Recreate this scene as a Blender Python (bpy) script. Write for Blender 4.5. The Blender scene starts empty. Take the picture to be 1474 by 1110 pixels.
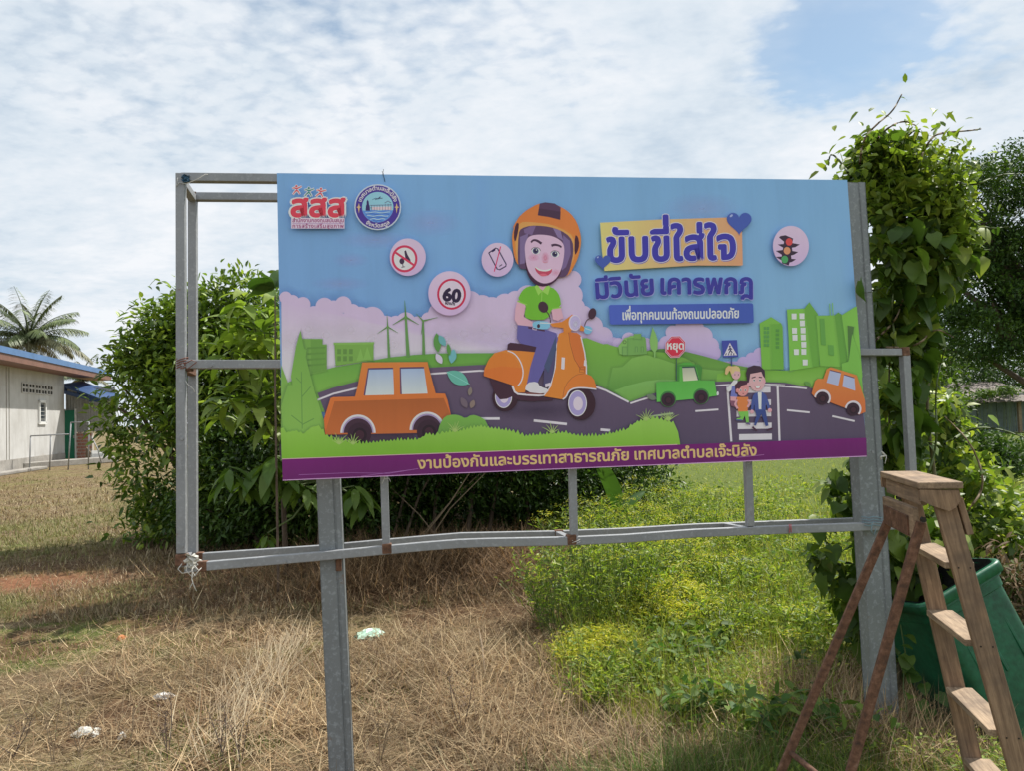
import bpy, math, random
import numpy as np
from mathutils import Vector, Matrix
from mathutils.geometry import tessellate_polygon

random.seed(11)
rng = np.random.default_rng(11)
sc = bpy.context.scene
COL = sc.collection
R = math.radians

# ------------------------------------------------------------------ camera
FPX, CX, CY = 1110.0, 737.0, 555.0            # focal length and centre in photo pixels
CAMH = 1.6
Ucam = Vector((-0.030, 1.0, -0.0387)).normalized()   # world up seen from the camera
Fc = Vector((0, 0, -1))
Yc = (Fc - Ucam * Fc.dot(Ucam)).normalized()
Xc = Yc.cross(Ucam).normalized()
ROT = Matrix((Xc, Yc, Ucam))                   # camera -> world
cam = bpy.data.objects.new('camera', bpy.data.cameras.new('camera'))
COL.objects.link(cam)
cam.matrix_world = Matrix.Translation((0, 0, CAMH)) @ ROT.to_4x4()
cam.data.sensor_width = 36.0
cam.data.lens = 36.0 * FPX / 1474.0
cam.data.clip_start = 0.05
cam.data.clip_end = 3000
sc.camera = cam

# ------------------------------------------------------------------ daylight
SUN_EL, SUN_AZ = R(57), R(48)                  # azimuth from +Y towards +X
SUN = Vector((math.sin(SUN_AZ) * math.cos(SUN_EL), math.cos(SUN_AZ) * math.cos(SUN_EL), math.sin(SUN_EL)))
sl = bpy.data.lights.new('sun', 'SUN')
sl.energy = 4.5
sl.angle = R(0.6)
sl.color = (1.0, 0.955, 0.88)
so = bpy.data.objects.new('sun', sl)
COL.objects.link(so)
so.rotation_euler = SUN.to_track_quat('Z', 'Y').to_euler()
so.location = SUN * 40

world = bpy.data.worlds.new('World')
sc.world = world
world.use_nodes = True
sc.view_settings.view_transform = 'Standard'
sc.view_settings.look = 'None'
sc.view_settings.exposure = 0.34
sc.view_settings.gamma = 1.0
sc.view_settings.use_curve_mapping = False
sc.cycles.max_bounces = 6
sc.cycles.transparent_max_bounces = 24
sc.cycles.use_denoising = True


class NT:
    def __init__(s, tree):
        s.t = tree

    def n(s, kind, **kw):
        o = s.t.nodes.new(kind)
        for k, v in kw.items():
            if k.startswith('i_'):
                key = k[2:]
                key = int(key) if key.isdigit() else key.replace('_', ' ')
                o.inputs[key].default_value = v
            else:
                setattr(o, k, v)
        return o

    def l(s, a, b):
        s.t.links.new(a, b)

    def math(s, op, a, b=None, c=None, clamp=False):
        m = s.n('ShaderNodeMath', operation=op)
        m.use_clamp = clamp
        for i, v in enumerate((a, b, c)):
            if v is None:
                continue
            if isinstance(v, (int, float)):
                m.inputs[i].default_value = v
            else:
                s.l(v, m.inputs[i])
        return m.outputs[0]

    def ramp(s, fac, stops, interp='LINEAR'):
        r = s.n('ShaderNodeValToRGB')
        r.color_ramp.interpolation = interp
        while len(r.color_ramp.elements) > 1:
            r.color_ramp.elements.remove(r.color_ramp.elements[-1])
        for i, (p, c) in enumerate(stops):
            e = r.color_ramp.elements[0] if i == 0 else r.color_ramp.elements.new(p)
            e.position = p
            if isinstance(c, (int, float)):
                c = (c, c, c)
            e.color = (*c[:3], 1)
        s.l(fac, r.inputs[0])
        return r.outputs[0]

    def mix(s, fac, a, b, blend='MIX'):
        m = s.n('ShaderNodeMix', data_type='RGBA', blend_type=blend)
        for idx, v in ((0, fac), (6, a), (7, b)):
            if isinstance(v, (int, float)):
                m.inputs[idx].default_value = v if idx == 0 else (v, v, v, 1)
            elif isinstance(v, (tuple, list)):
                m.inputs[idx].default_value = (*v[:3], 1)
            else:
                s.l(v, m.inputs[idx])
        return m.outputs[2]

    def noise(s, vec, scale, detail=4, rough=0.5, dist=0.0):
        o = s.n('ShaderNodeTexNoise')
        o.inputs['Scale'].default_value = scale
        o.inputs['Detail'].default_value = detail
        o.inputs['Roughness'].default_value = rough
        o.inputs['Distortion'].default_value = dist
        if vec is not None:
            s.l(vec, o.inputs['Vector'])
        return o.outputs[0]


def build_world():
    w = NT(world.node_tree)
    world.node_tree.nodes.clear()
    out = w.n('ShaderNodeOutputWorld')
    bg = w.n('ShaderNodeBackground')
    bg.inputs[1].default_value = 0.1
    sky = w.n('ShaderNodeTexSky', sky_type='NISHITA')
    sky.sun_disc = False
    sky.sun_elevation = SUN_EL
    sky.sun_rotation = SUN_AZ
    sky.altitude = 10
    sky.air_density = 1.0
    sky.dust_density = 0.6
    sky.ozone_density = 1.3
    tc = w.n('ShaderNodeTexCoord')
    sep = w.n('ShaderNodeSeparateXYZ')
    w.l(tc.outputs['Generated'], sep.inputs[0])
    zc = w.math('MAXIMUM', sep.outputs[2], 0.0)
    den = w.math('ADD', zc, 0.16)
    cx = w.math('DIVIDE', sep.outputs[0], den)
    cy = w.math('DIVIDE', sep.outputs[1], den)
    cmb = w.n('ShaderNodeCombineXYZ')
    w.l(cx, cmb.inputs[0]); w.l(cy, cmb.inputs[1])
    p = cmb.outputs[0]
    big = w.noise(p, 0.55, 5, 0.55, 0.4)           # cloud masses
    mid = w.noise(p, 1.7, 7, 0.62, 0.3)
    mp = w.n('ShaderNodeMapping')
    mp.inputs['Rotation'].default_value = (0, 0, 0.5)
    mp.inputs['Scale'].default_value = (1.15, 1.5, 1.0)
    w.l(p, mp.inputs[0])
    fine = w.noise(mp.outputs[0], 13.0, 5, 0.6, 0.2)   # mackerel ripples
    vor = w.n('ShaderNodeTexVoronoi', feature='SMOOTH_F1')
    vor.inputs['Scale'].default_value = 17.0
    vor.inputs['Smoothness'].default_value = 0.6
    wv = w.n('ShaderNodeVectorMath', operation='ADD')
    w.l(mp.outputs[0], wv.inputs[0])
    sc_n = w.n('ShaderNodeVectorMath', operation='SCALE')
    nz = w.n('ShaderNodeTexNoise'); nz.inputs['Scale'].default_value = 6.0
    w.l(p, nz.inputs['Vector'])
    w.l(nz.outputs[1], sc_n.inputs[0]); sc_n.inputs['Scale'].default_value = 0.16
    w.l(sc_n.outputs[0], wv.inputs[1]); w.l(wv.outputs[0], vor.inputs['Vector'])
    ripple = w.math('SUBTRACT', 0.62, vor.outputs['Distance'])
    # density: masses + billows + ripples, thinner in one stretch of sky
    d = w.math('MULTIPLY_ADD', big, 1.15, -0.16)
    d = w.math('MULTIPLY_ADD', mid, 0.75, d)
    d = w.math('MULTIPLY_ADD', fine, 0.45, d)
    d = w.math('MULTIPLY_ADD', ripple, 0.34, d)
    def hole(direction, width, amount, dd):
        dot = w.n('ShaderNodeVectorMath', operation='DOT_PRODUCT')
        w.l(tc.outputs['Generated'], dot.inputs[0])
        dot.inputs[1].default_value = direction
        a = w.math('SUBTRACT', 1.0, dot.outputs['Value'])
        g = w.math('DIVIDE', a, width)
        g = w.math('MULTIPLY', g, -1.0)
        g = w.math('EXPONENT', g)
        return w.math('MULTIPLY_ADD', g, -amount, dd)
    for (px, py, wd, am) in HOLES:
        dv = ROT @ Vector(((px - CX) / FPX, (CY - py) / FPX, -1)).normalized()
        d = hole(dv, wd, am, d)
    cover = w.ramp(d, [(0.0, 0.03), (0.48, 0.20), (0.66, 0.66), (0.84, 0.95), (1.0, 0.98)])
    lo = w.ramp(sep.outputs[2], [(0.0, 1.0), (0.08, 1.0), (0.36, 0.0)])
    cover = w.math('MAXIMUM', cover, w.math('MULTIPLY', lo, 0.90))
    shade = w.noise(p, 1.05, 6, 0.6, 0.5)
    shade = w.math('MULTIPLY_ADD', mid, 0.45, w.math('MULTIPLY', shade, 0.62))
    shade = w.math('MULTIPLY_ADD', fine, 0.16, w.math('SUBTRACT', shade, 0.03))
    ccol = w.ramp(shade, [(0.36, (3.7, 4.55, 5.45)), (0.46, (4.7, 5.5, 6.35)), (0.55, (5.9, 6.5, 7.1)), (0.68, (7.3, 7.5, 7.8))])
    blue = w.mix(1.0, sky.outputs[0], (1.12, 1.14, 1.02), 'MULTIPLY')
    col = w.mix(cover, blue, ccol)
    w.l(col, bg.inputs[0])
    w.l(bg.outputs[0], out.inputs[0])


HOLES = [(1170, 85, 0.0022, 0.75), (1240, 40, 0.0025, 0.55), (1330, 5, 0.004, 0.30), (470, 5, 0.010, 0.38), (700, 15, 0.005, 0.25), (850, 120, 0.003, 0.22), (170, 110, 0.008, 0.22), (1420, 120, 0.006, .15)]
build_world()
world.cycles.sampling_method = 'MANUAL'
world.cycles.sample_map_resolution = 512

# ------------------------------------------------------------------ geometry helpers
CAMP = Vector((0, 0, CAMH))


def ray(px, py):
    return (ROT @ Vector(((px - CX) / FPX, (CY - py) / FPX, -1.0))).normalized()


def at(px, py, Y):
    r = ray(px, py)
    return CAMP + r * (Y / r.y)


def hit(px, py, P0, n):
    r = ray(px, py)
    return CAMP + r * ((P0 - CAMP).dot(n) / r.dot(n))


# the billboard's own plane: right, up and normal (towards the viewer)
PU = (ROT @ Vector((-604, 14900, -1110))).normalized()
PR = (ROT @ Vector((7738, 199, -1110)))
PR = (PR - PU * PR.dot(PU)).normalized()
PN = PR.cross(PU).normalized()
if PN.y > 0:
    PN = -PN
PP0 = at(1248, 657, 3.72)


def pp(px, py, off=0.0):
    """point of the billboard's plane, off metres behind its face"""
    return hit(px, py, PP0 - PN * off, PN)


def fbm(x, y, s=1.0, seed=0, octv=4):
    """value noise 0..1 on arrays"""
    x = np.asarray(x, float) * s
    y = np.asarray(y, float) * s
    tot = 0; amp = 0.5; nrm = 0
    for k in range(octv):
        xi = np.floor(x).astype(np.int64); yi = np.floor(y).astype(np.int64)
        fx = x - xi; fy = y - yi
        fx = fx * fx * (3 - 2 * fx); fy = fy * fy * (3 - 2 * fy)
        def h(a, b):
            v = np.sin((a * 127.1 + b * 311.7 + seed * 74.7 + k * 19.3)) * 43758.5453
            return v - np.floor(v)
        v = (h(xi, yi) * (1 - fx) + h(xi + 1, yi) * fx) * (1 - fy) + (h(xi, yi + 1) * (1 - fx) + h(xi + 1, yi + 1) * fx) * fy
        tot = tot + v * amp; nrm += amp; amp *= 0.5
        x = x * 2.03 + 5.1; y = y * 2.03 + 1.7
    return tot / nrm


def sstep(a, b, v):
    t = np.clip((v - a) / (b - a), 0, 1)
    return t * t * (3 - 2 * t)


def gh(x, y):
    """height of the ground"""
    x = np.asarray(x, float); y = np.asarray(y, float)
    z = (fbm(x, y, 0.8, 3) - 0.5) * 0.10 + (fbm(x, y, 3.0, 5) - 0.5) * 0.035
    z = z + 0.22 * sstep(16, 30, y) * sstep(2, -8, x)
    z = z - 0.55 * np.exp(-(((x - 2.85) / 0.8) ** 2 + ((y - 4.0) / 0.6) ** 2))
    z = z + 0.12 * np.exp(-(((x + 0.55) / 1.5) ** 2 + ((y - 7.6) / 0.8) ** 2))
    z = z + 0.03 * np.exp(-(((x - 1.55) / 0.5) ** 2 + ((y - 3.9) / 0.4) ** 2))
    return z * sstep(90, 40, y)


def g1(x, y):
    return float(gh(x, y))


def ground_at(px, py):
    r = ray(px, py)
    t = -CAMH / r.z
    for _ in range(4):
        p = CAMP + r * t
        t = (g1(p.x, p.y) - CAMH) / r.z
    p = CAMP + r * t
    return Vector((p.x, p.y, g1(p.x, p.y)))


def tag(o, label=None, cat=None, group=None, kind=None):
    if label: o['label'] = label
    if cat: o['category'] = cat
    if group: o['group'] = group
    if kind: o['kind'] = kind
    return o


def empty(name, loc, label, cat, group=None):
    o = bpy.data.objects.new(name, None)
    COL.objects.link(o)
    o.location = loc
    o.empty_display_size = 0.2
    bpy.context.view_layer.update()
    return tag(o, label, cat, group)


def link(name, me, mat=None, parent=None, smooth=False):
    """me holds world coordinates; parented objects are shifted to their parent's frame"""
    if mat is not None and not me.materials:
        me.materials.append(mat)
    o = bpy.data.objects.new(name, me)
    COL.objects.link(o)
    if parent is not None:
        o.parent = parent
        o.location = -root_loc(parent)
    if smooth:
        me.polygons.foreach_set('use_smooth', np.ones(len(me.polygons), bool))
    return o


def root_loc(p):
    v = Vector((0, 0, 0))
    while p is not None:
        v = v + p.location
        p = p.parent
    return v


class MB:
    def __init__(s):
        s.v = []; s.f = []; s.c = []

    def add(s, vs, fs, col=None):
        b = len(s.v)
        s.v.extend([tuple(v) for v in vs])
        s.f.extend([tuple(b + i for i in f) for f in fs])
        if col is not None:
            s.c.extend([col] * len(fs))

    def hexa(s, c, X, Y, Z):
        """box from centre and three half-axis vectors"""
        c = Vector(c); X = Vector(X); Y = Vector(Y); Z = Vector(Z)
        vs = [c + X * a + Y * b + Z * d for d in (-1, 1) for b in (-1, 1) for a in (-1, 1)]
        s.add(vs, [(0, 2, 3, 1), (4, 5, 7, 6), (0, 1, 5, 4), (2, 6, 7, 3), (0, 4, 6, 2), (1, 3, 7, 5)])

    def bar(s, a, b, w, d, ref=(0, 0, 1)):
        """square section bar from a to b, w across, d along ref"""
        a = Vector(a); b = Vector(b)
        ax = b - a
        t = ax.normalized()
        ref = Vector(ref)
        r = ref - t * ref.dot(t)
        if r.length < 1e-4:
            r = t.orthogonal()
        r.normalize()
        q = t.cross(r)
        s.hexa((a + b) / 2, q * (w / 2), r * (d / 2), ax / 2)

    def tube(s, pts, rad, n=8, cap=True):
        pts = [Vector(p) for p in pts]
        if not hasattr(rad, '__len__'):
            rad = [rad] * len(pts)
        b = len(s.v)
        prev = None
        for i, p in enumerate(pts):
            t = (pts[min(i + 1, len(pts) - 1)] - pts[max(i - 1, 0)])
            t = t.normalized() if t.length > 1e-9 else Vector((0, 0, 1))
            if prev is None:
                u = t.orthogonal().normalized()
            else:
                u = prev - t * prev.dot(t)
                u = u.normalized() if u.length > 1e-6 else t.orthogonal().normalized()
            prev = u
            w = t.cross(u)
            for k in range(n):
                a = 2 * math.pi * k / n
                s.v.append(tuple(p + (u * math.cos(a) + w * math.sin(a)) * rad[i]))
        for i in range(len(pts) - 1):
            for k in range(n):
                k2 = (k + 1) % n
                s.f.append((b + i * n + k, b + i * n + k2, b + (i + 1) * n + k2, b + (i + 1) * n + k))
        if cap:
            s.f.append(tuple(b + k for k in range(n))[::-1])
            s.f.append(tuple(b + (len(pts) - 1) * n + k for k in range(n)))

    def extrude(s, prof, a, b, X, Y):
        """profile (list of 2D) swept from a to b, axes X, Y"""
        a = Vector(a); b = Vector(b); X = Vector(X); Y = Vector(Y)
        n = len(prof)
        vs = [a + X * p[0] + Y * p[1] for p in prof] + [b + X * p[0] + Y * p[1] for p in prof]
        fs = [(i, (i + 1) % n, n + (i + 1) % n, n + i) for i in range(n)]
        tri = tessellate_polygon([[Vector((p[0], p[1], 0)) for p in prof]])
        for t in tri:
            fs.append(tuple(t)); fs.append(tuple(n + i for i in t[::-1]))
        s.add(vs, fs)

    def mesh(s, name):
        me = bpy.data.meshes.new(name)
        me.from_pydata(s.v, [], s.f)
        me.update()
        return me

    def build(s, name, mat, parent=None, smooth=False, bevel=0, seg=2):
        me = s.mesh(name)
        o = link(name, me, mat, parent, smooth)
        if bevel:
            m = o.modifiers.new('bevel', 'BEVEL')
            m.width = bevel; m.segments = seg; m.limit_method = 'ANGLE'; m.angle_limit = R(40)
        return o


def np_mesh(name, V, F, C=None):
    """V (n,3); F (m,3 or 4); C per-face rgb"""
    V = np.ascontiguousarray(V, dtype=np.float32)
    F = np.ascontiguousarray(F, dtype=np.int32)
    me = bpy.data.meshes.new(name)
    m, k = F.shape
    me.vertices.add(len(V)); me.vertices.foreach_set('co', V.ravel())
    me.loops.add(m * k); me.loops.foreach_set('vertex_index', F.ravel())
    me.polygons.add(m)
    me.polygons.foreach_set('loop_start', np.arange(0, m * k, k, dtype=np.int32))
    me.polygons.foreach_set('loop_total', np.full(m, k, dtype=np.int32))
    me.update(calc_edges=True)
    if C is not None:
        a = me.attributes.new('Col', 'FLOAT_COLOR', 'CORNER')
        C4 = np.ones((m, k, 4), dtype=np.float32)
        C4[:, :, :3] = np.asarray(C, dtype=np.float32)[:, None, :]
        a.data.foreach_set('color', C4.ravel())
    return me


# ------------------------------------------------------------------ materials
def lin(c):
    return tuple(((v / 255) / 12.92 if v / 255 <= 0.04045 else ((v / 255 + 0.055) / 1.055) ** 2.4) for v in c)


def newmat(name):
    m = bpy.data.materials.new(name)
    m.use_nodes = True
    t = NT(m.node_tree)
    bsdf = m.node_tree.nodes['Principled BSDF']
    return m, t, bsdf


def obj_vec(t):
    return t.n('ShaderNodeTexCoord').outputs['Object']


def mat_leafy(name, rough=0.5, trans=0.35, tint=(1.25, 1.35, 0.55)):
    """colour comes from each leaf's own attribute"""
    m, t, b = newmat(name)
    at_ = t.n('ShaderNodeAttribute'); at_.attribute_name = 'Col'
    t.l(at_.outputs['Color'], b.inputs['Base Color'])
    b.inputs['Roughness'].default_value = rough
    b.inputs['Specular IOR Level'].default_value = 0.35
    tr = t.n('ShaderNodeBsdfTranslucent')
    c2 = t.mix(1.0, at_.outputs['Color'], tint, 'MULTIPLY')
    t.l(c2, tr.inputs[0])
    mx = t.n('ShaderNodeMixShader'); mx.inputs[0].default_value = trans
    t.l(b.outputs[0], mx.inputs[1]); t.l(tr.outputs[0], mx.inputs[2])
    t.l(mx.outputs[0], m.node_tree.nodes['Material Output'].inputs[0])
    return m


def mat_plain(name, col, rough=0.6, metal=0.0, var=0.15, scale=8, bump=0.0, bscale=60, spec=0.5):
    m, t, b = newmat(name)
    v = obj_vec(t)
    n1 = t.noise(v, scale, 5, 0.6)
    n2 = t.noise(v, scale * 7, 3, 0.6)
    f = t.math('MULTIPLY_ADD', n2, 0.4, t.math('MULTIPLY', n1, 0.6))
    lo = tuple(c * (1 - var * 1.8) for c in col); hi = tuple(min(1, c * (1 + var * 1.6)) for c in col)
    t.l(t.ramp(f, [(0.3, lo), (0.7, hi)]), b.inputs['Base Color'])
    b.inputs['Roughness'].default_value = rough
    b.inputs['Metallic'].default_value = metal
    b.inputs['Specular IOR Level'].default_value = spec
    if bump:
        bp = t.n('ShaderNodeBump'); bp.inputs['Strength'].default_value = bump
        bp.inputs['Distance'].default_value = 0.01
        t.l(t.noise(v, bscale, 4, 0.6), bp.inputs['Height'])
        t.l(bp.outputs[0], b.inputs['Normal'])
    return m


def mat_galv(name, base=(0.42, 0.44, 0.46), speck=0.6):
    """weathered galvanised steel: dull grey with pale blotches and runs"""
    m, t, b = newmat(name)
    v = obj_vec(t)
    vor = t.n('ShaderNodeTexVoronoi'); vor.inputs['Scale'].default_value = 45
    t.l(v, vor.inputs['Vector'])
    sp = t.noise(v, 55, 4, 0.65)
    spm = t.ramp(sp, [(0.52, 0.0), (0.66, 1.0)])
    big = t.noise(v, 5, 5, 0.6)
    dark = tuple(c * 0.62 for c in base); lite = tuple(min(1, c * 1.5) for c in base)
    c = t.mix(big, dark, base)
    c = t.mix(t.math('MULTIPLY', spm, speck), c, lite)
    ru = t.ramp(t.noise(v, 11, 6, 0.7), [(0.66, 0.0), (0.74, 0.8)])
    c = t.mix(ru, c, (0.20, 0.10, 0.05))
    t.l(c, b.inputs['Base Color'])
    b.inputs['Metallic'].default_value = 0.35
    t.l(t.ramp(sp, [(0.3, 0.45), (0.7, 0.75)]), b.inputs['Roughness'])
    bp = t.n('ShaderNodeBump'); bp.inputs['Strength'].default_value = 0.25; bp.inputs['Distance'].default_value = 0.004
    t.l(sp, bp.inputs['Height']); t.l(bp.outputs[0], b.inputs['Normal'])
    return m


def mat_rust(name):
    m, t, b = newmat(name)
    v = obj_vec(t)
    n = t.noise(v, 40, 8, 0.7)
    c = t.ramp(n, [(0.3, (0.05, 0.028, 0.02)), (0.48, (0.13, 0.062, 0.035)), (0.6, (0.20, 0.10, 0.06)), (0.72, (0.30, 0.20, 0.15))])
    t.l(c, b.inputs['Base Color'])
    b.inputs['Roughness'].default_value = 0.85
    bp = t.n('ShaderNodeBump'); bp.inputs['Strength'].default_value = 0.5; bp.inputs['Distance'].default_value = 0.003
    t.l(n, bp.inputs['Height']); t.l(bp.outputs[0], b.inputs['Normal'])
    return m


def mat_wood(name, axis, c0=(0.13, 0.085, 0.055), c1=(0.30, 0.21, 0.14)):
    """weathered timber, grain stretched along the given world axis"""
    m, t, b = newmat(name)
    v = obj_vec(t)
    ax = Vector(axis).normalized()
    # component along the axis is squeezed
    dot = t.n('ShaderNodeVectorMath', operation='DOT_PRODUCT'); t.l(v, dot.inputs[0]); dot.inputs[1].default_value = ax
    scl = t.n('ShaderNodeVectorMath', operation='SCALE'); scl.inputs[0].default_value = ax
    t.l(t.math('MULTIPLY', dot.outputs['Value'], -0.94), scl.inputs['Scale'])
    add = t.n('ShaderNodeVectorMath', operation='ADD'); t.l(v, add.inputs[0]); t.l(scl.outputs[0], add.inputs[1])
    g = t.noise(add.outputs[0], 85, 6, 0.65, 0.6)
    big = t.noise(v, 9, 5, 0.6)
    c = t.ramp(g, [(0.3, c0), (0.6, c1), (0.8, tuple(x * 1.25 for x in c1))])
    c = t.mix(t.ramp(big, [(0.35, 0.55), (0.6, 0.0)]), c, (0.09, 0.065, 0.05))
    t.l(c, b.inputs['Base Color'])
    b.inputs['Roughness'].default_value = 0.82
    bp = t.n('ShaderNodeBump'); bp.inputs['Strength'].default_value = 0.45; bp.inputs['Distance'].default_value = 0.003
    t.l(g, bp.inputs['Height']); t.l(bp.outputs[0], b.inputs['Normal'])
    return m


M = {}
M['galv'] = mat_galv('galvanised_tube', (0.36, 0.37, 0.385), 0.35)
M['post'] = mat_galv('galvanised_post', (0.27, 0.29, 0.30), 0.6)
M['rust'] = mat_rust('rusty_steel')
M['leaf'] = mat_leafy('leaf', 0.42, 0.30)
M['leaf_bright'] = mat_leafy('leaf_sunny', 0.45, 0.42)
M['leaf_far'] = mat_leafy('leaf_far', 0.6, 0.25)
M['grass'] = mat_leafy('grass_blade', 0.6, 0.4, (1.2, 1.25, 0.6))
M['straw'] = mat_leafy('dry_straw', 0.75, 0.25, (1.1, 1.0, 0.8))
M['bark'] = mat_plain('bark', (0.12, 0.085, 0.06), 0.9, 0, 0.3, 6, 0.6, 40)
M['stem'] = mat_plain('stem', (0.16, 0.14, 0.075), 0.8, 0, 0.2, 8)
M['green_stem'] = mat_plain('green_stem', (0.10, 0.14, 0.04), 0.6, 0, 0.2, 8)
M['dry_stem'] = mat_plain('dry_stem', (0.26, 0.19, 0.12), 0.85, 0, 0.25, 10)

# ------------------------------------------------------------------ printed artwork of the billboard
KP = 1.5; KPC = (1.62, 1.5, 1.85)            # print pigments: photo colour of the shaded print -> its own reflectance


class Art:
    """flat print drawn in photo pixels and laid onto the billboard's plane as thin layers"""
    layer = [0]

    def __init__(s):
        s.v = []; s.f = []; s.c = []

    def _z(s):
        Art.layer[0] += 1
        return -0.00003 * Art.layer[0]

    @staticmethod
    def col(c):
        if callable(c):
            return c
        l = tuple(min(0.9, x * k) for x, k in zip(lin(c[:3]), KPC)) + ((c[3] if len(c) > 3 else 1.0),)
        return lambda x, y: l

    def poly(s, pts, c, holes=None, z=None):
        z = s._z() if z is None else z
        f = Art.col(c)
        loops = [[Vector((p[0], p[1], 0)) for p in pts]] + [[Vector((p[0], p[1], 0)) for p in h] for h in (holes or [])]
        flat = [p for l in loops for p in l]
        tri = tessellate_polygon(loops)
        b = len(s.v)
        for p in flat:
            s.v.append(tuple(pp(p.x, p.y, z)))
            s.c.append(f(p.x, p.y))
        for t in tri:
            s.f.append(tuple(b + i for i in t))
        return s

    def strip(s, A, B, ca, cb, z=None):
        """quad strip between two polylines with its own colour on each"""
        z = s._z() if z is None else z
        b = len(s.v)
        fa, fb = Art.col(ca), Art.col(cb)
        for p, q in zip(A, B):
            s.v.append(tuple(pp(p[0], p[1], z))); s.c.append(fa(*p[:2]))
            s.v.append(tuple(pp(q[0], q[1], z))); s.c.append(fb(*q[:2]))
        for i in range(len(A) - 1):
            s.f.append((b + 2 * i, b + 2 * i + 1, b + 2 * i + 3, b + 2 * i + 2))
        return s

    def soft(s, pts, spread, alpha, c=(30, 40, 70), dx=0, dy=0):
        """soft printed paper-cut edge round an outline"""
        n = len(pts)
        area = sum(pts[i][0] * pts[(i + 1) % n][1] - pts[(i + 1) % n][0] * pts[i][1] for i in range(n))
        sg = 1 if area > 0 else -1
        out = []; inn = []
        for i in range(n):
            a = Vector(pts[i - 1]); b_ = Vector(pts[i]); d = Vector(pts[(i + 1) % n])
            t = (d - a)
            t = t.normalized() if t.length > 1e-6 else Vector((1, 0))
            nn = Vector((t.y, -t.x)) * sg
            out.append((b_.x + nn.x * spread + dx, b_.y + nn.y * spread + dy))
            inn.append((b_.x - nn.x * 1.0, b_.y - nn.y * 1.0))
        inn.append(inn[0]); out.append(out[0])
        s.strip(inn, out, (*c, alpha * .6), (*c, 0.0))
        return s

    def ell(s, cx, cy, rx, ry, c, rot=0, n=28, a0=0, a1=360, holes=None):
        return s.poly(ellp(cx, cy, rx, ry, rot, n, a0, a1), c, holes)

    def ring(s, cx, cy, rx, ry, w, c, rot=0, n=36):
        o = ellp(cx, cy, rx, ry, rot, n); i = ellp(cx, cy, rx - w, ry - w, rot, n)
        return s.strip(o + [o[0]], i + [i[0]], c, c)

    def glow(s, cx, cy, rx, ry, c, a, n=24):
        z = s._z(); b = len(s.v)
        f0 = Art.col((*c, a)); f1 = Art.col((*c, 0))
        s.v.append(tuple(pp(cx, cy, z))); s.c.append(f0(0, 0))
        for p in ellp(cx, cy, rx, ry, 0, n):
            s.v.append(tuple(pp(p[0], p[1], z))); s.c.append(f1(0, 0))
        for i in range(n):
            s.f.append((b, b + 1 + i, b + 1 + (i + 1) % n))
        return s

    def line(s, pts, w, c, taper=None):
        n = len(pts); A = []; B = []
        for i, p in enumerate(pts):
            t = Vector(pts[min(i + 1, n - 1)]) - Vector(pts[max(i - 1, 0)])
            t = t.normalized() if t.length > 1e-6 else Vector((1, 0))
            ww = w / 2 * (1 if taper is None else (taper[0] + (taper[1] - taper[0]) * i / (n - 1)))
            A.append((p[0] - t.y * ww, p[1] + t.x * ww)); B.append((p[0] + t.y * ww, p[1] - t.x * ww))
        return s.strip(A, B, c, c)

    def build(s, name, mat, parent, label=None):
        me = bpy.data.meshes.new(name)
        me.from_pydata(s.v, [], s.f)
        a = me.color_attributes.new('Col', 'FLOAT_COLOR', 'POINT')
        a.data.foreach_set('color', np.array(s.c, dtype=np.float32).ravel())
        o = link(name, me, mat, parent)
        if label: o['label'] = label
        return o


def ellp(cx, cy, rx, ry, rot=0, n=28, a0=0, a1=360):
    pts = []
    full = abs(a1 - a0) >= 359.9
    cr, sr = math.cos(R(rot)), math.sin(R(rot))
    for i in range(n if full else n + 1):
        a = R(a0 + (a1 - a0) * i / n)
        x, y = rx * math.cos(a), ry * math.sin(a)
        pts.append((cx + x * cr - y * sr, cy + x * sr + y * cr))
    return pts


def smooth_poly(pts, it=2, closed=True):
    for _ in range(it):
        q = []
        n = len(pts)
        for i in range(n if closed else n - 1):
            a = pts[i]; b = pts[(i + 1) % n]
            q.append((a[0] * .75 + b[0] * .25, a[1] * .75 + b[1] * .25))
            q.append((a[0] * .25 + b[0] * .75, a[1] * .25 + b[1] * .75))
        if not closed:
            q = [pts[0]] + q + [pts[-1]]
        pts = q
    return pts


def Z(ox, oy, s):
    return lambda *a: [(ox + a[i] / s, oy + a[i + 1] / s) for i in range(0, len(a), 2)]


# ---- Thai and latin lettering from the built-in font, one glyph at a time
_gl = {}
ABOVE = set('ัิีึื็่้๊๋์ํ'); BELOW = set('ุู'); TONE = set('่้๊๋์')


def _mesh_of(body, off):
    c = bpy.data.curves.new('t', 'FONT')
    c.body = body; c.resolution_u = 3; c.offset = off
    o = bpy.data.objects.new('t', c)
    COL.objects.link(o)
    bpy.context.view_layer.update()
    ev = o.evaluated_get(bpy.context.evaluated_depsgraph_get())
    m = ev.to_mesh()
    vs = [(v.co.x, v.co.y) for v in m.vertices]
    fs = [tuple(p.vertices) for p in m.polygons]
    ev.to_mesh_clear()
    bpy.data.objects.remove(o); bpy.data.curves.remove(c)
    return vs, fs


def glyph(ch, off):
    k = (ch, off)
    if k not in _gl:
        vs, fs = _mesh_of(ch, off)
        bar_l = min((v[0] for v in _mesh_of('|', 0)[0]))
        if ch in ABOVE or ch in BELOW:
            adv = 0
        else:
            v2, _ = _mesh_of(ch + '|', 0)
            adv = max(v[0] for v in v2) - max(v[0] for v in _mesh_of('|', 0)[0])
        _gl[k] = (vs, fs, adv)
    return _gl[k]


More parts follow.
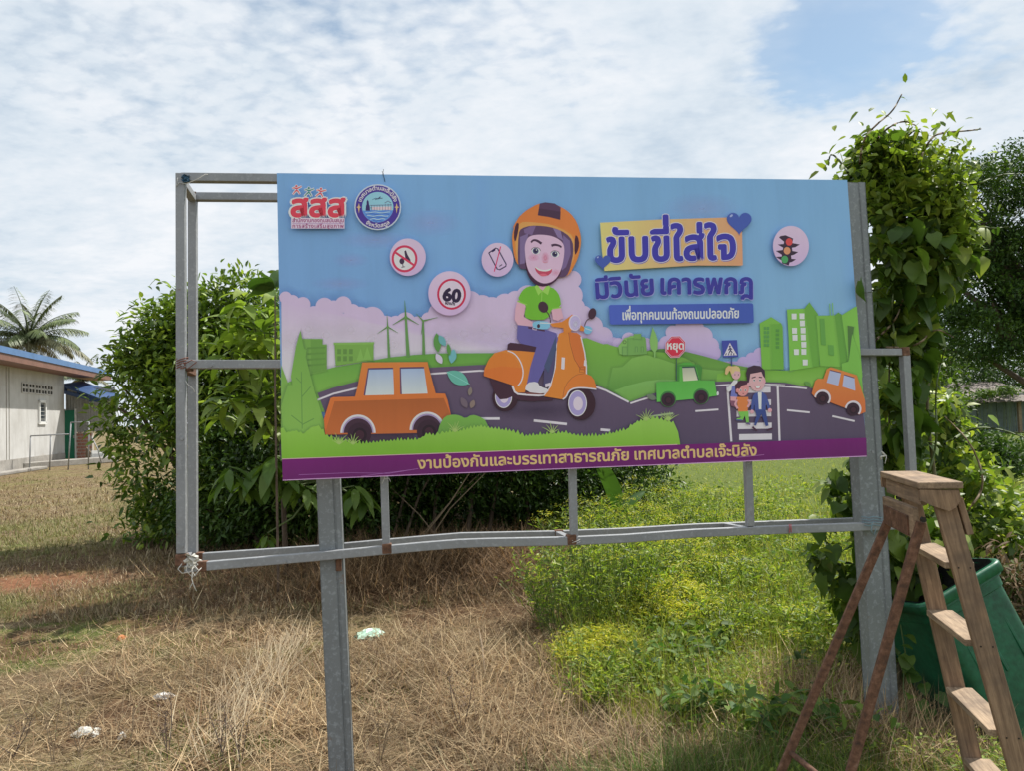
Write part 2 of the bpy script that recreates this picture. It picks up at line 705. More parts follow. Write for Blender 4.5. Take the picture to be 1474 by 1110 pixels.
def layout(text, off, track=0.0):
    """(vertices, faces, width) in em units"""
    V = []; F = []; K = []; pen = 0.0; up = False
    for i, ch in enumerate(text):
        if ch == ' ':
            pen += 0.26; up = False
            continue
        vs, fs, adv = glyph(ch, off)
        dy = 0.0
        nxt_am = False
        if ch in TONE:
            nxt_am = i + 1 < len(text) and text[i + 1] == 'ำ'
            if up or nxt_am:
                dy = 0.19
        b = len(V)
        V += [(x + pen - (track if adv == 0 else 0), y + dy) for x, y in vs]
        F += [tuple(b + j for j in f) for f in fs]
        K += [0.0000035 if (ch in ABOVE or ch in BELOW) else 0.0] * len(vs)
        if ch in ABOVE and ch not in TONE:
            up = True
        elif ch not in TONE and ch not in BELOW:
            up = False
        if adv:
            pen += adv + track
    return V, F, K


def put_text(art, text, x0, y0, x1, y1, h, c, bold=0.02, track=0.0, arc=None, shear=0.0):
    """baseline from (x0,y0) to (x1,y1); h = height of a consonant in pixels; bold in em"""
    base = 0.0
    V, F, K = layout(text, base, track)
    xs = [v[0] for v in V]
    lo, hi = min(xs), max(xs)
    f = Art.col(c)
    L = math.hypot(x1 - x0, y1 - y0)
    dx, dy = (x1 - x0) / L, (y1 - y0) / L
    e = (bold - base) * h / 0.55
    steps = [(0, 0)] + ([(e * math.cos(k * math.pi / 4), e * math.sin(k * math.pi / 4)) for k in range(8)] if e > .05 else []) + ([(e * .5 * math.cos(k * math.pi / 2), e * .5 * math.sin(k * math.pi / 2)) for k in range(4)] if e > .6 else [])
    for (ex_, ey_) in steps:
        z = art._z() if (ex_, ey_) == (0, 0) else z - 0.000008
        b = len(art.v)
        for (x, y), kz in zip(V, K):
            u = (x - lo) / (hi - lo)
            vv = y / 0.55 * h
            if arc is None:
                px = x0 + (x1 - x0) * u + dy * vv + ex_
                py = y0 + (y1 - y0) * u - dx * vv + ey_
            else:
                cx, cy, r, a0, a1, sgn = arc
                a = R(a0 + (a1 - a0) * u)
                rr = r + sgn * vv
                px = cx + rr * math.cos(a) + ex_; py = cy + rr * math.sin(a) + ey_
            art.v.append(tuple(pp(px, py, z - kz))); art.c.append(f(px, py))
        art.f += [tuple(b + j for j in q) for q in F]
    if len(steps) > 1:
        for _ in range(4): art._z()


def mat_print():
    m, t, b = newmat('vinyl_print')
    a = t.n('ShaderNodeAttribute'); a.attribute_name = 'Col'
    v = obj_vec(t)
    sk = t.n('ShaderNodeMapping'); sk.inputs['Scale'].default_value = (9, 9, .5); t.l(v, sk.inputs[0])
    fade = t.mix(0.4, t.ramp(t.noise(v, 1.3, 3, 0.5), [(0.3, 0.93), (0.7, 1.04)]), t.ramp(t.noise(sk.outputs[0], 1.0, 6, 0.6), [(0.3, 0.88), (0.6, 1.04)]))
    t.l(t.mix(1.0, a.outputs['Color'], fade, 'MULTIPLY'), b.inputs['Base Color'])
    b.inputs['Roughness'].default_value = 0.42
    b.inputs['Specular IOR Level'].default_value = 0.35
    sep = t.n('ShaderNodeSeparateXYZ'); t.l(v, sep.inputs[0])
    st = t.n('ShaderNodeMapping'); st.inputs['Scale'].default_value = (7, 7, 0.8); t.l(v, st.inputs[0])
    bp = t.n('ShaderNodeBump'); bp.inputs['Strength'].default_value = 0.45; bp.inputs['Distance'].default_value = 0.03
    t.l(t.noise(st.outputs[0], 1.0, 3, 0.5), bp.inputs['Height'])
    t.l(bp.outputs[0], b.inputs['Normal'])
    tr = t.n('ShaderNodeBsdfTransparent')
    mx = t.n('ShaderNodeMixShader')
    t.l(a.outputs['Alpha'], mx.inputs[0]); t.l(tr.outputs[0], mx.inputs[1]); t.l(b.outputs[0], mx.inputs[2])
    t.l(mx.outputs[0], m.node_tree.nodes['Material Output'].inputs[0])
    return m


M['print'] = mat_print()
M['vinyl'] = mat_plain('vinyl_sheet', (0.62, 0.60, 0.60), 0.5, 0, 0.05, 3)

frame = empty('billboard', pp(470, 1140, 0.1) * 1.0, 'large road safety billboard on grey galvanised posts and tube frame', 'billboard')
frame.location.z = g1(frame.location.x, frame.location.y)


def gradient(stops, axis=1):
    st = [(p, tuple(min(0.9, x * k) for x, k in zip(lin(c), KPC))) for p, c in stops]
    def f(x, y):
        q = y if axis else x
        if q <= st[0][0]: return (*st[0][1], 1)
        for (a, ca), (b, cb) in zip(st, st[1:]):
            if q <= b:
                u = (q - a) / (b - a)
                return (*(ca[i] + (cb[i] - ca[i]) * u for i in range(3)), 1)
        return (*st[-1][1], 1)
    return f


def corners(u, v):
    """u 0..1 across, v 0..1 down the panel, in photo pixels"""
    TL, TR, BR, BL = (398.5, 248.5), (1219.5, 258.5), (1248, 657.5), (407, 692.5)
    A = pp(*TL); B = pp(*TR); Cc = pp(*BR); D = pp(*BL)
    P = (A * (1 - u) + B * u) * (1 - v) + (D * (1 - u) + Cc * u) * v
    return P


TL, TR, BR, BL = pp(398.5, 248.5), pp(1219.5, 258.5), pp(1248, 657.5), pp(407, 692.5)
mb = MB()
k = PN * -0.0015
for q in (1,):
    fr = [TL, TR, BR, BL]
    bk = [p - PN * 0.022 for p in fr]
    mb.add([p - PN * 0.0005 for p in fr] + bk, [(0, 3, 2, 1), (4, 5, 6, 7), (0, 1, 5, 4), (1, 2, 6, 5), (2, 3, 7, 6), (3, 0, 4, 7)])
panel = mb.build('sign_panel', M['vinyl'], frame)


def band_y(x):      # top edge of the purple band
    return 661.5 + (x - 406) * (630.5 - 661.5) / (1247 - 406)


def edge_bottom(x):
    return 692.5 + (x - 407) * (657.5 - 692.5) / (1248 - 407)


def edge_top(x):
    return 248.5 + (x - 398.5) * 10 / 821


def edge_left(y):
    return 398.5 + (y - 248.5) * 8.5 / 444


def edge_right(y):
    return 1219.5 + (y - 258.5) * 28.5 / 399


def sky_col(x, y):
    t = min(1, max(0, (y - 250) / 250))
    l = lin((112, 158, 216)); m_ = lin((108, 150, 206)); r = lin((114, 162, 220))
    s = min(1, max(0, (x - 400) / 820))
    base = [l[i] * (1 - s) + r[i] * s for i in range(3)]
    base = [base[i] * (1 - t * .6) + m_[i] * t * .6 for i in range(3)]
    if 1225 > x > 850: base = [base[i] * (1 - t * .45) + lin((136, 182, 230))[i] * t * .45 for i in range(3)]
    seam = 0.96 if abs(x - 697) < 6 else 1.0
    return (*(min(.9, b * k * seam) for b, k in zip(base, KPC)), 1)


bgart = Art()
z0 = bgart._z()
NX, NY = 42, 14
for j in range(NY + 1):
    y_ = j / NY
    for i in range(NX + 1):
        u = i / NX
        x = 398.5 + u * 821
        yt = edge_top(x); yb = 640
        y = yt + (yb - yt) * y_
        xx = edge_left(y) + (edge_right(y) - edge_left(y)) * u
        bgart.v.append(tuple(pp(xx, y, z0))); bgart.c.append(sky_col(xx, y))
for j in range(NY):
    for i in range(NX):
        a = j * (NX + 1) + i
        bgart.f.append((a, a + 1, a + NX + 2, a + NX + 1))
for (x, y, a, b) in ((505, 374, 28, 12), (490, 408, 45, 11), (620, 320, 45, 22), (1010, 300, 60, 25), (540, 345, 60, 14)):
    bgart.glow(x, y, a, b, (160, 172, 214), 0.35)
bgart.build('printed_sky', M['print'], panel)

LIL = (188, 174, 226); LIL2 = (170, 156, 212)


def cloud(art, bumps, base, c=LIL, sh=0.42):
    for (x, y, r) in bumps:
        art.glow(x - 1, y - 1, r + 13, r + 12, (60, 90, 150), sh * 0.42, 20)
    lo = gradient([(400, c), (470, c), (520, LIL2), (560, (210, 215, 230))])
    for (x, y, r) in bumps:
        art.ell(x, y, r, r, lo, n=22)
    art.poly(base, lo)


ca = Art()
cloud(ca, [(411, 428, 9), (421, 434, 10), (436, 438, 11), (452, 452, 12), (467, 441, 13), (480, 444, 12), (494, 438, 12), (507, 449, 12),
           (519, 455, 14), (536, 459, 18), (556, 468, 14), (570, 466, 12), (584, 463, 14), (601, 468, 13), (617, 460, 11), (634, 452, 18),
           (655, 446, 20), (676, 436, 18), (694, 440, 16), (708, 444, 17), (727, 438, 16), (742, 432, 14), (760, 428, 18), (790, 425, 22), (812, 412, 18),
           (824, 402, 13), (822, 425, 17), (828, 442, 14), (838, 455, 16), (852, 470, 16), (868, 484, 14), (882, 498, 13), (898, 505, 12)],
      [(405, 430), (430, 440), (480, 446), (530, 462), (600, 470), (650, 452), (700, 440), (760, 430), (820, 420), (840, 460), (880, 495), (910, 530), (910, 560), (406, 565)])
# inner paper folds of the cloud
for (x, y, r) in ((420, 486, 16), (444, 470, 18), (470, 478, 20), (505, 470, 18), (535, 484, 20), (566, 492, 16), (640, 486, 22), (668, 476, 20), (700, 470, 22), (726, 480, 18), (745, 466, 16), (860, 505, 14)):
    ca.glow(x, y + 4, r * 1.5, r * 1.2, (214, 198, 232), 0.35)
cloud(ca, [(985, 500, 12), (975, 488, 12), (968, 478, 10), (985, 470, 13), (1000, 474, 14), (1012, 484, 14), (1022, 498, 13), (1028, 508, 10),
           (890, 494, 8), (905, 488, 10), (920, 498, 10), (960, 495, 12), (930, 495, 9),
           (1070, 522, 9), (1082, 516, 9), (1094, 510, 10), (1104, 518, 10)],
      [(880, 500), (960, 490), (990, 475), (1020, 500), (1035, 520), (1110, 520), (1110, 545), (880, 545)], sh=0.25)
ca.build('printed_cloud', M['print'], panel)

# ---- hills and road
h = Art()
z6 = Z(390, 440, 4.11); z3 = Z(690, 400, 5.045); zb = Z(870, 430, 5.046); z5 = Z(1090, 310, 3.0); z2 = Z(690, 270, 7.37); z4 = Z(840, 290, 5.669); z1 = Z(390, 240, 4.913)
GRN = (116, 168, 62); GR2 = (96, 146, 56); GRD = (78, 122, 52)


def ggrad(a, b, y0, y1):
    return gradient([(y0, a), (y1, b)])


hill = z6(60, 470, 160, 430, 240, 400, 380, 362, 540, 335, 700, 305, 850, 290, 1000, 281, 1233, 280) + [(720, 508), (760, 515), (760, 560)] + [(406, 600)]
h.soft(smooth_poly(hill, 1), 6, 0.35)
h.poly(hill, ggrad((92, 150, 56), (120, 172, 66), 508, 575))
# hills right of the scooter
hr = [(838, 487)] + z3(780, 435, 830, 455, 870, 470, 900, 480, 930, 478, 960, 490, 1000, 500) + [(905, 500), (930, 505), (965, 508), (985, 515), (1000, 522), (1000, 555), (900, 590), (860, 560), (838, 545)]
hb = zb(260, 400, 330, 370, 420, 362, 500, 370, 600, 385, 700, 410, 830, 445, 950, 480, 1060, 500, 1150, 510, 1312, 520) + [(1165, 535), (1165, 565), (920, 560)]
h.soft(hb, 6, 0.3)
h.poly(hb, ggrad((84, 132, 52), (110, 160, 62), 500, 555))
h.soft(hr, 6, 0.3)
h.poly(hr, ggrad((112, 166, 58), (96, 146, 60), 490, 560))
hc = zb(60, 500, 130, 495, 200, 430, 300, 405, 420, 440, 520, 475, 640, 500, 820, 520, 1000, 515, 1312, 520) + [(1170, 530), (1175, 570), (920, 585), (875, 560)]
h.soft(hc, 5, 0.25)
h.poly(hc, ggrad((122, 172, 74), (88, 140, 56), 510, 560))
hg = zb(70, 668, 180, 628, 300, 598, 420, 585, 560, 590, 700, 600) + zb(700, 660, 380, 700, 320, 706, 180, 752)
h.poly(hg, ggrad((116, 168, 80), (104, 156, 62), 550, 580))
rb = zb(820, 545, 900, 530, 1060, 520, 1312, 520) + z5(140, 680, 215, 650, 300, 640, 420, 640) + z5(465, 790, 400, 800, 215, 745, 120, 720, 0, 716) + zb(900, 604, 815, 600)
h.poly(rb, ggrad((104, 160, 50), (126, 176, 74), 530, 560))
h.build('printed_hill', M['print'], panel)

rd = Art()
ROAD = (84, 72, 88); WHT = (208, 196, 226)
road = [(457, 566), (480, 558), (512, 549.5), (560, 538), (619, 529), (690, 525), (740, 526), (800, 536), (858, 553), (888, 568), (906, 579), (933, 569), (960, 561), (985, 556),
        (1029, 549.5), (1060, 548.5), (1130, 551), (1163, 557), (1190, 566), (1220, 575), (1242, 586), (1246.5, 631), (979, 641), (404, 662), (404, 640), (455, 640), (470, 600)]
rd.soft(road, 5, 0.3)
rd.poly(road, ggrad((92, 78, 92), (80, 70, 84), 540, 630))
rd.line([(457, 576), (480, 567), (513, 559), (560, 548), (619, 538), (690, 533.5), (750, 535)], 2.6, WHT)
rd.line([(850, 554), (872, 562), (905, 579)], 2.6, WHT)
rd.line(zb(188, 762, 260, 738, 330, 718), 2.4, WHT)
rd.line(zb(808, 632, 900, 625, 1050, 620, 1170, 622, 1312, 628) + z5(60, 735, 160, 742, 215, 748), 2.2, WHT)
for a in (z3(0, 1024, 148, 1024), z3(395, 1038, 636, 1064), zb(660, 818, 828, 806), z5(128, 842, 227, 852), z5(324, 868, 421, 890), z3(880, 1104, 950, 1110)):
    rd.line(a, 3.6 if a[0][0] < 900 else 2.6, WHT)
rd.line(zb(330, 858, 500, 834), 2.6, (150, 170, 120))
rd.line(zb(893, 640, 922, 1040), 3.0, WHT); rd.line(zb(1258, 630, 1272, 1034), 3.0, WHT)
for (x0, x1, y0, y1) in ((1010, 1207, 640, 686), (960, 1210, 733, 778), (960, 1212, 812, 860), (968, 1215, 902, 950), (978, 1217, 982, 1030)):
    rd.poly(zb(x0, y0 + 4, x1, y0, x1, y1 - 4, x0, y1), WHT)
rd.build('printed_road', M['print'], panel)

# ---- left buildings, tree shapes, turbines
b_ = Art()
L1 = z6(165, 195, 305, 195, 305, 228, 330, 228, 330, 385, 165, 420)
b_.soft(L1, 4, 0.25); b_.poly(L1, (110, 158, 66)); b_.poly(z6(235, 200, 305, 200, 305, 232, 330, 232, 330, 383, 240, 400), (100, 148, 60))
L2 = z6(375, 222, 607, 218, 607, 322, 382, 356)
b_.soft(L2, 4, 0.25); b_.poly(L2, (112, 160, 66)); b_.poly(z6(370, 218, 610, 214, 610, 226, 370, 230), (122, 172, 74))
for i in range(3):
    for j in range(2):
        b_.poly(z6(392 + i * 35, 255 + j * 42, 414 + i * 35, 255 + j * 42, 414 + i * 35, 285 + j * 42, 392 + i * 35, 285 + j * 42), (92, 134, 58))
for j in range(4):
    b_.poly(z6(215, 245 + j * 34, 322, 240 + j * 33, 322, 250 + j * 33, 215, 256 + j * 34), (92, 138, 56))
b_.poly(z6(570, 240, 595, 318, 545, 322), (122, 172, 74)); b_.poly(z6(530, 250, 550, 324, 505, 328), (122, 172, 74))
for (hx, hy, bx, by, bl, s_) in ((558, 470, 560, 515, ((557, 452), (543, 480), (573, 479)), 1.6), (584, 456, 587.5, 514, ((582.5, 432), (565, 467.5), (603, 467)), 2.2), (609, 461.5, 610, 510, ((599, 451), (630, 456.5), (606.5, 481)), 1.8)):
    b_.line([(hx, hy), (bx, by)], s_ * 2.2, (92, 138, 70), (0.6, 1.1))
    for q in bl:
        b_.line([(hx, hy), ((hx * .6 + q[0] * .4), (hy * .6 + q[1] * .4)), q], s_ * 1.3, (84, 128, 62), (1.0, 0.2))
    b_.ell(hx, hy, s_, s_, (96, 140, 66), n=12)
TR_ = z6(60, 350, 105, 470, 105, 760, 60, 760)
b_.poly(TR_, ggrad((112, 160, 66), (124, 172, 74), 520, 620))
TT = z6(175, 145, 195, 250, 212, 262, 205, 300, 262, 520, 290, 604, 340, 770, 75, 770, 60, 600, 100, 470, 128, 468, 118, 420, 150, 230)
b_.soft(TT, 5, 0.35)
b_.poly(TT, ggrad((104, 156, 62), (122, 170, 70), 475, 600))
for l_ in ((180, 390, 185, 730), (183, 460, 148, 425), (183, 540, 235, 480), (184, 700, 120, 650), (186, 705, 255, 670)):
    b_.line(z6(*l_), 1.2, (92, 138, 62))
b_.build('printed_building', M['print'], panel)

# right side towers, house, trees
t_ = Art(); tw_ = t_; hs_ = Art()
for (pts, c) in ((z5(10, 465, 60, 438, 103, 465, 110, 480, 115, 665, 20, 665), (112, 172, 62)), (z5(60, 470, 103, 468, 115, 665, 65, 665), (100, 160, 56)),
                 (z5(128, 405, 225, 400, 245, 655, 140, 670, 135, 520), (116, 178, 66)), (z5(205, 400, 225, 374, 262, 425, 270, 650, 240, 655), (98, 156, 56)),
                 (z5(255, 432, 345, 430, 362, 655, 272, 650), (114, 172, 64)), (z5(335, 430, 350, 418, 385, 440, 395, 640, 362, 655), (92, 148, 54)),
                 (z5(365, 430, 420, 395, 430, 392, 455, 700, 395, 650), (116, 176, 66)), (z5(390, 475, 418, 480, 405, 620, 395, 640), (74, 110, 52)),
                 (z5(410, 510, 445, 620, 458, 770, 365, 680, 365, 640, 395, 630), (112, 172, 66)),
                 (zb(145, 330, 155, 290, 190, 268, 290, 275, 300, 290, 310, 400, 135, 412), (108, 158, 74)), (zb(100, 345, 145, 285, 225, 262, 270, 270, 265, 280, 165, 285, 160, 410, 110, 400), (122, 172, 82)),
                 (zb(215, 255, 268, 252, 268, 290, 215, 288), (110, 160, 74)), (zb(350, 205, 372, 250, 388, 300, 386, 360, 372, 385, 370, 425, 360, 425, 358, 385, 335, 360, 328, 300), (124, 174, 88))):
    t_ = hs_ if pts[0][0] < 960 and pts[0][0] < 1000 else tw_
    t_.soft(pts, 4, 0.22); t_.poly(pts, c)
t_ = tw_
for i in range(2):
    for j in range(5):
        t_.poly(z5(28 + i * 13, 480 + j * 18, 39 + i * 13, 480 + j * 18, 39 + i * 13, 494 + j * 18, 28 + i * 13, 494 + j * 18), (86, 146, 70))
        t_.poly(z5(80 + i * 8, 490 + j * 18, 87 + i * 8, 491 + j * 18, 87 + i * 8, 503 + j * 18, 80 + i * 8, 502 + j * 18), (82, 140, 60))
for (x, y) in ((148, 423), (182, 422), (184, 453), (150, 485), (187, 484), (152, 515), (188, 514), (190, 545), (158, 577), (190, 576), (196, 622)):
    t_.poly(z5(x, y, x + 22, y, x + 22, y + 25, x + 1, y + 25), (196, 208, 196))
t_.poly(z5(270, 445, 290, 445, 297, 560, 276, 558), (92, 150, 62)); t_.poly(z5(305, 558, 330, 560, 332, 605, 308, 602), (92, 150, 62))
t_.line(z5(313, 380, 316, 432), 1.2, (116, 176, 66)); t_.line(z5(325, 377, 328, 432), 1.2, (116, 176, 66))
for (x, y, w_, hh) in ((128, 345, 40, 62), (222, 345, 20, 40), (265, 345, 20, 40)):
    hs_.poly(zb(x, y, x + w_, y, x + w_, y + hh, x, y + hh), (92, 140, 70)); hs_.poly(zb(x + 5, y + 5, x + w_ - 5, y + 5, x + w_ - 5, y + hh, x + 5, y + hh), (112, 160, 78))
hs_.ring(*zb(147, 313)[0], 2.6, 2.6, 0.8, (84, 110, 60))
t_.build('printed_tower', M['print'], panel)
hs_.build('printed_house', M['print'], panel)

# leaves drifting over the road
lf = Art()


def leafp(x, y, a, b, rot):
    p = []
    for i in range(13):
        u = i / 12; p.append((-a + 2 * a * u, -b * math.sin(math.pi * u) ** .8))
    for i in range(1, 12):
        u = 1 - i / 12; p.append((-a + 2 * a * u, b * math.sin(math.pi * u) ** .8))
    cr, sr = math.cos(R(rot)), math.sin(R(rot))
    return [(x + q[0] * cr - q[1] * sr, y + q[0] * sr + q[1] * cr) for q in p]


for (x, y, a, b2, rot, c) in ((659, 544, 18, 9.5, 30, (96, 170, 140)), (629.5, 493, 14, 5.5, 85, (84, 140, 62)), (636.5, 490, 9, 4.6, 60, (98, 160, 150)), (632, 516, 8.5, 4.5, 60, (190, 186, 205)),
                              (651.5, 512.5, 10.5, 5.5, 100, (104, 168, 160)), (646, 503, 9, 3, 80, (84, 140, 62)), (676.6, 563.6, 6.5, 3.2, 100, (120, 112, 96)), (668, 580, 9, 4.5, 60, (104, 92, 94)), (680, 582, 6.5, 3.8, 110, (126, 112, 96)), (1163, 553, 6, 3, 30, (92, 140, 62)), (938, 572, 8, 4, 20, (104, 118, 92))):
    p_ = leafp(x, y, a, b2, rot); lf = Art(); lf.soft(p_, 2.5, .2); lf.poly(p_, c)
    if x == 659: lf.line([(643, 535), (676, 553)], 0.8, (130, 196, 170))
    lf.build('printed_leaf', M['print'], panel)


# ---- orange car (large)
def wheelart(a, x, y, r, hub=(60, 30, 40)):
    a.ell(x, y, r, r, (52, 32, 42)); a.ell(x + .5, y + 1, r * .6, r * .62, (38, 22, 30)); a.ell(x + .5, y + 1, r * .38, r * .4, (60, 34, 42))


c1 = Art()
body = z6(540, 335, 926, 332, 935, 370, 975, 520, 1030, 521, 1045, 560, 1064, 645, 1064, 752, 320, 765, 313, 672, 352, 548, 368, 542, 497, 539, 512, 480)
c1.poly(z6(560, 755, 840, 748, 850, 800, 560, 830), (66, 52, 62))
c1.soft(body, 6, 0.4, dy=1)
c1.poly(body, ggrad((214, 122, 52), (198, 104, 44), 522, 600))
low = z6(375, 568, 700, 558, 1022, 548, 1062, 645, 1062, 752, 335, 766, 325, 740)
c1.poly(low, ggrad((160, 90, 40), (178, 100, 46), 575, 622))
for w in (z6(577, 373, 722, 370, 728, 528, 553, 532), z6(765, 368, 905, 366, 927, 521, 770, 525)):
    c1.poly(w, gradient([(530, (150, 172, 220)), (568, (190, 205, 236))]))
    c1.line([w[1], w[0], w[3]], 2.2, (86, 66, 90)); c1.line([w[0], w[1]], 2.2, (70, 60, 90))
for (x, y) in ((515, 755), (925, 738)):
    cx, cy = z6(x, y)[0]
    c1.ell(cx, cy, 25.5, 26.5, (212, 200, 226), 0, 24, 180, 360)
    c1.ell(cx, cy, 22.5, 23.5, (152, 138, 160), 0, 24, 180, 360)
    c1.ell(cx, cy, 20.5, 21, (62, 40, 50), 0, 24, 180, 360)
    wheelart(c1, cx + 2, cy + 2, 17)
c1.build('printed_car', M['print'], panel, 'large printed orange toy-like car on the left of the road')

# ---- green pickup
c2 = Art()
tb = zb(375, 610, 400, 603, 528, 598, 526, 480, 560, 470, 575, 462, 630, 462, 645, 474, 690, 480, 700, 592, 800, 596, 808, 640, 818, 705, 750, 716, 745, 690, 700, 660, 660, 690, 655, 728, 510, 742, 505, 700, 470, 680, 430, 690, 405, 750, 380, 752)
c2.soft(tb, 4, 0.35); c2.poly(tb, ggrad((78, 156, 56), (92, 176, 70), 525, 575))
c2.poly(zb(525, 480, 690, 480, 712, 500, 700, 592, 690, 592, 668, 495, 545, 490, 545, 600, 528, 600), (66, 128, 50))
c2.poly(zb(565, 497, 655, 494, 683, 590, 572, 598), gradient([(525, (150, 160, 130)), (548, (196, 200, 160))]))
c2.line(zb(565, 497, 655, 494), 1.8, (40, 70, 60)); c2.line(zb(655, 494, 683, 590), 1.8, (50, 90, 60))
for (x, y) in ((463, 735), (702, 715)):
    cx, cy = zb(x, y)[0]
    c2.ell(cx, cy - 1, 11.5, 11.5, (60, 120, 56)); wheelart(c2, cx, cy, 10)
c2.ell(*zb(823, 690)[0], 1.6, 3.0, (210, 200, 226))
c2.build('printed_car', M['print'], panel, 'printed green pickup truck under the stop sign')

# ---- small orange car right
c3 = Art()
cb = z5(318, 655, 430, 690, 445, 735, 458, 775, 466, 800, 468, 850, 440, 862, 385, 835, 310, 806, 250, 788, 235, 770, 250, 715, 262, 705, 285, 706, 300, 664)
c3.soft(cb, 3, 0.3); c3.poly(cb, ggrad((212, 124, 58), (190, 104, 50), 530, 590))
c3.poly(z5(314, 668, 362, 680, 350, 735, 300, 722), (160, 172, 215)); c3.poly(z5(375, 688, 420, 702, 424, 758, 368, 740), (160, 172, 215))
c3.line(z5(314, 668, 362, 680), 1.2, (70, 60, 90)); c3.line(z5(375, 688, 420, 702), 1.2, (70, 60, 90))
for (x, y) in ((282, 790), (414, 838)):
    cx, cy = z5(x, y)[0]
    c3.ell(cx, cy, 12, 12.4, (206, 194, 222), 20, 20, 170, 380); wheelart(c3, cx, cy, 9.4)
c3.build('printed_car', M['print'], panel, 'small printed orange car near the right edge')

# ---- signs in the print
sg = Art()
sg.line(zb(523, 430, 523, 596), 1.4, (60, 90, 70))
ox, oy = zb(515, 348)[0]
sg.poly(ellp(ox, oy, 15.5, 17.2, 22.5, 8), (206, 190, 216)); sg.poly(ellp(ox, oy, 14.8, 16.4, 22.5, 8), (186, 44, 62)); sg.poly(ellp(ox, oy, 13.4, 14.9, 22.5, 8), (206, 190, 216)); sg.poly(ellp(ox, oy, 12.8, 14.3, 22.5, 8), (190, 46, 62))
put_text(sg, 'หยุด', ox - 11.5, oy + 3.5, ox + 12, oy + 3.5, 8.5, (222, 206, 226), 0.03)
sg.build('printed_sign', M['print'], panel, 'printed red stop sign')
sg = Art(); sg.line(zb(922, 415, 924, 490), 1.8, (60, 72, 110))
sg.poly(zb(852, 302, 963, 298, 973, 422, 862, 425), (60, 72, 140))
sg.poly(zb(911, 318, 963, 408, 866, 413), (200, 196, 226))
sg.ell(*zb(911, 345)[0], 1.4, 1.4, (40, 40, 80), n=10)
for l_ in ((912, 350, 915, 375), (912, 357, 900, 372), (912, 357, 928, 366), (915, 373, 905, 392), (915, 373, 930, 390)):
    sg.line(zb(*l_), 1.5, (40, 40, 80))
for q in range(4):
    sg.line(zb(886 + q * 18, 394, 880 + q * 20, 408), 1.3, (50, 50, 90))
sg.build('printed_sign', M['print'], panel, 'printed blue crossing sign')

# ---- walking family on the crossing
fm = Art()
SK = (206, 150, 146)
hair = zb(930, 490, 900, 485, 880, 505, 875, 545, 890, 552, 910, 520, 925, 560, 960, 530, 985, 540, 985, 505, 960, 486)
fm.poly(hair, (222, 170, 110)); fm.ell(*zb(956, 548)[0], 6.4, 7.6, (214, 160, 150)); fm.poly(zb(918, 545, 930, 495, 975, 492, 988, 530, 950, 522, 935, 545), (228, 178, 116))
for x in (948, 973): fm.ell(*zb(x, 551)[0], .7, .9, (60, 40, 60), n=8)
fm.poly(zb(940, 590, 968, 592, 960, 640, 900, 680, 885, 660), (204, 200, 226)); fm.poly(zb(925, 640, 965, 620, 965, 720, 915, 715), (104, 112, 160)); fm.poly(zb(915, 712, 960, 715, 955, 745, 915, 742), SK); fm.poly(zb(910, 742, 955, 745, 950, 790, 920, 780), (120, 80, 90))
# boy
fm.poly(zb(960, 715, 1045, 715, 1040, 822, 972, 825), (206, 120, 60)); fm.ell(*zb(1003, 655)[0], 9.2, 11, (200, 138, 124)); fm.poly(zb(950, 690, 948, 625, 985, 592, 1035, 595, 1042, 620, 1000, 632, 975, 660, 970, 700), (70, 40, 50)); fm.ell(*zb(967, 668)[0], 2.4, 3, (196, 132, 120))
for x in (990, 1024): fm.ell(*zb(x, 666)[0], 1.5, 1.8, (224, 214, 226), n=10); fm.ell(*zb(x, 667)[0], .9, 1.1, (50, 34, 44), n=8)
fm.line(zb(1003, 690, 1014, 692), .9, (120, 50, 60))
fm.line(zb(962, 735, 950, 770, 968, 800), 3.2, SK); fm.line(zb(1042, 735, 1058, 760, 1040, 790), 3.2, SK)
fm.poly(zb(972, 822, 1045, 820, 1050, 900, 1030, 902, 1020, 850, 1005, 885, 965, 885, 960, 872, 990, 865), (112, 178, 72)); fm.line(zb(955, 882, 1000, 884), 1.6, (80, 96, 130)); fm.line(zb(1030, 908, 1060, 914), 2.2, (90, 80, 110))
# man
fm.poly(zb(1085, 695, 1110, 682, 1150, 680, 1172, 700, 1172, 812, 1092, 818), (66, 82, 130)); fm.poly(zb(1114, 682, 1142, 682, 1140, 805, 1122, 805), (206, 204, 230))
fm.line(zb(1090, 705, 1078, 760, 1072, 812), 4, (66, 82, 130)); fm.line(zb(1166, 705, 1185, 760, 1195, 800), 4, (66, 82, 130)); fm.ell(*zb(1072, 822)[0], 2.6, 2.8, SK); fm.ell(*zb(1202, 812)[0], 3, 3, SK)
fm.poly(zb(1094, 812, 1170, 808, 1192, 925, 1172, 928, 1140, 840, 1100, 925, 1086, 920, 1105, 850), (54, 70, 116)); fm.poly(zb(1078, 925, 1112, 960, 1108, 966, 1072, 940), (70, 40, 56)); fm.poly(zb(1182, 948, 1222, 938, 1222, 948, 1188, 962), (70, 40, 56))
fm.poly(ellp(*zb(1108, 590)[0], 11.8, 16.5, -4, 24), (210, 160, 150)); fm.poly(zb(1040, 615, 1028, 540, 1040, 500, 1085, 482, 1130, 488, 1165, 520, 1168, 580, 1152, 560, 1140, 530, 1060, 545, 1052, 600), (58, 40, 50))
fm.ell(*zb(1046, 625)[0], 2.2, 3.4, SK); fm.ell(*zb(1162, 600)[0], 1.8, 3.2, SK)
for x in (1088, 1130): fm.ell(*zb(x, 592)[0], 1.6, 1.9, (226, 216, 230), n=10); fm.ell(*zb(x, 592)[0], 1.0, 1.2, (50, 34, 44), n=8)
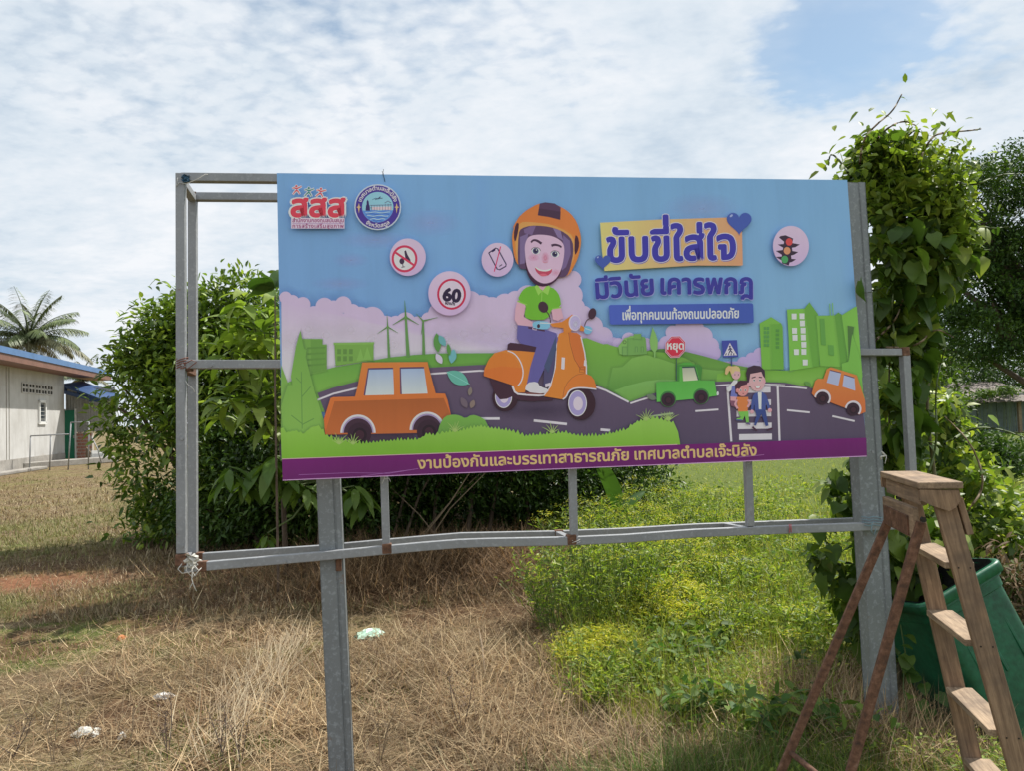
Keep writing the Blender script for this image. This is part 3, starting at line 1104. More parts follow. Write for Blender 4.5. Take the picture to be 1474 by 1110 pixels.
fm.line(zb(1070, 575, 1098, 566), 1.4, (50, 34, 44)); fm.line(zb(1122, 568, 1145, 572), 1.4, (50, 34, 44)); fm.poly(zb(1090, 632, 1136, 630, 1128, 652, 1104, 654), (224, 212, 230)); fm.line(zb(1090, 632, 1104, 655, 1128, 653, 1137, 630), .8, (170, 80, 80))
fm.build('printed_person', M['print'], panel, 'printed man in a blue suit walking two children over the crossing')

# ---- scooter with its rider (printed)
s = Art()
ORG = (212, 122, 44); ORD = (188, 102, 40); DK = (62, 36, 46)
wheel_d = lambda x, y, rx, ry, q: (s.ell(*z3(x, y)[0], rx, ry, (52, 28, 36)), s.ell(*z3(x - q, y - 2)[0], rx * .66, ry * .8, (216, 200, 220)), s.ell(*z3(x - q, y - 2)[0], rx * .6, ry * .74, (150, 142, 172)), s.ell(*z3(x - q + 4, y)[0], rx * .34, ry * .42, (196, 188, 212)))
s.glow(*z3(420, 960)[0], 80, 16, (50, 40, 56), .35)
wheel_d(188, 868, 18.6, 20.2, 12)
s.poly(z3(70, 730, 240, 780, 270, 845, 540, 880, 530, 892, 420, 895, 400, 900, 290, 890, 240, 862, 200, 880, 150, 885, 120, 850, 95, 790), DK)
# far leg and shoe
s.poly(z3(470, 460, 560, 430, 560, 560, 520, 780, 465, 785, 470, 660), (74, 70, 96)); s.poly(z3(478, 770, 515, 760, 518, 785, 480, 798), (196, 190, 214))
bodyp = z3(32, 700, 38, 655, 70, 590, 110, 545, 190, 522, 416, 536, 415, 560, 330, 835, 262, 835, 236, 778, 34, 712)
s.soft(smooth_poly(bodyp, 1), 4, .25); s.poly(bodyp, ORG)
s.poly(smooth_poly(z3(34, 705, 42, 640, 90, 570, 160, 535, 245, 560, 300, 640, 300, 740, 262, 790, 236, 776), 1), (204, 116, 40))
s.poly(z3(34, 668, 160, 640, 320, 655, 300, 760, 262, 800, 236, 776, 34, 712), (196, 108, 40))
s.line(smooth_poly(z3(205, 528, 255, 545, 300, 605, 322, 680, 308, 750, 280, 784), 2, False), 1.7, WHT)
s.line(smooth_poly(z3(240, 785, 262, 842, 330, 850, 462, 858, 500, 830, 548, 700, 562, 560, 566, 430, 590, 402), 1, False), 2.6, WHT)
s.poly(z3(330, 830, 460, 842, 470, 850, 340, 846), (110, 60, 50))
s.poly(z3(202, 520, 206, 480, 225, 468, 420, 490, 420, 510, 412, 538), DK)
# leg shield
sh = z3(566, 440, 580, 402, 620, 388, 710, 398, 738, 420, 760, 520, 780, 600, 776, 690, 845, 770, 850, 808, 700, 795, 650, 820, 610, 885, 470, 862, 520, 790, 555, 650)
s.poly(sh, ORG); s.poly(z3(650, 395, 710, 400, 735, 425, 762, 560, 770, 680, 720, 650, 680, 560), (190, 106, 44)); s.line(z3(648, 395, 660, 480, 690, 590, 735, 660), .8, (150, 80, 40))
s.line(z3(738, 425, 765, 540, 778, 640, 778, 700), 1.8, WHT)
fd = smooth_poly(z3(602, 884, 618, 790, 680, 710, 760, 690, 830, 720, 852, 808, 760, 798, 680, 800, 640, 840), 1)
s.poly(fd, (206, 116, 44)); s.line(smooth_poly(z3(604, 882, 622, 780, 690, 706, 770, 692), 1, False), .7, (150, 84, 44))
wheel_d(741, 915, 20.4, 23.6, 28)
s.poly(z3(640, 850, 660, 812, 720, 796, 850, 808, 850, 795, 760, 740, 660, 760, 610, 880), (206, 116, 44))
s.line(smooth_poly(z3(606, 884, 632, 866, 650, 820, 700, 798, 780, 800, 850, 810), 2, False), 1.9, WHT)
s.poly(z3(598, 575, 622, 578, 618, 664, 594, 660), (214, 196, 214)); s.poly(z3(762, 595, 780, 600, 776, 642, 758, 636), (214, 196, 214))
s.line(z3(728, 645, 764, 645, 764, 685, 728, 683, 728, 645), .7, (150, 84, 44)); s.line(z3(728, 664, 764, 665), .7, (150, 84, 44))
# rider: legs, arms, shirt
s.poly(z3(278, 340, 380, 352, 440, 358, 560, 400, 572, 440, 545, 530, 520, 640, 480, 640, 420, 770, 345, 770, 372, 640, 415, 500, 300, 475, 272, 440), (92, 88, 136))
s.poly(z3(470, 640, 556, 420, 560, 520, 500, 690), (66, 78, 100))
s.poly(smooth_poly(z3(342, 762, 420, 752, 440, 790, 510, 812, 480, 846, 330, 828), 1), (206, 198, 226))
s.poly(z3(278, 160, 340, 185, 322, 280, 390, 320, 388, 352, 280, 340, 256, 300, 262, 220), (208, 158, 158))
s.poly(z3(520, 215, 590, 205, 612, 290, 570, 310, 535, 300), (208, 158, 158))
shirt = smooth_poly(z3(410, 55, 350, 60, 310, 90, 275, 160, 345, 190, 322, 280, 380, 305, 500, 300, 525, 220, 595, 208, 585, 130, 550, 80, 510, 62), 1)
s.poly(shirt, (104, 172, 42)); s.poly(z3(420, 25, 500, 25, 500, 62, 460, 90, 425, 62), (208, 158, 158))
s.poly(z3(402, 62, 420, 42, 455, 95, 428, 125), (142, 194, 76)); s.poly(z3(515, 62, 495, 48, 455, 95, 498, 122), (142, 194, 76))
s.line(z3(276, 166, 346, 194), 1.8, (128, 186, 66)); s.line(z3(528, 222, 595, 212), 1.8, (128, 186, 66)); s.line(z3(455, 95, 450, 180), 1.6, (128, 186, 66))
s.poly(z3(355, 352, 475, 375, 475, 388, 355, 365), (72, 44, 62)); s.line(z3(388, 358, 415, 362, 415, 376, 388, 372, 388, 358), 1, (200, 180, 200))
# handlebar, gloves, headlight, mirrors
s.poly(smooth_poly(z3(385, 320, 440, 308, 515, 322, 510, 370, 440, 372, 388, 358), 1), (118, 176, 222)); s.line(z3(440, 325, 525, 328), 1.3, (206, 204, 226)); s.ell(*z3(430, 348)[0], 2.2, 3, DK)
s.poly(z3(514, 330, 600, 318, 640, 290, 676, 262, 680, 330, 665, 395, 612, 395, 610, 362, 530, 352), ORG)
s.poly(smooth_poly(z3(750, 350, 800, 345, 826, 375, 800, 410, 760, 400), 1), (112, 172, 212)); s.poly(z3(735, 340, 765, 360, 758, 388, 728, 380), ORG); s.line(z3(770, 365, 818, 380), .9, (210, 206, 226))
hx, hy = z3(693, 325)[0]
s.ell(hx, hy, 8.8, 11.6, (206, 190, 210)); s.ell(hx + .6, hy, 7.4, 10.2, (172, 164, 186)); s.glow(hx + 1, hy + 2, 6, 8, (205, 205, 205), .6)
s.line(smooth_poly(z3(480, 235, 505, 262, 516, 300, 516, 325), 2, False), 1.3, DK); s.ell(*z3(464, 210)[0], 7.0, 8.4, DK, -25)
s.line(smooth_poly(z3(806, 290, 780, 305, 768, 330, 764, 350), 2, False), 1.3, DK); s.ell(*z3(820, 258)[0], 5.6, 8.2, DK, 15)
s.build('printed_scooter', M['print'], panel, 'printed orange scooter with its rider in green shirt')

# helmeted head
hd = Art()
outer = smooth_poly(z2(350, 600, 345, 500, 380, 380, 450, 270, 560, 200, 640, 160, 760, 160, 870, 200, 970, 270, 1040, 370, 1078, 500, 1080, 600, 1050, 740, 990, 860, 950, 925, 860, 950, 600, 800, 420, 840, 370, 740), 2)
hd.soft(outer, 3, .2)
hd.poly(outer, (212, 122, 50))
hd.poly(smooth_poly(z2(405, 365, 620, 350, 860, 420, 1010, 520, 1020, 700, 950, 880, 900, 930, 440, 860, 385, 700, 380, 500), 1), (206, 146, 72))
hd.poly(smooth_poly(z2(345, 440, 378, 375, 440, 280, 560, 200, 640, 165, 760, 160, 870, 200, 970, 270, 1040, 370, 1075, 520, 1010, 500, 900, 425, 760, 385, 600, 365, 470, 358, 405, 368), 1), (208, 116, 50))
hd.poly(smooth_poly(z2(415, 480, 440, 430, 540, 398, 680, 402, 800, 425, 920, 480, 990, 560, 1000, 680, 965, 850, 930, 935, 855, 955, 780, 900, 500, 860, 425, 860, 405, 760), 1), (84, 62, 84))
hd.poly(z2(545, 405, 600, 402, 560, 500, 480, 480, 470, 440), (112, 92, 120)); hd.poly(z2(780, 425, 860, 450, 890, 560, 830, 520), (124, 108, 136)); hd.poly(z2(430, 520, 520, 480, 500, 600, 480, 800, 430, 810), (116, 100, 128)); hd.poly(z2(890, 500, 960, 560, 970, 700, 920, 840, 870, 880), (112, 94, 124))
hd.poly(smooth_poly(z2(480, 800, 520, 950, 600, 1035, 700, 1050, 790, 1010, 850, 940, 880, 860, 850, 860, 690, 990, 540, 900, 500, 780), 1), (60, 26, 48))
hd.poly(smooth_poly(z2(485, 700, 480, 620, 500, 545, 540, 505, 640, 492, 760, 505, 840, 540, 895, 590, 905, 680, 880, 830, 840, 930, 780, 995, 690, 1020, 610, 990, 540, 920, 500, 830), 2), (218, 170, 178))
hd.glow(*z2(575, 740)[0], 9, 6, (206, 130, 144), .4); hd.glow(*z2(810, 900)[0], 8, 6, (206, 120, 134), .3); hd.glow(*z2(700, 740)[0], 6, 9, (204, 130, 140), .65)
hd.poly(z2(620, 290, 640, 165, 700, 152, 800, 165, 862, 205, 858, 338, 740, 308), (78, 54, 74)); hd.poly(z2(632, 215, 862, 250, 858, 338, 740, 308, 620, 290), (66, 44, 60))
hd.poly(smooth_poly(z2(362, 500, 385, 380, 420, 365, 415, 450, 380, 590), 1), (66, 32, 44)); hd.poly(smooth_poly(z2(1012, 500, 1045, 510, 1062, 600, 1040, 680, 1008, 718), 1), (66, 32, 44))
hd.line(smooth_poly(z2(548, 578, 570, 552, 610, 555, 660, 590), 2, False), 3.8, (66, 42, 60), (.6, 1)); hd.line(smooth_poly(z2(765, 612, 800, 600, 850, 612, 872, 630), 2, False), 3.8, (66, 42, 60), (1, .6))
for (x, y, r) in ((600, 668, 1), (803, 702, .95)):
    cx, cy = z2(x, y)[0]
    hd.ell(cx, cy, 6.4 * r, 4.9 * r, (216, 208, 232), 8); hd.line(ellp(cx, cy, 6.6 * r, 5.2 * r, 8, 12, 185, 350), .8, (90, 60, 80)); hd.ell(cx - .4, cy, 4.2 * r, 4.3 * r, (70, 66, 96)); hd.ell(cx - .4, cy, 2.4, 2.5, (36, 28, 50)); hd.ell(cx + .8, cy - 1.4, .9, .9, (220, 216, 236), n=10)
hd.poly(smooth_poly(z2(583, 840, 640, 865, 700, 880, 775, 850, 765, 900, 720, 935, 660, 935, 610, 900), 1), (176, 66, 82)); hd.poly(smooth_poly(z2(580, 825, 640, 862, 700, 872, 776, 848, 745, 880, 690, 888, 620, 875), 1), (224, 214, 232)); hd.poly(smooth_poly(z2(630, 915, 690, 905, 730, 925, 690, 938, 655, 936), 1), (206, 96, 106))
hd.line(smooth_poly(z2(670, 780, 695, 796, 725, 782), 2, False), .7, (190, 120, 130))
hd.build('printed_helmet', M['print'], panel, 'printed smiling face in an open orange and black helmet')

# ---- grass and bushes at the foot of the print
g = Art()
GG = (132, 182, 66)
bush = z6(940, 800, 985, 760, 1000, 700, 1030, 655, 1080, 645, 1120, 652, 1150, 670, 1190, 645, 1240, 660) + [(700, 606), (705, 625), (700, 640), (620, 640)]
g.soft(smooth_poly(bush, 1), 4, .3); g.poly(smooth_poly(bush, 1), ggrad((112, 166, 66), (84, 132, 54), 598, 640))
top = []
anchor = [(404, 617), (412, 623), (424, 621), (436, 625), (447, 616), (455, 614), (463, 619), (468, 627), (480, 634), (520, 640), (560, 636), (600, 634), (616, 626), (626, 628), (640, 624), (660, 622), (690, 615), (736, 622), (755, 629), (790, 626), (812, 624), (835, 629), (860, 629), (885, 624), (900, 620), (915, 609), (930, 605), (943, 603), (955, 606), (966, 609), (972, 616)]
rj = random.Random(5)
for (x0, y0), (x1, y1) in zip(anchor, anchor[1:]):
    n_ = max(1, int((x1 - x0) / 5))
    for q in range(n_):
        u = q / n_
        x = x0 + (x1 - x0) * u; y = y0 + (y1 - y0) * u
        a_ = 1.5 if x < 470 else rj.uniform(2.5, 6)
        top += [(x, y), (x + (x1 - x0) / n_ * .5, y - a_)]
top += [(976, 622), (979, 639)]
bot = [(x, band_y(x) + 1) for x in np.linspace(979, 405.5, 30)]
g.soft(top + bot, 3.5, .3); g.poly(top + bot, ggrad((134, 182, 70), (112, 168, 42), 610, 650))
for (x, y, n_) in ((488, 640, 7), (508, 640, 6), (655, 622, 7), (795, 624, 6), (930, 606, 7), (962, 606, 8)):
    for q in range(n_):
        a = R(-150 + 120 * q / (n_ - 1)); ln = rj.uniform(11, 18)
        g.line([(x, y), (x + math.cos(a) * ln * .6, y + math.sin(a) * ln * .7), (x + math.cos(a) * ln, y + math.sin(a) * ln)], 1.6, (150, 180, 92), (1, .15))
g.build('printed_grass', M['print'], panel)

# ---- purple foot band and its lettering
pb = Art()
z_ = pb._z()
xs = np.linspace(0, 1, 24)
Aline = [(406 + 841 * u, band_y(406 + 841 * u)) for u in xs]; Bline = [(407 + 841 * u, edge_bottom(407 + 841 * u)) for u in xs]
pb.strip(Aline, Bline, (104, 24, 92), (94, 26, 84), z_)
pb.line([(406, 661.2), (975, 640.3)], 1.0, (196, 166, 150))
pb.line([(407, 691.8), (1247.5, 657.0)], 1.1, (190, 150, 180))
pb.line([(430, 684), (505, 681), (560, 682), (602, 675)], .5, (160, 110, 160)); pb.line([(520, 686), (590, 677)], .5, (160, 110, 160)); pb.line([(1060, 659), (1100, 655)], .7, (160, 110, 150))
GOLD = (234, 172, 104)
put_text(pb, 'งานป้องกันและบรรเทาสาธารณภัย', 601.5, 675.2, 905, 662.6, 12.0, GOLD, 0.026)
put_text(pb, 'เทศบาลตำบลเจ๊ะบิลัง', 914, 662.2, 1089, 656.0, 12.0, GOLD, 0.026)
pb.build('printed_band', M['print'], panel)

# ---- headline
tt = Art()
boxp = z4(135, 170, 600, 145, 1150, 128, 1290, 128, 1300, 515, 1285, 522, 900, 520, 170, 565, 150, 400)
tt.poly(boxp, gradient([(865, (224, 190, 108)), (930, (222, 180, 106)), (985, (226, 158, 110)), (1068, (226, 146, 100))], 0))
NAV = (58, 54, 142); NV2 = (62, 72, 142)
EDGE = (214, 196, 214)
x0, y0 = z4(198, 488)[0]; x1, y1 = z4(1236, 463)[0]
put_text(tt, 'ขับขี่ใส่ใจ', x0 + .6, y0 + .9, x1 + .6, y1 + .9, 34, (96, 84, 150), 0.05)
put_text(tt, 'ขับขี่ใส่ใจ', x0, y0, x1, y1, 34, EDGE, 0.050)
put_text(tt, 'ขับขี่ใส่ใจ', x0, y0, x1, y1, 34, NAV, 0.032)
for (tx, xa, ya, xb, yb2) in (('มีวินัย', 108, 790, 572, 756), ('เคารพกฎ', 634, 752, 1376, 746)):
    a0, b0 = z4(xa, ya)[0]; a1, b1 = z4(xb, yb2)[0]
    put_text(tt, tx, a0 + .4, b0 + .8, a1 + .4, b1 + .8, 22.0, (150, 150, 200), 0.036)
    put_text(tt, tx, a0, b0, a1, b1, 22.0, (54, 52, 130), 0.031)


def rrect(p0, p1, p2, p3, r):
    pts = [p0, p1, p2, p3]; out = []
    for i in range(4):
        a = Vector(pts[i - 1]); b = Vector(pts[i]); c = Vector(pts[(i + 1) % 4])
        u = (a - b).normalized(); w = (c - b).normalized()
        P, Q = b + u * r, b + w * r
        for t in (0, .33, .66, 1):
            m = P * (1 - t) ** 2 + b * 2 * t * (1 - t) + Q * t ** 2
            out.append((m.x, m.y))
    return out


tt.poly(rrect(*z4(205, 842, 1384, 828, 1390, 990, 215, 1003), 3.4), gradient([(875, (70, 92, 164)), (1086, (60, 84, 150))], 0))
a0, b0 = z4(320, 964)[0]; a1, b1 = z4(1266, 948)[0]
put_text(tt, 'เพื่อทุกคนบนท้องถนนปลอดภัย', a0, b0, a1, b1, 10.6, (208, 204, 232), 0.022)


def heart(a, cx, cy, w, c):
    p = []
    for i in range(40):
        t = 2 * math.pi * i / 40
        p.append((cx + w / 34 * 16 * math.sin(t) ** 3, cy - w / 34 * (13 * math.cos(t) - 5 * math.cos(2 * t) - 2 * math.cos(3 * t) - math.cos(4 * t))))
    a.soft(p, 1.5, .3); a.poly(p, c)
    a.ell(cx - w * .30, cy - w * .24, w * .07, w * .04, (150, 165, 205), -40, 12)


heart(tt, *z4(1270, 165)[0], 38, (62, 84, 146)); heart(tt, *z4(158, 486)[0], 24.5, (62, 84, 146))
tt.build('printed_headline', M['print'], panel)

# ---- pictogram discs
pc = Art()
DISC = (196, 180, 228)


def disc(cx, cy, rx, ry, c=DISC, c2=(188, 166, 208)):
    pc.glow(cx, cy + 1, rx + 6, ry + 6, (60, 90, 140), .3)
    pc.ell(cx, cy, rx, ry, gradient([(cy - ry, c), (cy + ry, c2)]), n=40)


disc(587, 369.7, 26, 27)
pc.ring(582.3, 372, 18.6, 19.6, 3.4, (186, 50, 76)); pc.ell(582.3, 372, 15.4, 16.2, (212, 200, 234))
pc.poly([(582, 361), (584.3, 359.6), (586.5, 366), (590.5, 373), (592, 379), (588, 376), (583.5, 371)], (58, 40, 60))
pc.poly(ellp(578.5, 375.5, 3.6, 4.3, 0, 16), (58, 40, 60)); pc.line([(579.5, 379), (580.4, 384)], 1.1, (58, 40, 60)); pc.line([(577.8, 384.2), (583, 383.4)], 1.0, (58, 40, 60))
pc.line([(568, 362), (597, 382)], 3.2, (190, 52, 78))
pc.build('printed_pictogram', M['print'], panel, 'printed no drinking sign')
pc = Art(); disc(647, 421.8, 30.5, 32)
pc.ring(650, 423, 20.8, 22.4, 3.4, (180, 40, 68)); pc.ell(650, 423, 17.8, 19.4, (206, 188, 226))
put_text(pc, '60', 637.5, 431.5, 661.5, 434.5, 14.0, (38, 24, 50), 0.055)
put_text(pc, 'km/h', 641, 437.5, 654.5, 439, 3.9, (38, 24, 50), 0.04)
pc.build('printed_pictogram', M['print'], panel, 'printed 60 speed sign')
pc = Art(); disc(*z2(193, 762)[0], 23, 24.5)
ph = z2(100, 690, 175, 638, 195, 645, 285, 810, 280, 832, 215, 868, 190, 862)
pc.line(ph + [ph[0], ph[1]], 1.7, (46, 34, 70)); pc.poly(z2(125, 672, 172, 645, 168, 665, 140, 682), (46, 34, 70)); pc.line(z2(212, 832, 242, 812), 1.3, (46, 34, 70)); pc.line(z2(226, 620, 158, 888), 1.5, (190, 50, 90))
pc.build('printed_pictogram', M['print'], panel, 'printed no phone sign')
pc = Art(); disc(1138.5, 353.5, 26, 29)
pc.poly(z5(100, 88, 122, 84, 155, 98, 152, 118, 184, 124, 164, 136, 150, 138, 152, 152, 177, 157, 160, 168, 146, 172, 148, 186, 168, 188, 150, 200, 140, 202, 136, 215, 108, 206, 104, 192, 80, 178, 106, 176, 106, 168, 80, 152, 110, 148, 112, 138, 88, 124, 114, 122, 116, 112, 94, 94), (52, 36, 50))
for (x, y, c) in ((138, 113, (196, 70, 64)), (129, 151, (214, 140, 92)), (119, 189, (70, 150, 84))):
    pc.ell(*z5(x, y)[0], 4.9, 5.4, c)
pc.build('printed_pictogram', M['print'], panel, 'printed traffic light')

# ---- emblem and logo, top left
em = Art()
ex, ey = 543.7, 297.6
em.ell(ex, ey, 33.8, 33.2, (176, 190, 226)); em.ell(ex, ey, 32, 31.3, (66, 48, 126)); em.ell(ex, ey, 22.6, 22, (132, 186, 222), n=36)
em.poly([(ex - 22, ey + 4.5)] + [(ex - 22 + 44 * u, ey + 4.5 + .7 * math.sin(u * 14)) for u in np.linspace(0, 1, 16)] + ellp(ex, ey, 22.4, 21.8, 0, 20, 12, 168), (84, 132, 184))
for q in range(6):
    yy = ey + 7.5 + q * 2.4; hw = math.sqrt(max(1, 21 ** 2 - (yy - ey) ** 2))
    em.line([(ex - hw + hw * 2 * u, yy + .7 * math.sin(u * 12 + q * 2)) for u in np.linspace(0.05, .95, 14)], .9, (60, 90, 150) if q % 2 else (176, 206, 232))
em.poly([(ex - 17.5, ey + 5), (ex - 17, ey - 2), (ex - 16, ey - 4), (ex - 16, ey - 8), (ex - 14.6, ey - 11), (ex - 13, ey - 8), (ex - 12.6, ey - 4), (ex - 11.6, ey - 2), (ex - 11, ey + 5)], (50, 36, 84))
em.line([(ex - 11, ey - 2.6), (ex + 20, ey - 3.4)], .8, (90, 80, 110)); em.line([(ex - 11, ey + 1), (ex + 20, ey + .6)], .8, (110, 100, 120)); em.poly([(ex - 8, ey - .6), (ex + 20, ey - 1), (ex + 20, ey + 4), (ex - 8, ey + 4)], (196, 180, 170))
for q in range(8): em.line([(ex - 9 + q * 4, ey - 5 if q > 4 else ey - 2.6), (ex - 9 + q * 4, ey + 4.6)], .5, (90, 84, 110))
em.line([(ex + 10, ey - 6), (ex + 15, ey - 9), (ex + 19, ey - 6)], .8, (90, 80, 110))
em.line([(ex - 8, ey - 11), (ex - 3, ey - 13), (ex, ey - 12), (ex + 4, ey - 15)], 1.2, (50, 50, 80), (.3, 1.2)); em.line([(ex - 4, ey - 11), (ex + 2, ey - 12.6), (ex + 7, ey - 13)], .8, (50, 50, 80))
put_text(em, 'เทศบาลตำบลเจ๊ะบิลัง', 0, 0, 1, 1, 4.2, (214, 196, 214), 0.03, arc=(ex, ey, 24.8, 198, 342, 1))
put_text(em, 'จังหวัดสตูล', 0, 0, 1, 1, 4.2, (214, 196, 214), 0.03, arc=(ex, ey, 29.2, 127, 53, -1))
for sx in (-1, 1):
    em.poly([(ex + sx * 27, ey - 6), (ex + sx * 28.6, ey - 1), (ex + sx * 31, ey), (ex + sx * 28.6, ey + 1), (ex + sx * 27, ey + 9), (ex + sx * 26, ey + 1), (ex + sx * 24, ey), (ex + sx * 26, ey - 1)], (214, 170, 110))
em.build('printed_emblem', M['print'], panel, 'printed round municipal emblem with a purple ring')

lg = Art()
RED = (196, 62, 74)


def fig(cx, cy, c, sc_, rot):
    cr, sr = math.cos(R(rot)), math.sin(R(rot))
    P = lambda x, y: (cx + (x * cr - y * sr) * sc_, cy + (x * sr + y * cr) * sc_)
    limbs = [[(0, -1), (4, -3), (8, -5)], [(0, -1), (-4, -2.5), (-7, -1.5)], [(0, 1), (-3, 4), (-6, 8)], [(0, 1), (3, 4), (5, 7.5)]]
    for w_, cc in ((4.6, (214, 200, 222)), (2.3, c)):
        for l_ in limbs:
            lg.line([P(*q) for q in l_], w_ * sc_, cc, (1, .35 if w_ < 4 else .8))
        lg.ell(*P(-.5, -5), (2.6 if w_ > 4 else 1.7) * sc_, (2.6 if w_ > 4 else 1.7) * sc_, cc, n=12)


fig(427, 272, (206, 74, 74), .92, 0); fig(444.5, 275, (40, 128, 110), .95, 5); fig(461.5, 276, (206, 74, 74), .95, 12)
lg.poly([(419, 313), (496, 313), (496, 328.5), (419, 328.5)], (196, 186, 214))
put_text(lg, 'สสส', 418.5, 311.0, 497, 311.0, 24, (222, 204, 222), 0.08)
put_text(lg, 'สสส', 419.8, 310.6, 496, 310.6, 23.5, (206, 62, 72), 0.042)
put_text(lg, 'สำนักงานกองทุนสนับสนุน', 421, 319.2, 494.5, 319.2, 4.3, (150, 74, 110), 0.02)
put_text(lg, 'การสร้างเสริมสุขภาพ', 421, 327.4, 494.5, 327.4, 4.3, (150, 74, 110), 0.02, track=.06)
lg.line([(421, 321.2), (494, 321.2)], .5, (150, 100, 150))
lg.build('printed_logo', M['print'], panel, 'printed red three letter logo with small leaping figures')

# ------------------------------------------------------------------ posts and tube frame
NB = -PN                                             # direction away from the viewer, square to the panel
OFF_F, OFF_B = 0.045, 0.33                           # front and rear tube planes
TW = 0.038


def tube_px(a, b, off, name='frame_tube', w=TW, d=TW, ofb=None, mat='galv', parent=frame):
    m_ = MB()
    m_.bar(pp(*a, off), pp(*b, off if ofb is None else ofb), w, d, PN)
    return m_.build(name, M[mat], parent, bevel=.003)


# left end: front and rear uprights
tube_px((260.5, 250), (262, 797), OFF_F)
tube_px((277.5, 280), (278, 797), OFF_B)
# top rails
tube_px((262, 255.5), (405, 257), OFF_F + .001)
tube_px((1215, 266), (400, 257), OFF_F + .002)
tube_px((278, 283), (1222, 290), OFF_B)
tube_px((420.5, 524.5), (1236, 507.5), OFF_F + .0035)
m_ = MB(); m_.bar(pp(262, 262, OFF_F + .02), pp(277, 284, OFF_B - .02), .034, .034, PU); m_.build('frame_tie', M['galv'], frame, bevel=.003)
# mid rails
tube_px((264, 524.5), (420, 524.5), OFF_F + .003)
m_ = MB(); m_.bar(pp(262, 529, OFF_F + .02), pp(277, 536, OFF_B - .02), .034, .034, PU); m_.build('frame_tie', M['rust'], frame, bevel=.003)
tube_px((1236, 507), (1301, 507), OFF_F + .001, w=.034, d=.034)
tube_px((1301.5, 503), (1316, 757), OFF_F + .002, w=.038)
# bottom rails: front bent, rear straight in runs
def poly_rail(pts, off, w=TW):
    m_ = MB()
    P = [pp(x, y, off) for x, y in pts]
    for a, b in zip(P, P[1:]):
        dv = (b - a).normalized()
        m_.bar(a - dv * .0035, b + dv * .0035, w, w, PN)
    return m_.build('frame_tube', M['galv'], frame, bevel=.003)


poly_rail([(268, 818), (300, 815), (456, 801.5), (556, 792), (610, 787), (660, 783), (700, 781.5), (824, 779)], OFF_F)
poly_rail([(824.2, 779), (900, 775.5), (1000, 768), (1083, 764.5), (1310, 756)], OFF_F + .0015)
poly_rail([(284, 803), (456, 791.5), (549, 783), (610, 777.5), (664, 773), (804, 770)], OFF_B)
poly_rail([(804.2, 770), (900, 766), (1000, 760), (1233, 751), (1300, 748)], OFF_B + .0015)
# stub uprights under the panel and their cross ties
for (xa, ya, xb, yb_) in ((552.5, 672, 556, 786), (823.5, 660, 826, 775), (1075.5, 650, 1079.5, 758)):
    tube_px((xa, ya), (xb, yb_), OFF_F + .004, w=.034, d=.034)
for (a, b) in (((804, 770), (822, 779)), ((1046, 758), (1076, 764)), ((272, 800), (264, 812))):
    m_ = MB(); m_.bar(pp(*a, OFF_B - .02), pp(*b, OFF_F + .02), .03, .03, PU); m_.build('frame_tie', M['galv'], frame, bevel=.002)
# rusty weld patches
for (x, y, o_, sz) in ((262, 806, OFF_F, .023), (286, 803, OFF_B, .0222), (292, 815.5, OFF_F, .0205), (557, 790, OFF_F, .021), (822, 777, OFF_F, .0215), (804, 770, OFF_B, .0215), (277.5, 283, OFF_B, .0205), (1301, 506, OFF_F, .0205), (270, 527, OFF_F + .01, .021)):
    m_ = MB(); m_.hexa(pp(x, y, o_), PR * sz, PU * (sz * 1.05), PN * sz)
    m_.build('rust_patch', M['rust'], frame, bevel=.004)
for (x, y, o_) in ((262, 632, OFF_F), (262, 787, OFF_F), (263, 525, OFF_F), (304, 526, OFF_F), (410, 809.5, OFF_F), (1256, 651, .0)):
    m_ = MB(); c_ = pp(x, y, o_ - TW / 2); m_.tube([c_, c_ + PN * .006], .007, 8)
    m_.build('bolt', M['galv'], frame)


def cpost(top, bot, width, depth, off, face_left=True):
    """galvanised channel post with return lips; top and bottom given by pixel centres"""
    a = pp(*top, off); b = pp(*bot, off)
    ax = (a - b).normalized()
    r = (PR - ax * PR.dot(ax)).normalized(); n_ = ax.cross(r).normalized()
    if n_.dot(PN) < 0: n_ = -n_
    w, d, t, l = width / 2, depth, .006, .018
    prof = [(-w, 0), (-w, -d), (-w + l, -d), (-w + l, -d + t), (-w + t, -d + t), (-w + t, -t), (w - t, -t), (w - t, -d + t), (w - l, -d + t), (w - l, -d), (w, -d), (w, 0)]
    # the outer face carries two shallow rolled grooves
    face = [(w, 0), (w * .55, 0), (w * .5, -.004), (w * .42, -.004), (w * .37, 0)]
    prof = prof[:-1] + face
    m_ = MB(); m_.extrude(prof, b, a, r, n_)
    return m_.build('post', M['post'], frame, bevel=.0025)


# left post stands nearly square on, its right flange seen at a slant
pl = cpost((470, 640), (492, 1140), .098, .085, OFF_F + .027)
pr_ = cpost((1228, 262), (1282.5, 1130), .128, .075, OFF_F + .027)
for (x, y, dx) in ((488, 812, .006),):
    m_ = MB(); m_.hexa(pp(x, y, OFF_F + .03), PR * .012, PU * .03, PN * .022); m_.build('rust_patch', M['rust'], frame, bevel=.004)
# steel bracket across the right post

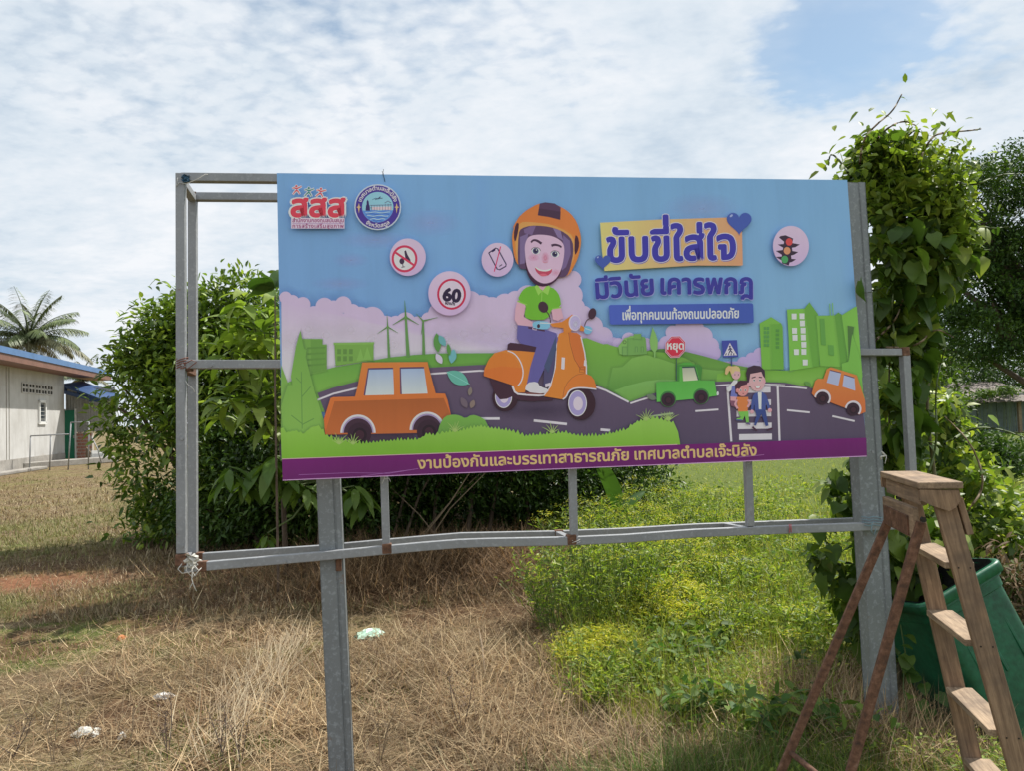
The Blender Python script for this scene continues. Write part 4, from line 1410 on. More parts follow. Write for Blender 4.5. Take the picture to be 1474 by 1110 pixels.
# ------------------------------------------------------------------ the ground
def zone_green(x, y):
    """0 dry straw .. 1 green weeds"""
    x = np.asarray(x, float); y = np.asarray(y, float)
    q = x / np.maximum(y, 0.5)
    edge = 0.045 + 0.09 * (fbm(x, y, 0.9, 21) - .5) + 0.17 * sstep(4.6, 3.2, y)
    g = sstep(edge - .02, edge + .05, q)
    # drier right edge below the vines
    dry = np.exp(-(((x - 1.85) / .50) ** 2 + ((y - 3.85) / .62) ** 2) ** 1.5)
    g = g * (1 - .93 * dry)
    far = sstep(14, 22, y) * 0.55 * sstep(-.5, .0, q + .02)
    return np.clip(g + far * (1 - g), 0, 1)


def patches(x, y):
    """small green tufts in the straw"""
    a = sstep(.60, .70, fbm(x, y, 1.3, 33)) * .8
    for (px, py, r) in ((30, 870, .45), (155, 850, .2), (130, 866, .2), (265, 930, .4), (290, 925, .35), (230, 930, .2), (380, 980, .2), (100, 868, .3), (1000, 1000, .4)):
        p = GP[(px, py)]
        a = np.maximum(a, .95 * np.exp(-(((x - p[0]) / r) ** 2 + ((y - p[1]) / (r * .8)) ** 2)))
    return a * sstep(20, 8, y)


GP = {}
for (px, py) in ((30, 870), (155, 850), (130, 866), (265, 930), (290, 925), (230, 930), (380, 980), (100, 868), (1000, 1000), (40, 840), (520, 860)):
    p = ground_at(px, py); GP[(px, py)] = (p.x, p.y)


def soil(x, y):
    a = np.zeros_like(np.asarray(x, float))
    for (px, py, rx, ry) in ((40, 840, .95, .7), (520, 860, .5, .35)):
        p = GP[(px, py)]
        a = np.maximum(a, np.exp(-(((x - p[0]) / rx) ** 2 + ((y - p[1]) / ry) ** 2) ** 1.5))
    return a


def litter(x, y):
    """dead leaves and bare brown earth under and before the shrubs"""
    a = np.exp(-(((x + 2.2) / 2.6) ** 2 + ((y - 8.2) / 1.6) ** 2) ** 2)
    b_ = sstep(.50, .60, fbm(x, y, 1.4, 71)) * .85 * sstep(14, 8, y)
    return np.clip(np.maximum(a * (.75 + .4 * fbm(x, y, 2, 5)), b_), 0, 1)


def make_ground():
    xs = np.concatenate([-np.geomspace(900, 9, 30), np.arange(-8.5, 8.51, .11), np.geomspace(9, 900, 30)])
    ys = np.concatenate([-np.geomspace(60, 1, 10), np.arange(0, 14, .11), np.geomspace(14.3, 1500, 60)])
    X, Y = np.meshgrid(xs, ys)
    Zz = gh(X, Y)
    V = np.stack([X, Y, Zz], -1).reshape(-1, 3)
    nx, ny = len(xs), len(ys)
    i = np.arange(nx - 1)[None, :] + np.arange(ny - 1)[:, None] * nx
    F = np.stack([i, i + 1, i + nx + 1, i + nx], -1).reshape(-1, 4)
    me = np_mesh('ground', V, F)
    a = me.attributes.new('Zone', 'FLOAT_COLOR', 'POINT')
    C = np.ones((len(V), 4), np.float32)
    C[:, 0] = np.maximum(zone_green(V[:, 0], V[:, 1]), 0)
    C[:, 1] = patches(V[:, 0], V[:, 1])
    C[:, 2] = soil(V[:, 0], V[:, 1])
    a.data.foreach_set('color', C.ravel())
    a2 = me.attributes.new('Litter', 'FLOAT', 'POINT'); a2.data.foreach_set('value', litter(V[:, 0], V[:, 1]).astype(np.float32))
    m, t, b = newmat('ground')
    at_ = t.n('ShaderNodeAttribute'); at_.attribute_name = 'Zone'
    sp = t.n('ShaderNodeSeparateColor'); t.l(at_.outputs['Color'], sp.inputs[0])
    v = obj_vec(t)
    n1 = t.noise(v, 9, 8, 0.7); n2 = t.noise(v, 0.9, 5, .6); n3 = t.noise(v, 60, 4, .7)
    f = t.math('MULTIPLY_ADD', n3, .45, t.math('MULTIPLY', n1, .55))
    straw = t.ramp(f, [(0.36, (0.05, 0.032, 0.018)), (0.47, (0.14, 0.098, 0.055)), (0.58, (0.29, 0.22, 0.13)), (0.7, (0.42, 0.34, 0.21))])
    green = t.ramp(f, [(0.35, (0.03, 0.05, 0.012)), (0.5, (0.10, 0.135, 0.03)), (0.65, (0.22, 0.23, 0.06))])
    redd = t.ramp(f, [(0.35, (0.13, 0.05, 0.025)), (0.6, (0.30, 0.13, 0.07)), (0.7, (0.36, 0.2, 0.11))])
    c = t.mix(t.ramp(n2, [(.42, 0.0), (.62, .55)]), straw, t.ramp(f, [(0.35, (0.07, 0.07, 0.025)), (0.62, (0.27, 0.25, 0.10))]))
    c = t.mix(sp.outputs[0], c, green)
    c = t.mix(sp.outputs[1], c, green)
    c = t.mix(t.math('MULTIPLY', sp.outputs[2], .85), c, redd)
    at2 = t.n('ShaderNodeAttribute'); at2.attribute_name = 'Litter'
    c = t.mix(at2.outputs['Fac'], c, t.ramp(f, [(0.35, (0.04, 0.024, 0.015)), (0.52, (0.13, 0.07, 0.04)), (0.66, (0.27, 0.17, 0.10))]))
    t.l(c, b.inputs['Base Color']); b.inputs['Roughness'].default_value = .95; b.inputs['Specular IOR Level'].default_value = .1
    bp = t.n('ShaderNodeBump'); bp.inputs['Strength'].default_value = .9; bp.inputs['Distance'].default_value = .03
    t.l(f, bp.inputs['Height']); t.l(bp.outputs[0], b.inputs['Normal'])
    o = link('ground', me, m, None, True)
    o['kind'] = 'structure'
    return o


make_ground()


# ------------------------------------------------------------------ blades and leaves in bulk
def blades(P, L, Wd, az, lean, curl, C, segs=2):
    """ribbons: P base (n,3), L length, Wd width, az heading, lean from vertical (rad), curl extra lean per segment"""
    n = len(P)
    pts = []
    pos = P.copy(); th = lean.copy()
    side = np.stack([-np.sin(az), np.cos(az), np.zeros(n)], -1)
    dirh = np.stack([np.cos(az), np.sin(az), np.zeros(n)], -1)
    rows = []
    for k in range(segs + 1):
        w = Wd * (1 - k / (segs + .0)) ** .7 if k else Wd
        if k == segs:
            rows.append(pos[:, None, :])
        else:
            rows.append(np.stack([pos - side * (w / 2)[:, None], pos + side * (w / 2)[:, None]], 1))
        step = L / segs
        pos = pos + dirh * (np.sin(th) * step)[:, None] + np.array([0, 0, 1.0]) * (np.cos(th) * step)[:, None]
        th = th + curl
    V = np.concatenate(rows, 1)
    nv = V.shape[1]
    base = np.arange(n)[:, None] * nv
    T = []
    for k in range(segs - 1):
        a = 2 * k
        T += [(a, a + 1, a + 3), (a, a + 3, a + 2)]
    a = 2 * (segs - 1)
    T.append((a, a + 1, a + 2))
    F = (base[:, None, :] + np.array(T)[None]).reshape(-1, 3)
    Cf = np.repeat(C, len(T), 0)
    return V.reshape(-1, 3), F, Cf


def rot_frames(D, roll):
    """for unit directions D: side and normal vectors"""
    up = np.tile(np.array([0, 0, 1.0]), (len(D), 1))
    S = np.cross(D, up); ln = np.linalg.norm(S, axis=1, keepdims=True)
    S = np.where(ln > 1e-3, S / np.maximum(ln, 1e-6), np.array([1.0, 0, 0]))
    N = np.cross(S, D)
    c, s_ = np.cos(roll)[:, None], np.sin(roll)[:, None]
    return S * c + N * s_, N * c - S * s_


def leaves(P, D, L, Wd, C, roll=None, fold=.25, droop=.25, quad=False):
    """leaf shapes: P base, D direction (n,3), L length, Wd width"""
    n = len(P)
    D = D / np.maximum(np.linalg.norm(D, axis=1, keepdims=True), 1e-6)
    roll = rng.normal(0, .5, n) if roll is None else roll
    S, N = rot_frames(D, roll)
    L_ = L[:, None]; w = (Wd / 2)[:, None]
    dn = np.array([0, 0, -1.0])
    if quad:
        V = np.stack([P, P + D * L_ * .45 + S * w + N * w * fold, P + D * L_ + dn * L_ * droop * .5, P + D * L_ * .45 - S * w + N * w * fold], 1)
        T = [(0, 1, 2), (0, 2, 3)]
    else:
        V = np.stack([P,
                      P + D * L_ * .22 + S * w * .82 + N * w * fold, P + D * L_ * .58 + S * w * .86 + N * w * fold + dn * L_ * droop * .25,
                      P + D * L_ + dn * L_ * droop * .8,
                      P + D * L_ * .58 - S * w * .86 + N * w * fold + dn * L_ * droop * .25, P + D * L_ * .22 - S * w * .82 + N * w * fold,
                      P + D * L_ * .42 + dn * L_ * droop * .12], 1)
        T = [(0, 1, 6), (1, 2, 6), (2, 3, 6), (3, 4, 6), (4, 5, 6), (5, 0, 6)]
    nv = V.shape[1]
    F = (np.arange(n)[:, None, None] * nv + np.array(T)[None]).reshape(-1, 3)
    return V.reshape(-1, 3), F, np.repeat(C, len(T), 0)


class Bulk:
    def __init__(s): s.V = []; s.F = []; s.C = []; s.n = 0

    def add(s, vfc):
        V, F, C = vfc
        s.V.append(V); s.F.append(F + s.n); s.C.append(C); s.n += len(V)

    def build(s, name, mat, parent=None):
        me = np_mesh(name, np.concatenate(s.V), np.concatenate(s.F), np.concatenate(s.C))
        return link(name, me, mat, parent)


def cols(n, palette, jit=.18, w=None):
    pal = np.array(palette, float)
    i = rng.choice(len(pal), n, p=w)
    j = rng.integers(0, len(pal), n)
    u = rng.random(n)[:, None] * .35
    c = pal[i] * (1 - u) + pal[j] * u
    return np.clip(c * (1 + rng.normal(0, jit, n))[:, None], .004, .9)


def scatter(n, y0, y1, q0, q1, pw=1.0):
    """points on the ground with density falling with distance, x/y between q0 and q1"""
    iy = rng.random(n) * (1 / y0 ** pw - 1 / y1 ** pw) + 1 / y1 ** pw
    Y = iy ** (-1 / pw)
    X = (q0 + rng.random(n) * (q1 - q0)) * Y
    return X, Y


STRAW = [(.36, .27, .16), (.26, .185, .11), (.50, .41, .27), (.17, .115, .07), (.30, .25, .12), (.11, .075, .045)]
GREENS = [(.10, .16, .025), (.16, .22, .035), (.07, .12, .02), (.22, .26, .05), (.13, .19, .05)]
YG = [(.37, .40, .06), (.27, .34, .045), (.48, .45, .10), (.15, .22, .035)]


def P3(X, Y, dz=0.0):
    return np.stack([X, Y, gh(X, Y) + dz], -1)


def sparse(X, Y, keep):
    k = rng.random(len(X)) < keep
    return X[k], Y[k]


def dry_grass():
    B = Bulk()
    # lying straw over the mown ground
    X, Y = scatter(150000, 2.6, 26, -.85, .35, 1.0)
    X, Y = sparse(X, Y, (1 - zone_green(X, Y)) * (1 - .8 * soil(X, Y)) * (1 - .35 * patches(X, Y)) * (1 - .55 * litter(X, Y)) * (.45 + .55 * sstep(.38, .6, fbm(X, Y, 2.6, 61))))
    n = len(X)
    tone = (.62 + .75 * fbm(X, Y, .8, 62))[:, None] * np.array([1, 1, 1]) - (.30 * litter(X, Y))[:, None] * np.array([.8, 1, 1.1])
    sc_ = np.clip(Y / 5, .8, 3.2)
    B.add(blades(P3(X, Y, .004), rng.uniform(.04, .13, n) * sc_ ** .6, rng.uniform(.0016, .0032, n) * sc_, rng.uniform(0, 6.28, n),
                 rng.normal(1.25, .3, n), rng.normal(.15, .25, n), cols(n, STRAW) * np.clip(tone, .2, 2)))
    # dry remains mixed in the green side
    X, Y = scatter(42000, 2.6, 9, -.05, .85, 1.0)
    X, Y = sparse(X, Y, .25 + .75 * (1 - zone_green(X, Y)))
    n = len(X)
    B.add(blades(P3(X, Y, .01), rng.uniform(.06, .2, n), rng.uniform(.002, .0035, n), rng.uniform(0, 6.28, n),
                 rng.normal(1.1, .35, n), rng.normal(.2, .3, n), cols(n, STRAW)))
    X, Y = scatter(70000, 6.5, 24, -.75, .1, 1.0)
    X, Y = sparse(X, Y, (1 - zone_green(X, Y)) * (1 - .9 * soil(X, Y)) * (1 - .6 * litter(X, Y)))
    n = len(X)
    gg = sstep(.45, .62, fbm(X, Y, .7, 81))[:, None]
    cc = cols(n, STRAW, .25) * (1 - gg * .7) + cols(n, [(.16, .20, .05), (.24, .26, .08), (.12, .15, .04)]) * gg * .7
    B.add(blades(P3(X, Y), rng.uniform(.04, .12, n), rng.uniform(.006, .013, n) * np.clip(Y / 9, .8, 2), rng.uniform(0, 6.28, n), np.abs(rng.normal(.7, .35, n)), rng.normal(.3, .3, n), cc))
    return tag(B.build('dry_grass', M['straw']), 'mown dry straw lying over the open ground on the left', 'dry grass', kind='stuff')


def dead_brush():
    """heaped dead stalks: the bank under the bushes, the foreground and round the right post"""
    B = Bulk()
    specs = [(30000, -.75, 7.7, 1.5, .9, .42, .20, 1.15), (26000, -.35, 4.6, 1.3, 1.2, .42, .035, 1.5), (22000, 1.85, 3.85, .46, .55, .4, .10, 1.25), (9000, .6, 3.5, .8, .45, .35, .03, 1.45), (12000, -1.9, 5.0, 1.3, 1.3, .3, .02, 1.5)]
    for (n, cx, cy, rx, ry, ln, hz, lm) in specs:
        X = rng.normal(cx, rx * .6, n); Y = rng.normal(cy, ry * .6, n)
        k = Y > 2.5; X, Y = X[k], Y[k]; n = len(X)
        P = P3(X, Y, .006); P[:, 2] += rng.random(n) ** 2 * hz
        c = cols(n, [(.34, .235, .14), (.24, .15, .085), (.48, .36, .23), (.13, .08, .05), (.42, .32, .21), (.58, .47, .32)] if cy < 6 else [(.26, .17, .10), (.18, .11, .065), (.36, .25, .15), (.11, .07, .045)], .28)
        kk = rng.random(n) < (.35 + .65 * sstep(.40, .56, fbm(X, Y, 3.2, 66)))
        P = P[kk]; c = c[kk]; X = X[kk]; Y = Y[kk]; n = len(X)
        c = c * (.50 + .95 * fbm(X, Y, 1.6, 63))[:, None] * np.array([1, .98, .88])
        B.add(blades(P, rng.uniform(.12, ln, n), rng.uniform(.0018, .005, n) * (1 + .06 * Y), rng.uniform(0, 6.28, n), rng.normal(lm, .28, n), rng.normal(.06, .28, n), c, 3))
    # slanting bundle of stalks in the foreground
    n = 420
    u = rng.random(n)
    p0 = ground_at(300, 1090); p1 = ground_at(420, 930)
    X = p0.x + (p1.x - p0.x) * u + rng.normal(0, .10, n); Y = p0.y + (p1.y - p0.y) * u + rng.normal(0, .1, n)
    az = math.atan2(p1.y - p0.y, p1.x - p0.x) + rng.normal(0, .3, n)
    B.add(blades(P3(X, Y, .01), rng.uniform(.2, .55, n), rng.uniform(.003, .006, n), az, rng.normal(1.3, .16, n), rng.normal(.1, .15, n), cols(n, [(.42, .33, .22), (.33, .25, .16), (.52, .44, .30)]), 3))
    return tag(B.build('dead_brush', M['straw']), 'heaped brown dead stalks and vine litter under the billboard', 'dead brush', kind='stuff')


def green_weeds():
    B = Bulk()
    X, Y = scatter(120000, 2.6, 24, -.15, .85, 1.0)
    g = zone_green(X, Y)
    X, Y = sparse(X, Y, g * sstep(.30, .50, fbm(X, Y, 2.2, 8)) * .6 + g * .4)
    n = len(X); s_ = np.clip(Y / 5, .8, 3.0)
    h = fbm(X, Y, .9, 41)
    hh = (.05 + .20 * h) * (1 + .6 * sstep(4.5, 6.0, Y) * sstep(12, 8, Y))
    P = P3(X, Y)
    B.add(blades(P, hh * rng.uniform(.6, 1.5, n) * (1 - .5 * sstep(8, 14, Y)), rng.uniform(.003, .006, n) * s_, rng.uniform(0, 6.28, n), np.abs(rng.normal(.35, .3, n)), rng.normal(.4, .3, n), cols(n, YG if True else GREENS)))
    # small broad leaves above the blades
    X, Y = scatter(80000, 3.0, 16, -.02, .75, 1.0)
    g = zone_green(X, Y)
    X, Y = sparse(X, Y, g * sstep(.38, .6, fbm(X, Y, 1.6, 17)))
    n = len(X); s_ = np.clip(Y / 5, .8, 2.4)
    P = P3(X, Y); P[:, 2] += rng.random(n) * (.05 + .26 * fbm(X, Y, .9, 41))
    D = rng.normal(0, 1, (n, 3)); D[:, 2] = np.abs(D[:, 2]) * .6 + .1
    B.add(leaves(P, D, rng.uniform(.025, .055, n) * s_, rng.uniform(.008, .02, n) * s_, cols(n, [(.17, .26, .04), (.27, .35, .05), (.38, .42, .08), (.10, .16, .03)]), quad=True))
    X, Y = scatter(5200, 3.6, 14, .0, .75, 1.0)
    X, Y = sparse(X, Y, zone_green(X, Y) * sstep(.45, .62, fbm(X, Y, 1.1, 19)))
    n = len(X)
    B.add(blades(P3(X, Y), rng.uniform(.22, .55, n), rng.uniform(.003, .007, n) * np.clip(Y / 5, .8, 2), rng.uniform(0, 6.28, n), np.abs(rng.normal(.15, .15, n)), rng.normal(.3, .2, n), cols(n, [(.24, .30, .05), (.36, .36, .10), (.14, .22, .035)]), 3))
    # broad dark leaved seedlings in groups
    X, Y = scatter(14000, 3.4, 12, .0, .7, 1.0)
    X, Y = sparse(X, Y, zone_green(X, Y) * sstep(.56, .66, fbm(X, Y, 1.9, 27)))
    n = len(X); P = P3(X, Y); P[:, 2] += rng.random(n) * .20 + .03
    D = rng.normal(0, 1, (n, 3)); D[:, 2] *= .4
    B.add(leaves(P, D, rng.uniform(.05, .10, n), rng.uniform(.025, .05, n), cols(n, [(.06, .13, .03), (.10, .18, .035), (.16, .24, .045)]), quad=False))
    # tufts in the straw
    X, Y = scatter(60000, 2.6, 14, -.85, .2, 1.0)
    X, Y = sparse(X, Y, patches(X, Y) * (1 - soil(X, Y)))
    n = len(X)
    B.add(blades(P3(X, Y), rng.uniform(.02, .07, n), rng.uniform(.003, .006, n), rng.uniform(0, 6.28, n), np.abs(rng.normal(.6, .4, n)), rng.normal(.5, .3, n), cols(n, GREENS)))
    # long grass at the ladder's foot
    for (cx, cy, rx, ry, m_) in ((1.05, 3.3, .4, .25, 4500), (1.7, 3.2, .4, .2, 900), (.55, 3.2, .5, .2, 2500)):
        X = rng.normal(cx, rx * .6, m_); Y = rng.normal(cy, ry * .7, m_)
        k = Y > 2.4; X, Y = X[k], Y[k]; n = len(X)
        B.add(blades(P3(X, Y), rng.uniform(.08, .24, n), rng.uniform(.003, .006, n), rng.uniform(0, 6.28, n), np.abs(rng.normal(.4, .3, n)), rng.normal(.35, .25, n), cols(n, [(.07, .13, .025), (.12, .19, .04), (.18, .24, .06)]), 3))
    return tag(B.build('green_weeds', M['grass']), 'low yellow-green weeds and grass covering the ground on the right', 'weeds', kind='stuff')


dry_grass(); dead_brush(); green_weeds()


def weed_clump(cx, cy, r, h, n, flower, name, label, cat, dens=1.0, group=None):
    """upright feathery weed with pale yellow heads"""
    z = g1(cx, cy)
    root = empty(name, (cx, cy, z), label, cat, group)
    ns = int(n * dens)
    a = rng.uniform(0, 6.28, ns); rr = r * np.sqrt(rng.random(ns))
    X = cx + rr * np.cos(a); Y = cy + rr * np.sin(a)
    H = h * (1 - .45 * (rr / r) ** 2) * rng.uniform(.7, 1.1, ns)
    B = Bulk(); S = MB()
    LP = []; LD = []; FP = []
    for i in range(ns):
        lean = rng.normal(0, .16, 2) + np.array([math.cos(a[i]), math.sin(a[i])]) * .25 * rr[i] / r
        base = np.array([X[i], Y[i], g1(X[i], Y[i])])
        tip = base + np.array([lean[0] * H[i], lean[1] * H[i], H[i]])
        if i % 2 == 0:
            S.tube([base, (base + tip) / 2 + np.array([0, 0, .02]), tip], [.004, .003, .0015], 3, False)
        k = 16
        u = rng.random(k) ** .7
        p = base + (tip - base) * u[:, None] + rng.normal(0, .012, (k, 3))
        LP.append(p); d = rng.normal(0, 1, (k, 3)); d[:, 2] = np.abs(d[:, 2]) * .7 + .2; LD.append(d)
        if rng.random() < flower:
            m_ = 26 if flower < .8 else 46
            q = tip + rng.normal(0, 1, (m_, 3)) * np.array([.05, .05, .012])
            FP.append(q)
    LP = np.concatenate(LP); LD = np.concatenate(LD); n_ = len(LP)
    B.add(leaves(LP, LD, rng.uniform(.035, .085, n_), rng.uniform(.008, .018, n_), cols(n_, [(.15, .24, .04), (.24, .32, .05), (.36, .41, .08), (.09, .15, .03)], .25), quad=True))
    fo = B.build('foliage', M['leaf_bright'], root); fo['kind'] = 'stuff'
    st = S.build('stem', M['green_stem'], root); st['kind'] = 'stuff'
    if FP:
        FP = np.concatenate(FP); n_ = len(FP)
        B2 = Bulk(); D = rng.normal(0, 1, (n_, 3)); D[:, 2] *= .4
        B2.add(leaves(FP, D, rng.uniform(.018, .036, n_), rng.uniform(.004, .008, n_), cols(n_, [(.60, .56, .06), (.46, .47, .06), (.68, .60, .09)]), quad=True))
        f_ = B2.build('flower_head', M['leaf_bright'], root); f_['kind'] = 'stuff'
    return root


WG = 'yellow flowered weeds behind the billboard'
for (px, py, r, h, n, fl, lab) in ((860, 905, .44, .86, 330, .10, 'tallest feathery weed clump, at the edge of the brown brush'),
                                   (955, 905, .36, .34, 170, .85, 'low weed clump with the densest yellow heads, right of the tall clump'),
                                   (860, 955, .22, .20, 80, 1.0, 'small yellow weed tuft nearest the camera at the dry edge'),
                                   (930, 850, .55, .55, 240, .45, 'broad yellow headed weed clump below the bottom rail'),
                                   (1060, 860, .7, .32, 220, .10, 'spreading weed clump between the middle and the right tie bars'),
                                   (1120, 800, .9, .35, 200, .30, 'yellow weed clump seen just under the rail near the vine leaves'),
                                   (870, 800, .7, .65, 200, .25, 'weed clump rising to the middle stub upright'),
                                   (980, 790, 1.0, .5, 220, .2, 'weed clump behind the rail right of the banana leaf'),
                                   (1000, 920, .4, .3, 120, .12, 'leafy weed clump in the middle of the green patch'),
                                   (935, 775, .8, .75, 240, .12, 'tall green weeds just past the banana leaf'),
                                   (1030, 765, .9, .55, 220, .18, 'bushy weeds under the right tie bar, far side of the rail'),
                                   (1150, 930, .35, .28, 120, .1, 'weeds at the foot of the low vine leaves'),
                                   (880, 1000, .25, .22, 70, .15, 'young green weed on the straw border')):
    p = ground_at(px, py)
    weed_clump(p.x, p.y, r, h, n, fl, 'weed_clump', lab, 'weed', group=WG)


# ------------------------------------------------------------------ shrubs and trees
def crown_points(n, blobs, shell=.55, seed=1, gap=.45):
    """leaf positions spread near the surface of lumpy blobs, with holes; blobs: (c, rx, ry, rz)"""
    W = np.array([b[1] * b[2] + b[1] * b[3] for b in blobs]); W = W / W.sum()
    k = rng.choice(len(blobs), n, p=W)
    C = np.array([b[0] for b in blobs])[k]; Rr = np.array([b[1:4] for b in blobs])[k]
    d = rng.normal(0, 1, (n, 3)); d /= np.linalg.norm(d, axis=1, keepdims=True)
    az = np.arctan2(d[:, 1], d[:, 0]); el = d[:, 2]
    lump = .74 + .42 * fbm(az * 1.9 + k * 3.1 + 10, el * 3.0 + 10, 1.6, seed, 3)
    rad = (1 - shell * rng.random(n) ** 1.6) * lump
    P = C + d * Rr * rad[:, None]
    keep = fbm(P[:, 0] * 1.0 + P[:, 2] * .7, P[:, 1] * .8 - P[:, 2] * 1.1, 1.5, seed + 7, 3) > gap * .85
    return P[keep], d[keep]


def tree(name, label, cat, base, blobs, nleaf, leaf, pal, mat, trunk_r, trunks=1, seed=1, gap=.45, group=None, limbs=9, quad=True, shell=.55, clump=1):
    root = empty(name, base, label, cat, group)
    base = Vector(base)
    T = MB()
    rj = random.Random(seed)
    for q in range(trunks):
        b0 = base + Vector((rj.uniform(-.25, .25), rj.uniform(-.2, .2), -.05)) * (0 if trunks == 1 else 1.6)
        top = Vector(blobs[q % len(blobs)][0])
        mid = (b0 + top) / 2 + Vector((rj.uniform(-.2, .2), rj.uniform(-.2, .2), 0)) * (top - b0).length * .2
        T.tube([b0, b0.lerp(mid, .5) + Vector((rj.uniform(-.05, .05), 0, 0)), mid, mid.lerp(top, .6), top], [trunk_r, trunk_r * .8, trunk_r * .65, trunk_r * .4, trunk_r * .15], 8, False)
    T.build('trunk', M['bark'], root, True)
    Lb = MB()
    for i in range(limbs):
        b = blobs[i % len(blobs)]
        c = Vector(b[0])
        s0 = base.lerp(c, rj.uniform(.35, .8))
        d = Vector((rj.gauss(0, 1), rj.gauss(0, 1), rj.gauss(.2, .6))).normalized()
        e = c + Vector((d.x * b[1], d.y * b[2], d.z * b[3])) * .85
        m_ = s0.lerp(e, .5) + Vector((0, 0, .1 * (e - s0).length))
        Lb.tube([s0, m_, e], [trunk_r * .4, trunk_r * .25, trunk_r * .06], 5, False)
    Lb.build('limb', M['bark'], root, True)
    nn = nleaf // clump
    P, d = crown_points(nn, blobs, shell, seed, gap)
    if clump > 1:        # leaves sit in sprays along twigs
        d = np.repeat(d, clump, 0); P = np.repeat(P, clump, 0)
        P = P + rng.normal(0, leaf[0] * .8, P.shape) + d * (rng.random(len(P)) * leaf[0] * 1.2)[:, None]
    n = len(P)
    D = d * .7 + rng.normal(0, .75, (n, 3)); D[:, 2] += .15
    c = cols(n, pal)
    # each spray has its own age: pale young tips, darker old leaves
    f = fbm(P[:, 0] + P[:, 1] * .5, P[:, 2] + P[:, 1] * .3, 2.2, seed + 3, 3)[:, None]
    c = c * (.72 + .75 * f) + np.array([.02, .02, 0]) * sstep(.5, .8, f)
    B = Bulk()
    B.add(leaves(P, D, rng.uniform(.75, 1.25, n) * leaf[0], rng.uniform(.8, 1.2, n) * leaf[1], np.clip(c, .003, .8), quad=quad))
    o = B.build('crown', mat, root); o['kind'] = 'stuff'
    return root


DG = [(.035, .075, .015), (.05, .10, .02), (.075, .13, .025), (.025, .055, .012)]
MG = [(.06, .11, .02), (.09, .15, .025), (.13, .19, .03), (.045, .085, .018)]


def gp(px, py, Y):
    p = at(px, py, Y)
    return p


def blob(px, py, Y, rx, rz, ry=None):
    """crown lobe centred at a pixel, at distance Y, radii in metres"""
    p = at(px, py, Y)
    return ((p.x, p.y, p.z), rx, ry or rx, rz)


def base_at(px, Y):
    p = at(px, 700, Y)
    return (p.x, p.y, g1(p.x, p.y))


BG_ = [(.09, .15, .024), (.15, .23, .032), (.28, .36, .055), (.05, .09, .016), (.10, .17, .03)]
# big rounded shrub beside the house
Yb = 10.8
tree('rounded_shrub', 'big dense dark green shrub behind the left end of the tube frame', 'shrub', base_at(330, Yb),
     [blob(260, 560, Yb, .80, .95), blob(335, 540, Yb + .2, 1.1, .95), blob(240, 625, Yb - .2, .66, .55), blob(215, 500, Yb, .30, .35), blob(290, 455, Yb, .45, .35), blob(350, 440, Yb + .3, .5, .4), blob(250, 690, Yb - .2, .5, .35), blob(168, 560, Yb, .25, .3), blob(300, 650, Yb - .3, 1.1, .85), blob(420, 540, Yb + .3, 1.2, 1.3), blob(400, 660, Yb, 1.3, 1.0), blob(212, 545, Yb, .50, .55), blob(255, 480, Yb + .1, .6, .42), blob(190, 590, Yb - .1, .38, .45), blob(300, 745, Yb + .2, 1.0, .35)],
     46000, (.125, .052), BG_, M['leaf'], .09, 4, 5, .40, limbs=30, clump=6, quad=False)
# dark trees hidden mostly behind the panel
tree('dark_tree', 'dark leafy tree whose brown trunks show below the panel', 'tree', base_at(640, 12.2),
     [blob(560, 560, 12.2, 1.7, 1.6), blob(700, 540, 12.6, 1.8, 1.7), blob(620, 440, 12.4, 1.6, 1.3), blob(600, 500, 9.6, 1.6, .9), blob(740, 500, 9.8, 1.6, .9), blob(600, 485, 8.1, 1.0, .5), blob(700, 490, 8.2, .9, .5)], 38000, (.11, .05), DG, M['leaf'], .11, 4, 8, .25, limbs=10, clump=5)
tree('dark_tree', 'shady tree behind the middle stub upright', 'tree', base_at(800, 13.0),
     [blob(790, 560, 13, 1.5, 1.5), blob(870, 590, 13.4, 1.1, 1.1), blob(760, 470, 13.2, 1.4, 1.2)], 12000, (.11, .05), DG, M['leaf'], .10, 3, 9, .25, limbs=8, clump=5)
# undergrowth that closes the view under the panel
LS = 'shrubs in the shade behind the billboard'
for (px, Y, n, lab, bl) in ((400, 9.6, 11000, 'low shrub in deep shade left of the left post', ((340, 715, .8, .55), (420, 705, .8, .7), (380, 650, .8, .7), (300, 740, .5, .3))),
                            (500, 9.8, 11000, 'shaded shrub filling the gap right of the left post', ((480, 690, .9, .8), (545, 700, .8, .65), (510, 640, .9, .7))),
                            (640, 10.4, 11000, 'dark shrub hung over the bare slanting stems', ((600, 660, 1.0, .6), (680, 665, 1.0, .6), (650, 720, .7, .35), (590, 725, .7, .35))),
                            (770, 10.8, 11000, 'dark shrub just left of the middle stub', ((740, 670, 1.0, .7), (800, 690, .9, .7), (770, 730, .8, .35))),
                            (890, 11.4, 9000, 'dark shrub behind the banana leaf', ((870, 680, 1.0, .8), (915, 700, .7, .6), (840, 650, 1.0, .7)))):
    tree('shaded_shrub', lab, 'shrub', base_at(px, Y), [blob(x, y, Y + .1 * i, rx, rz) for i, (x, y, rx, rz) in enumerate(bl)], n, (.085, .038), DG, M['leaf'], .035, 3, px, .22, limbs=8, clump=4, group=LS)


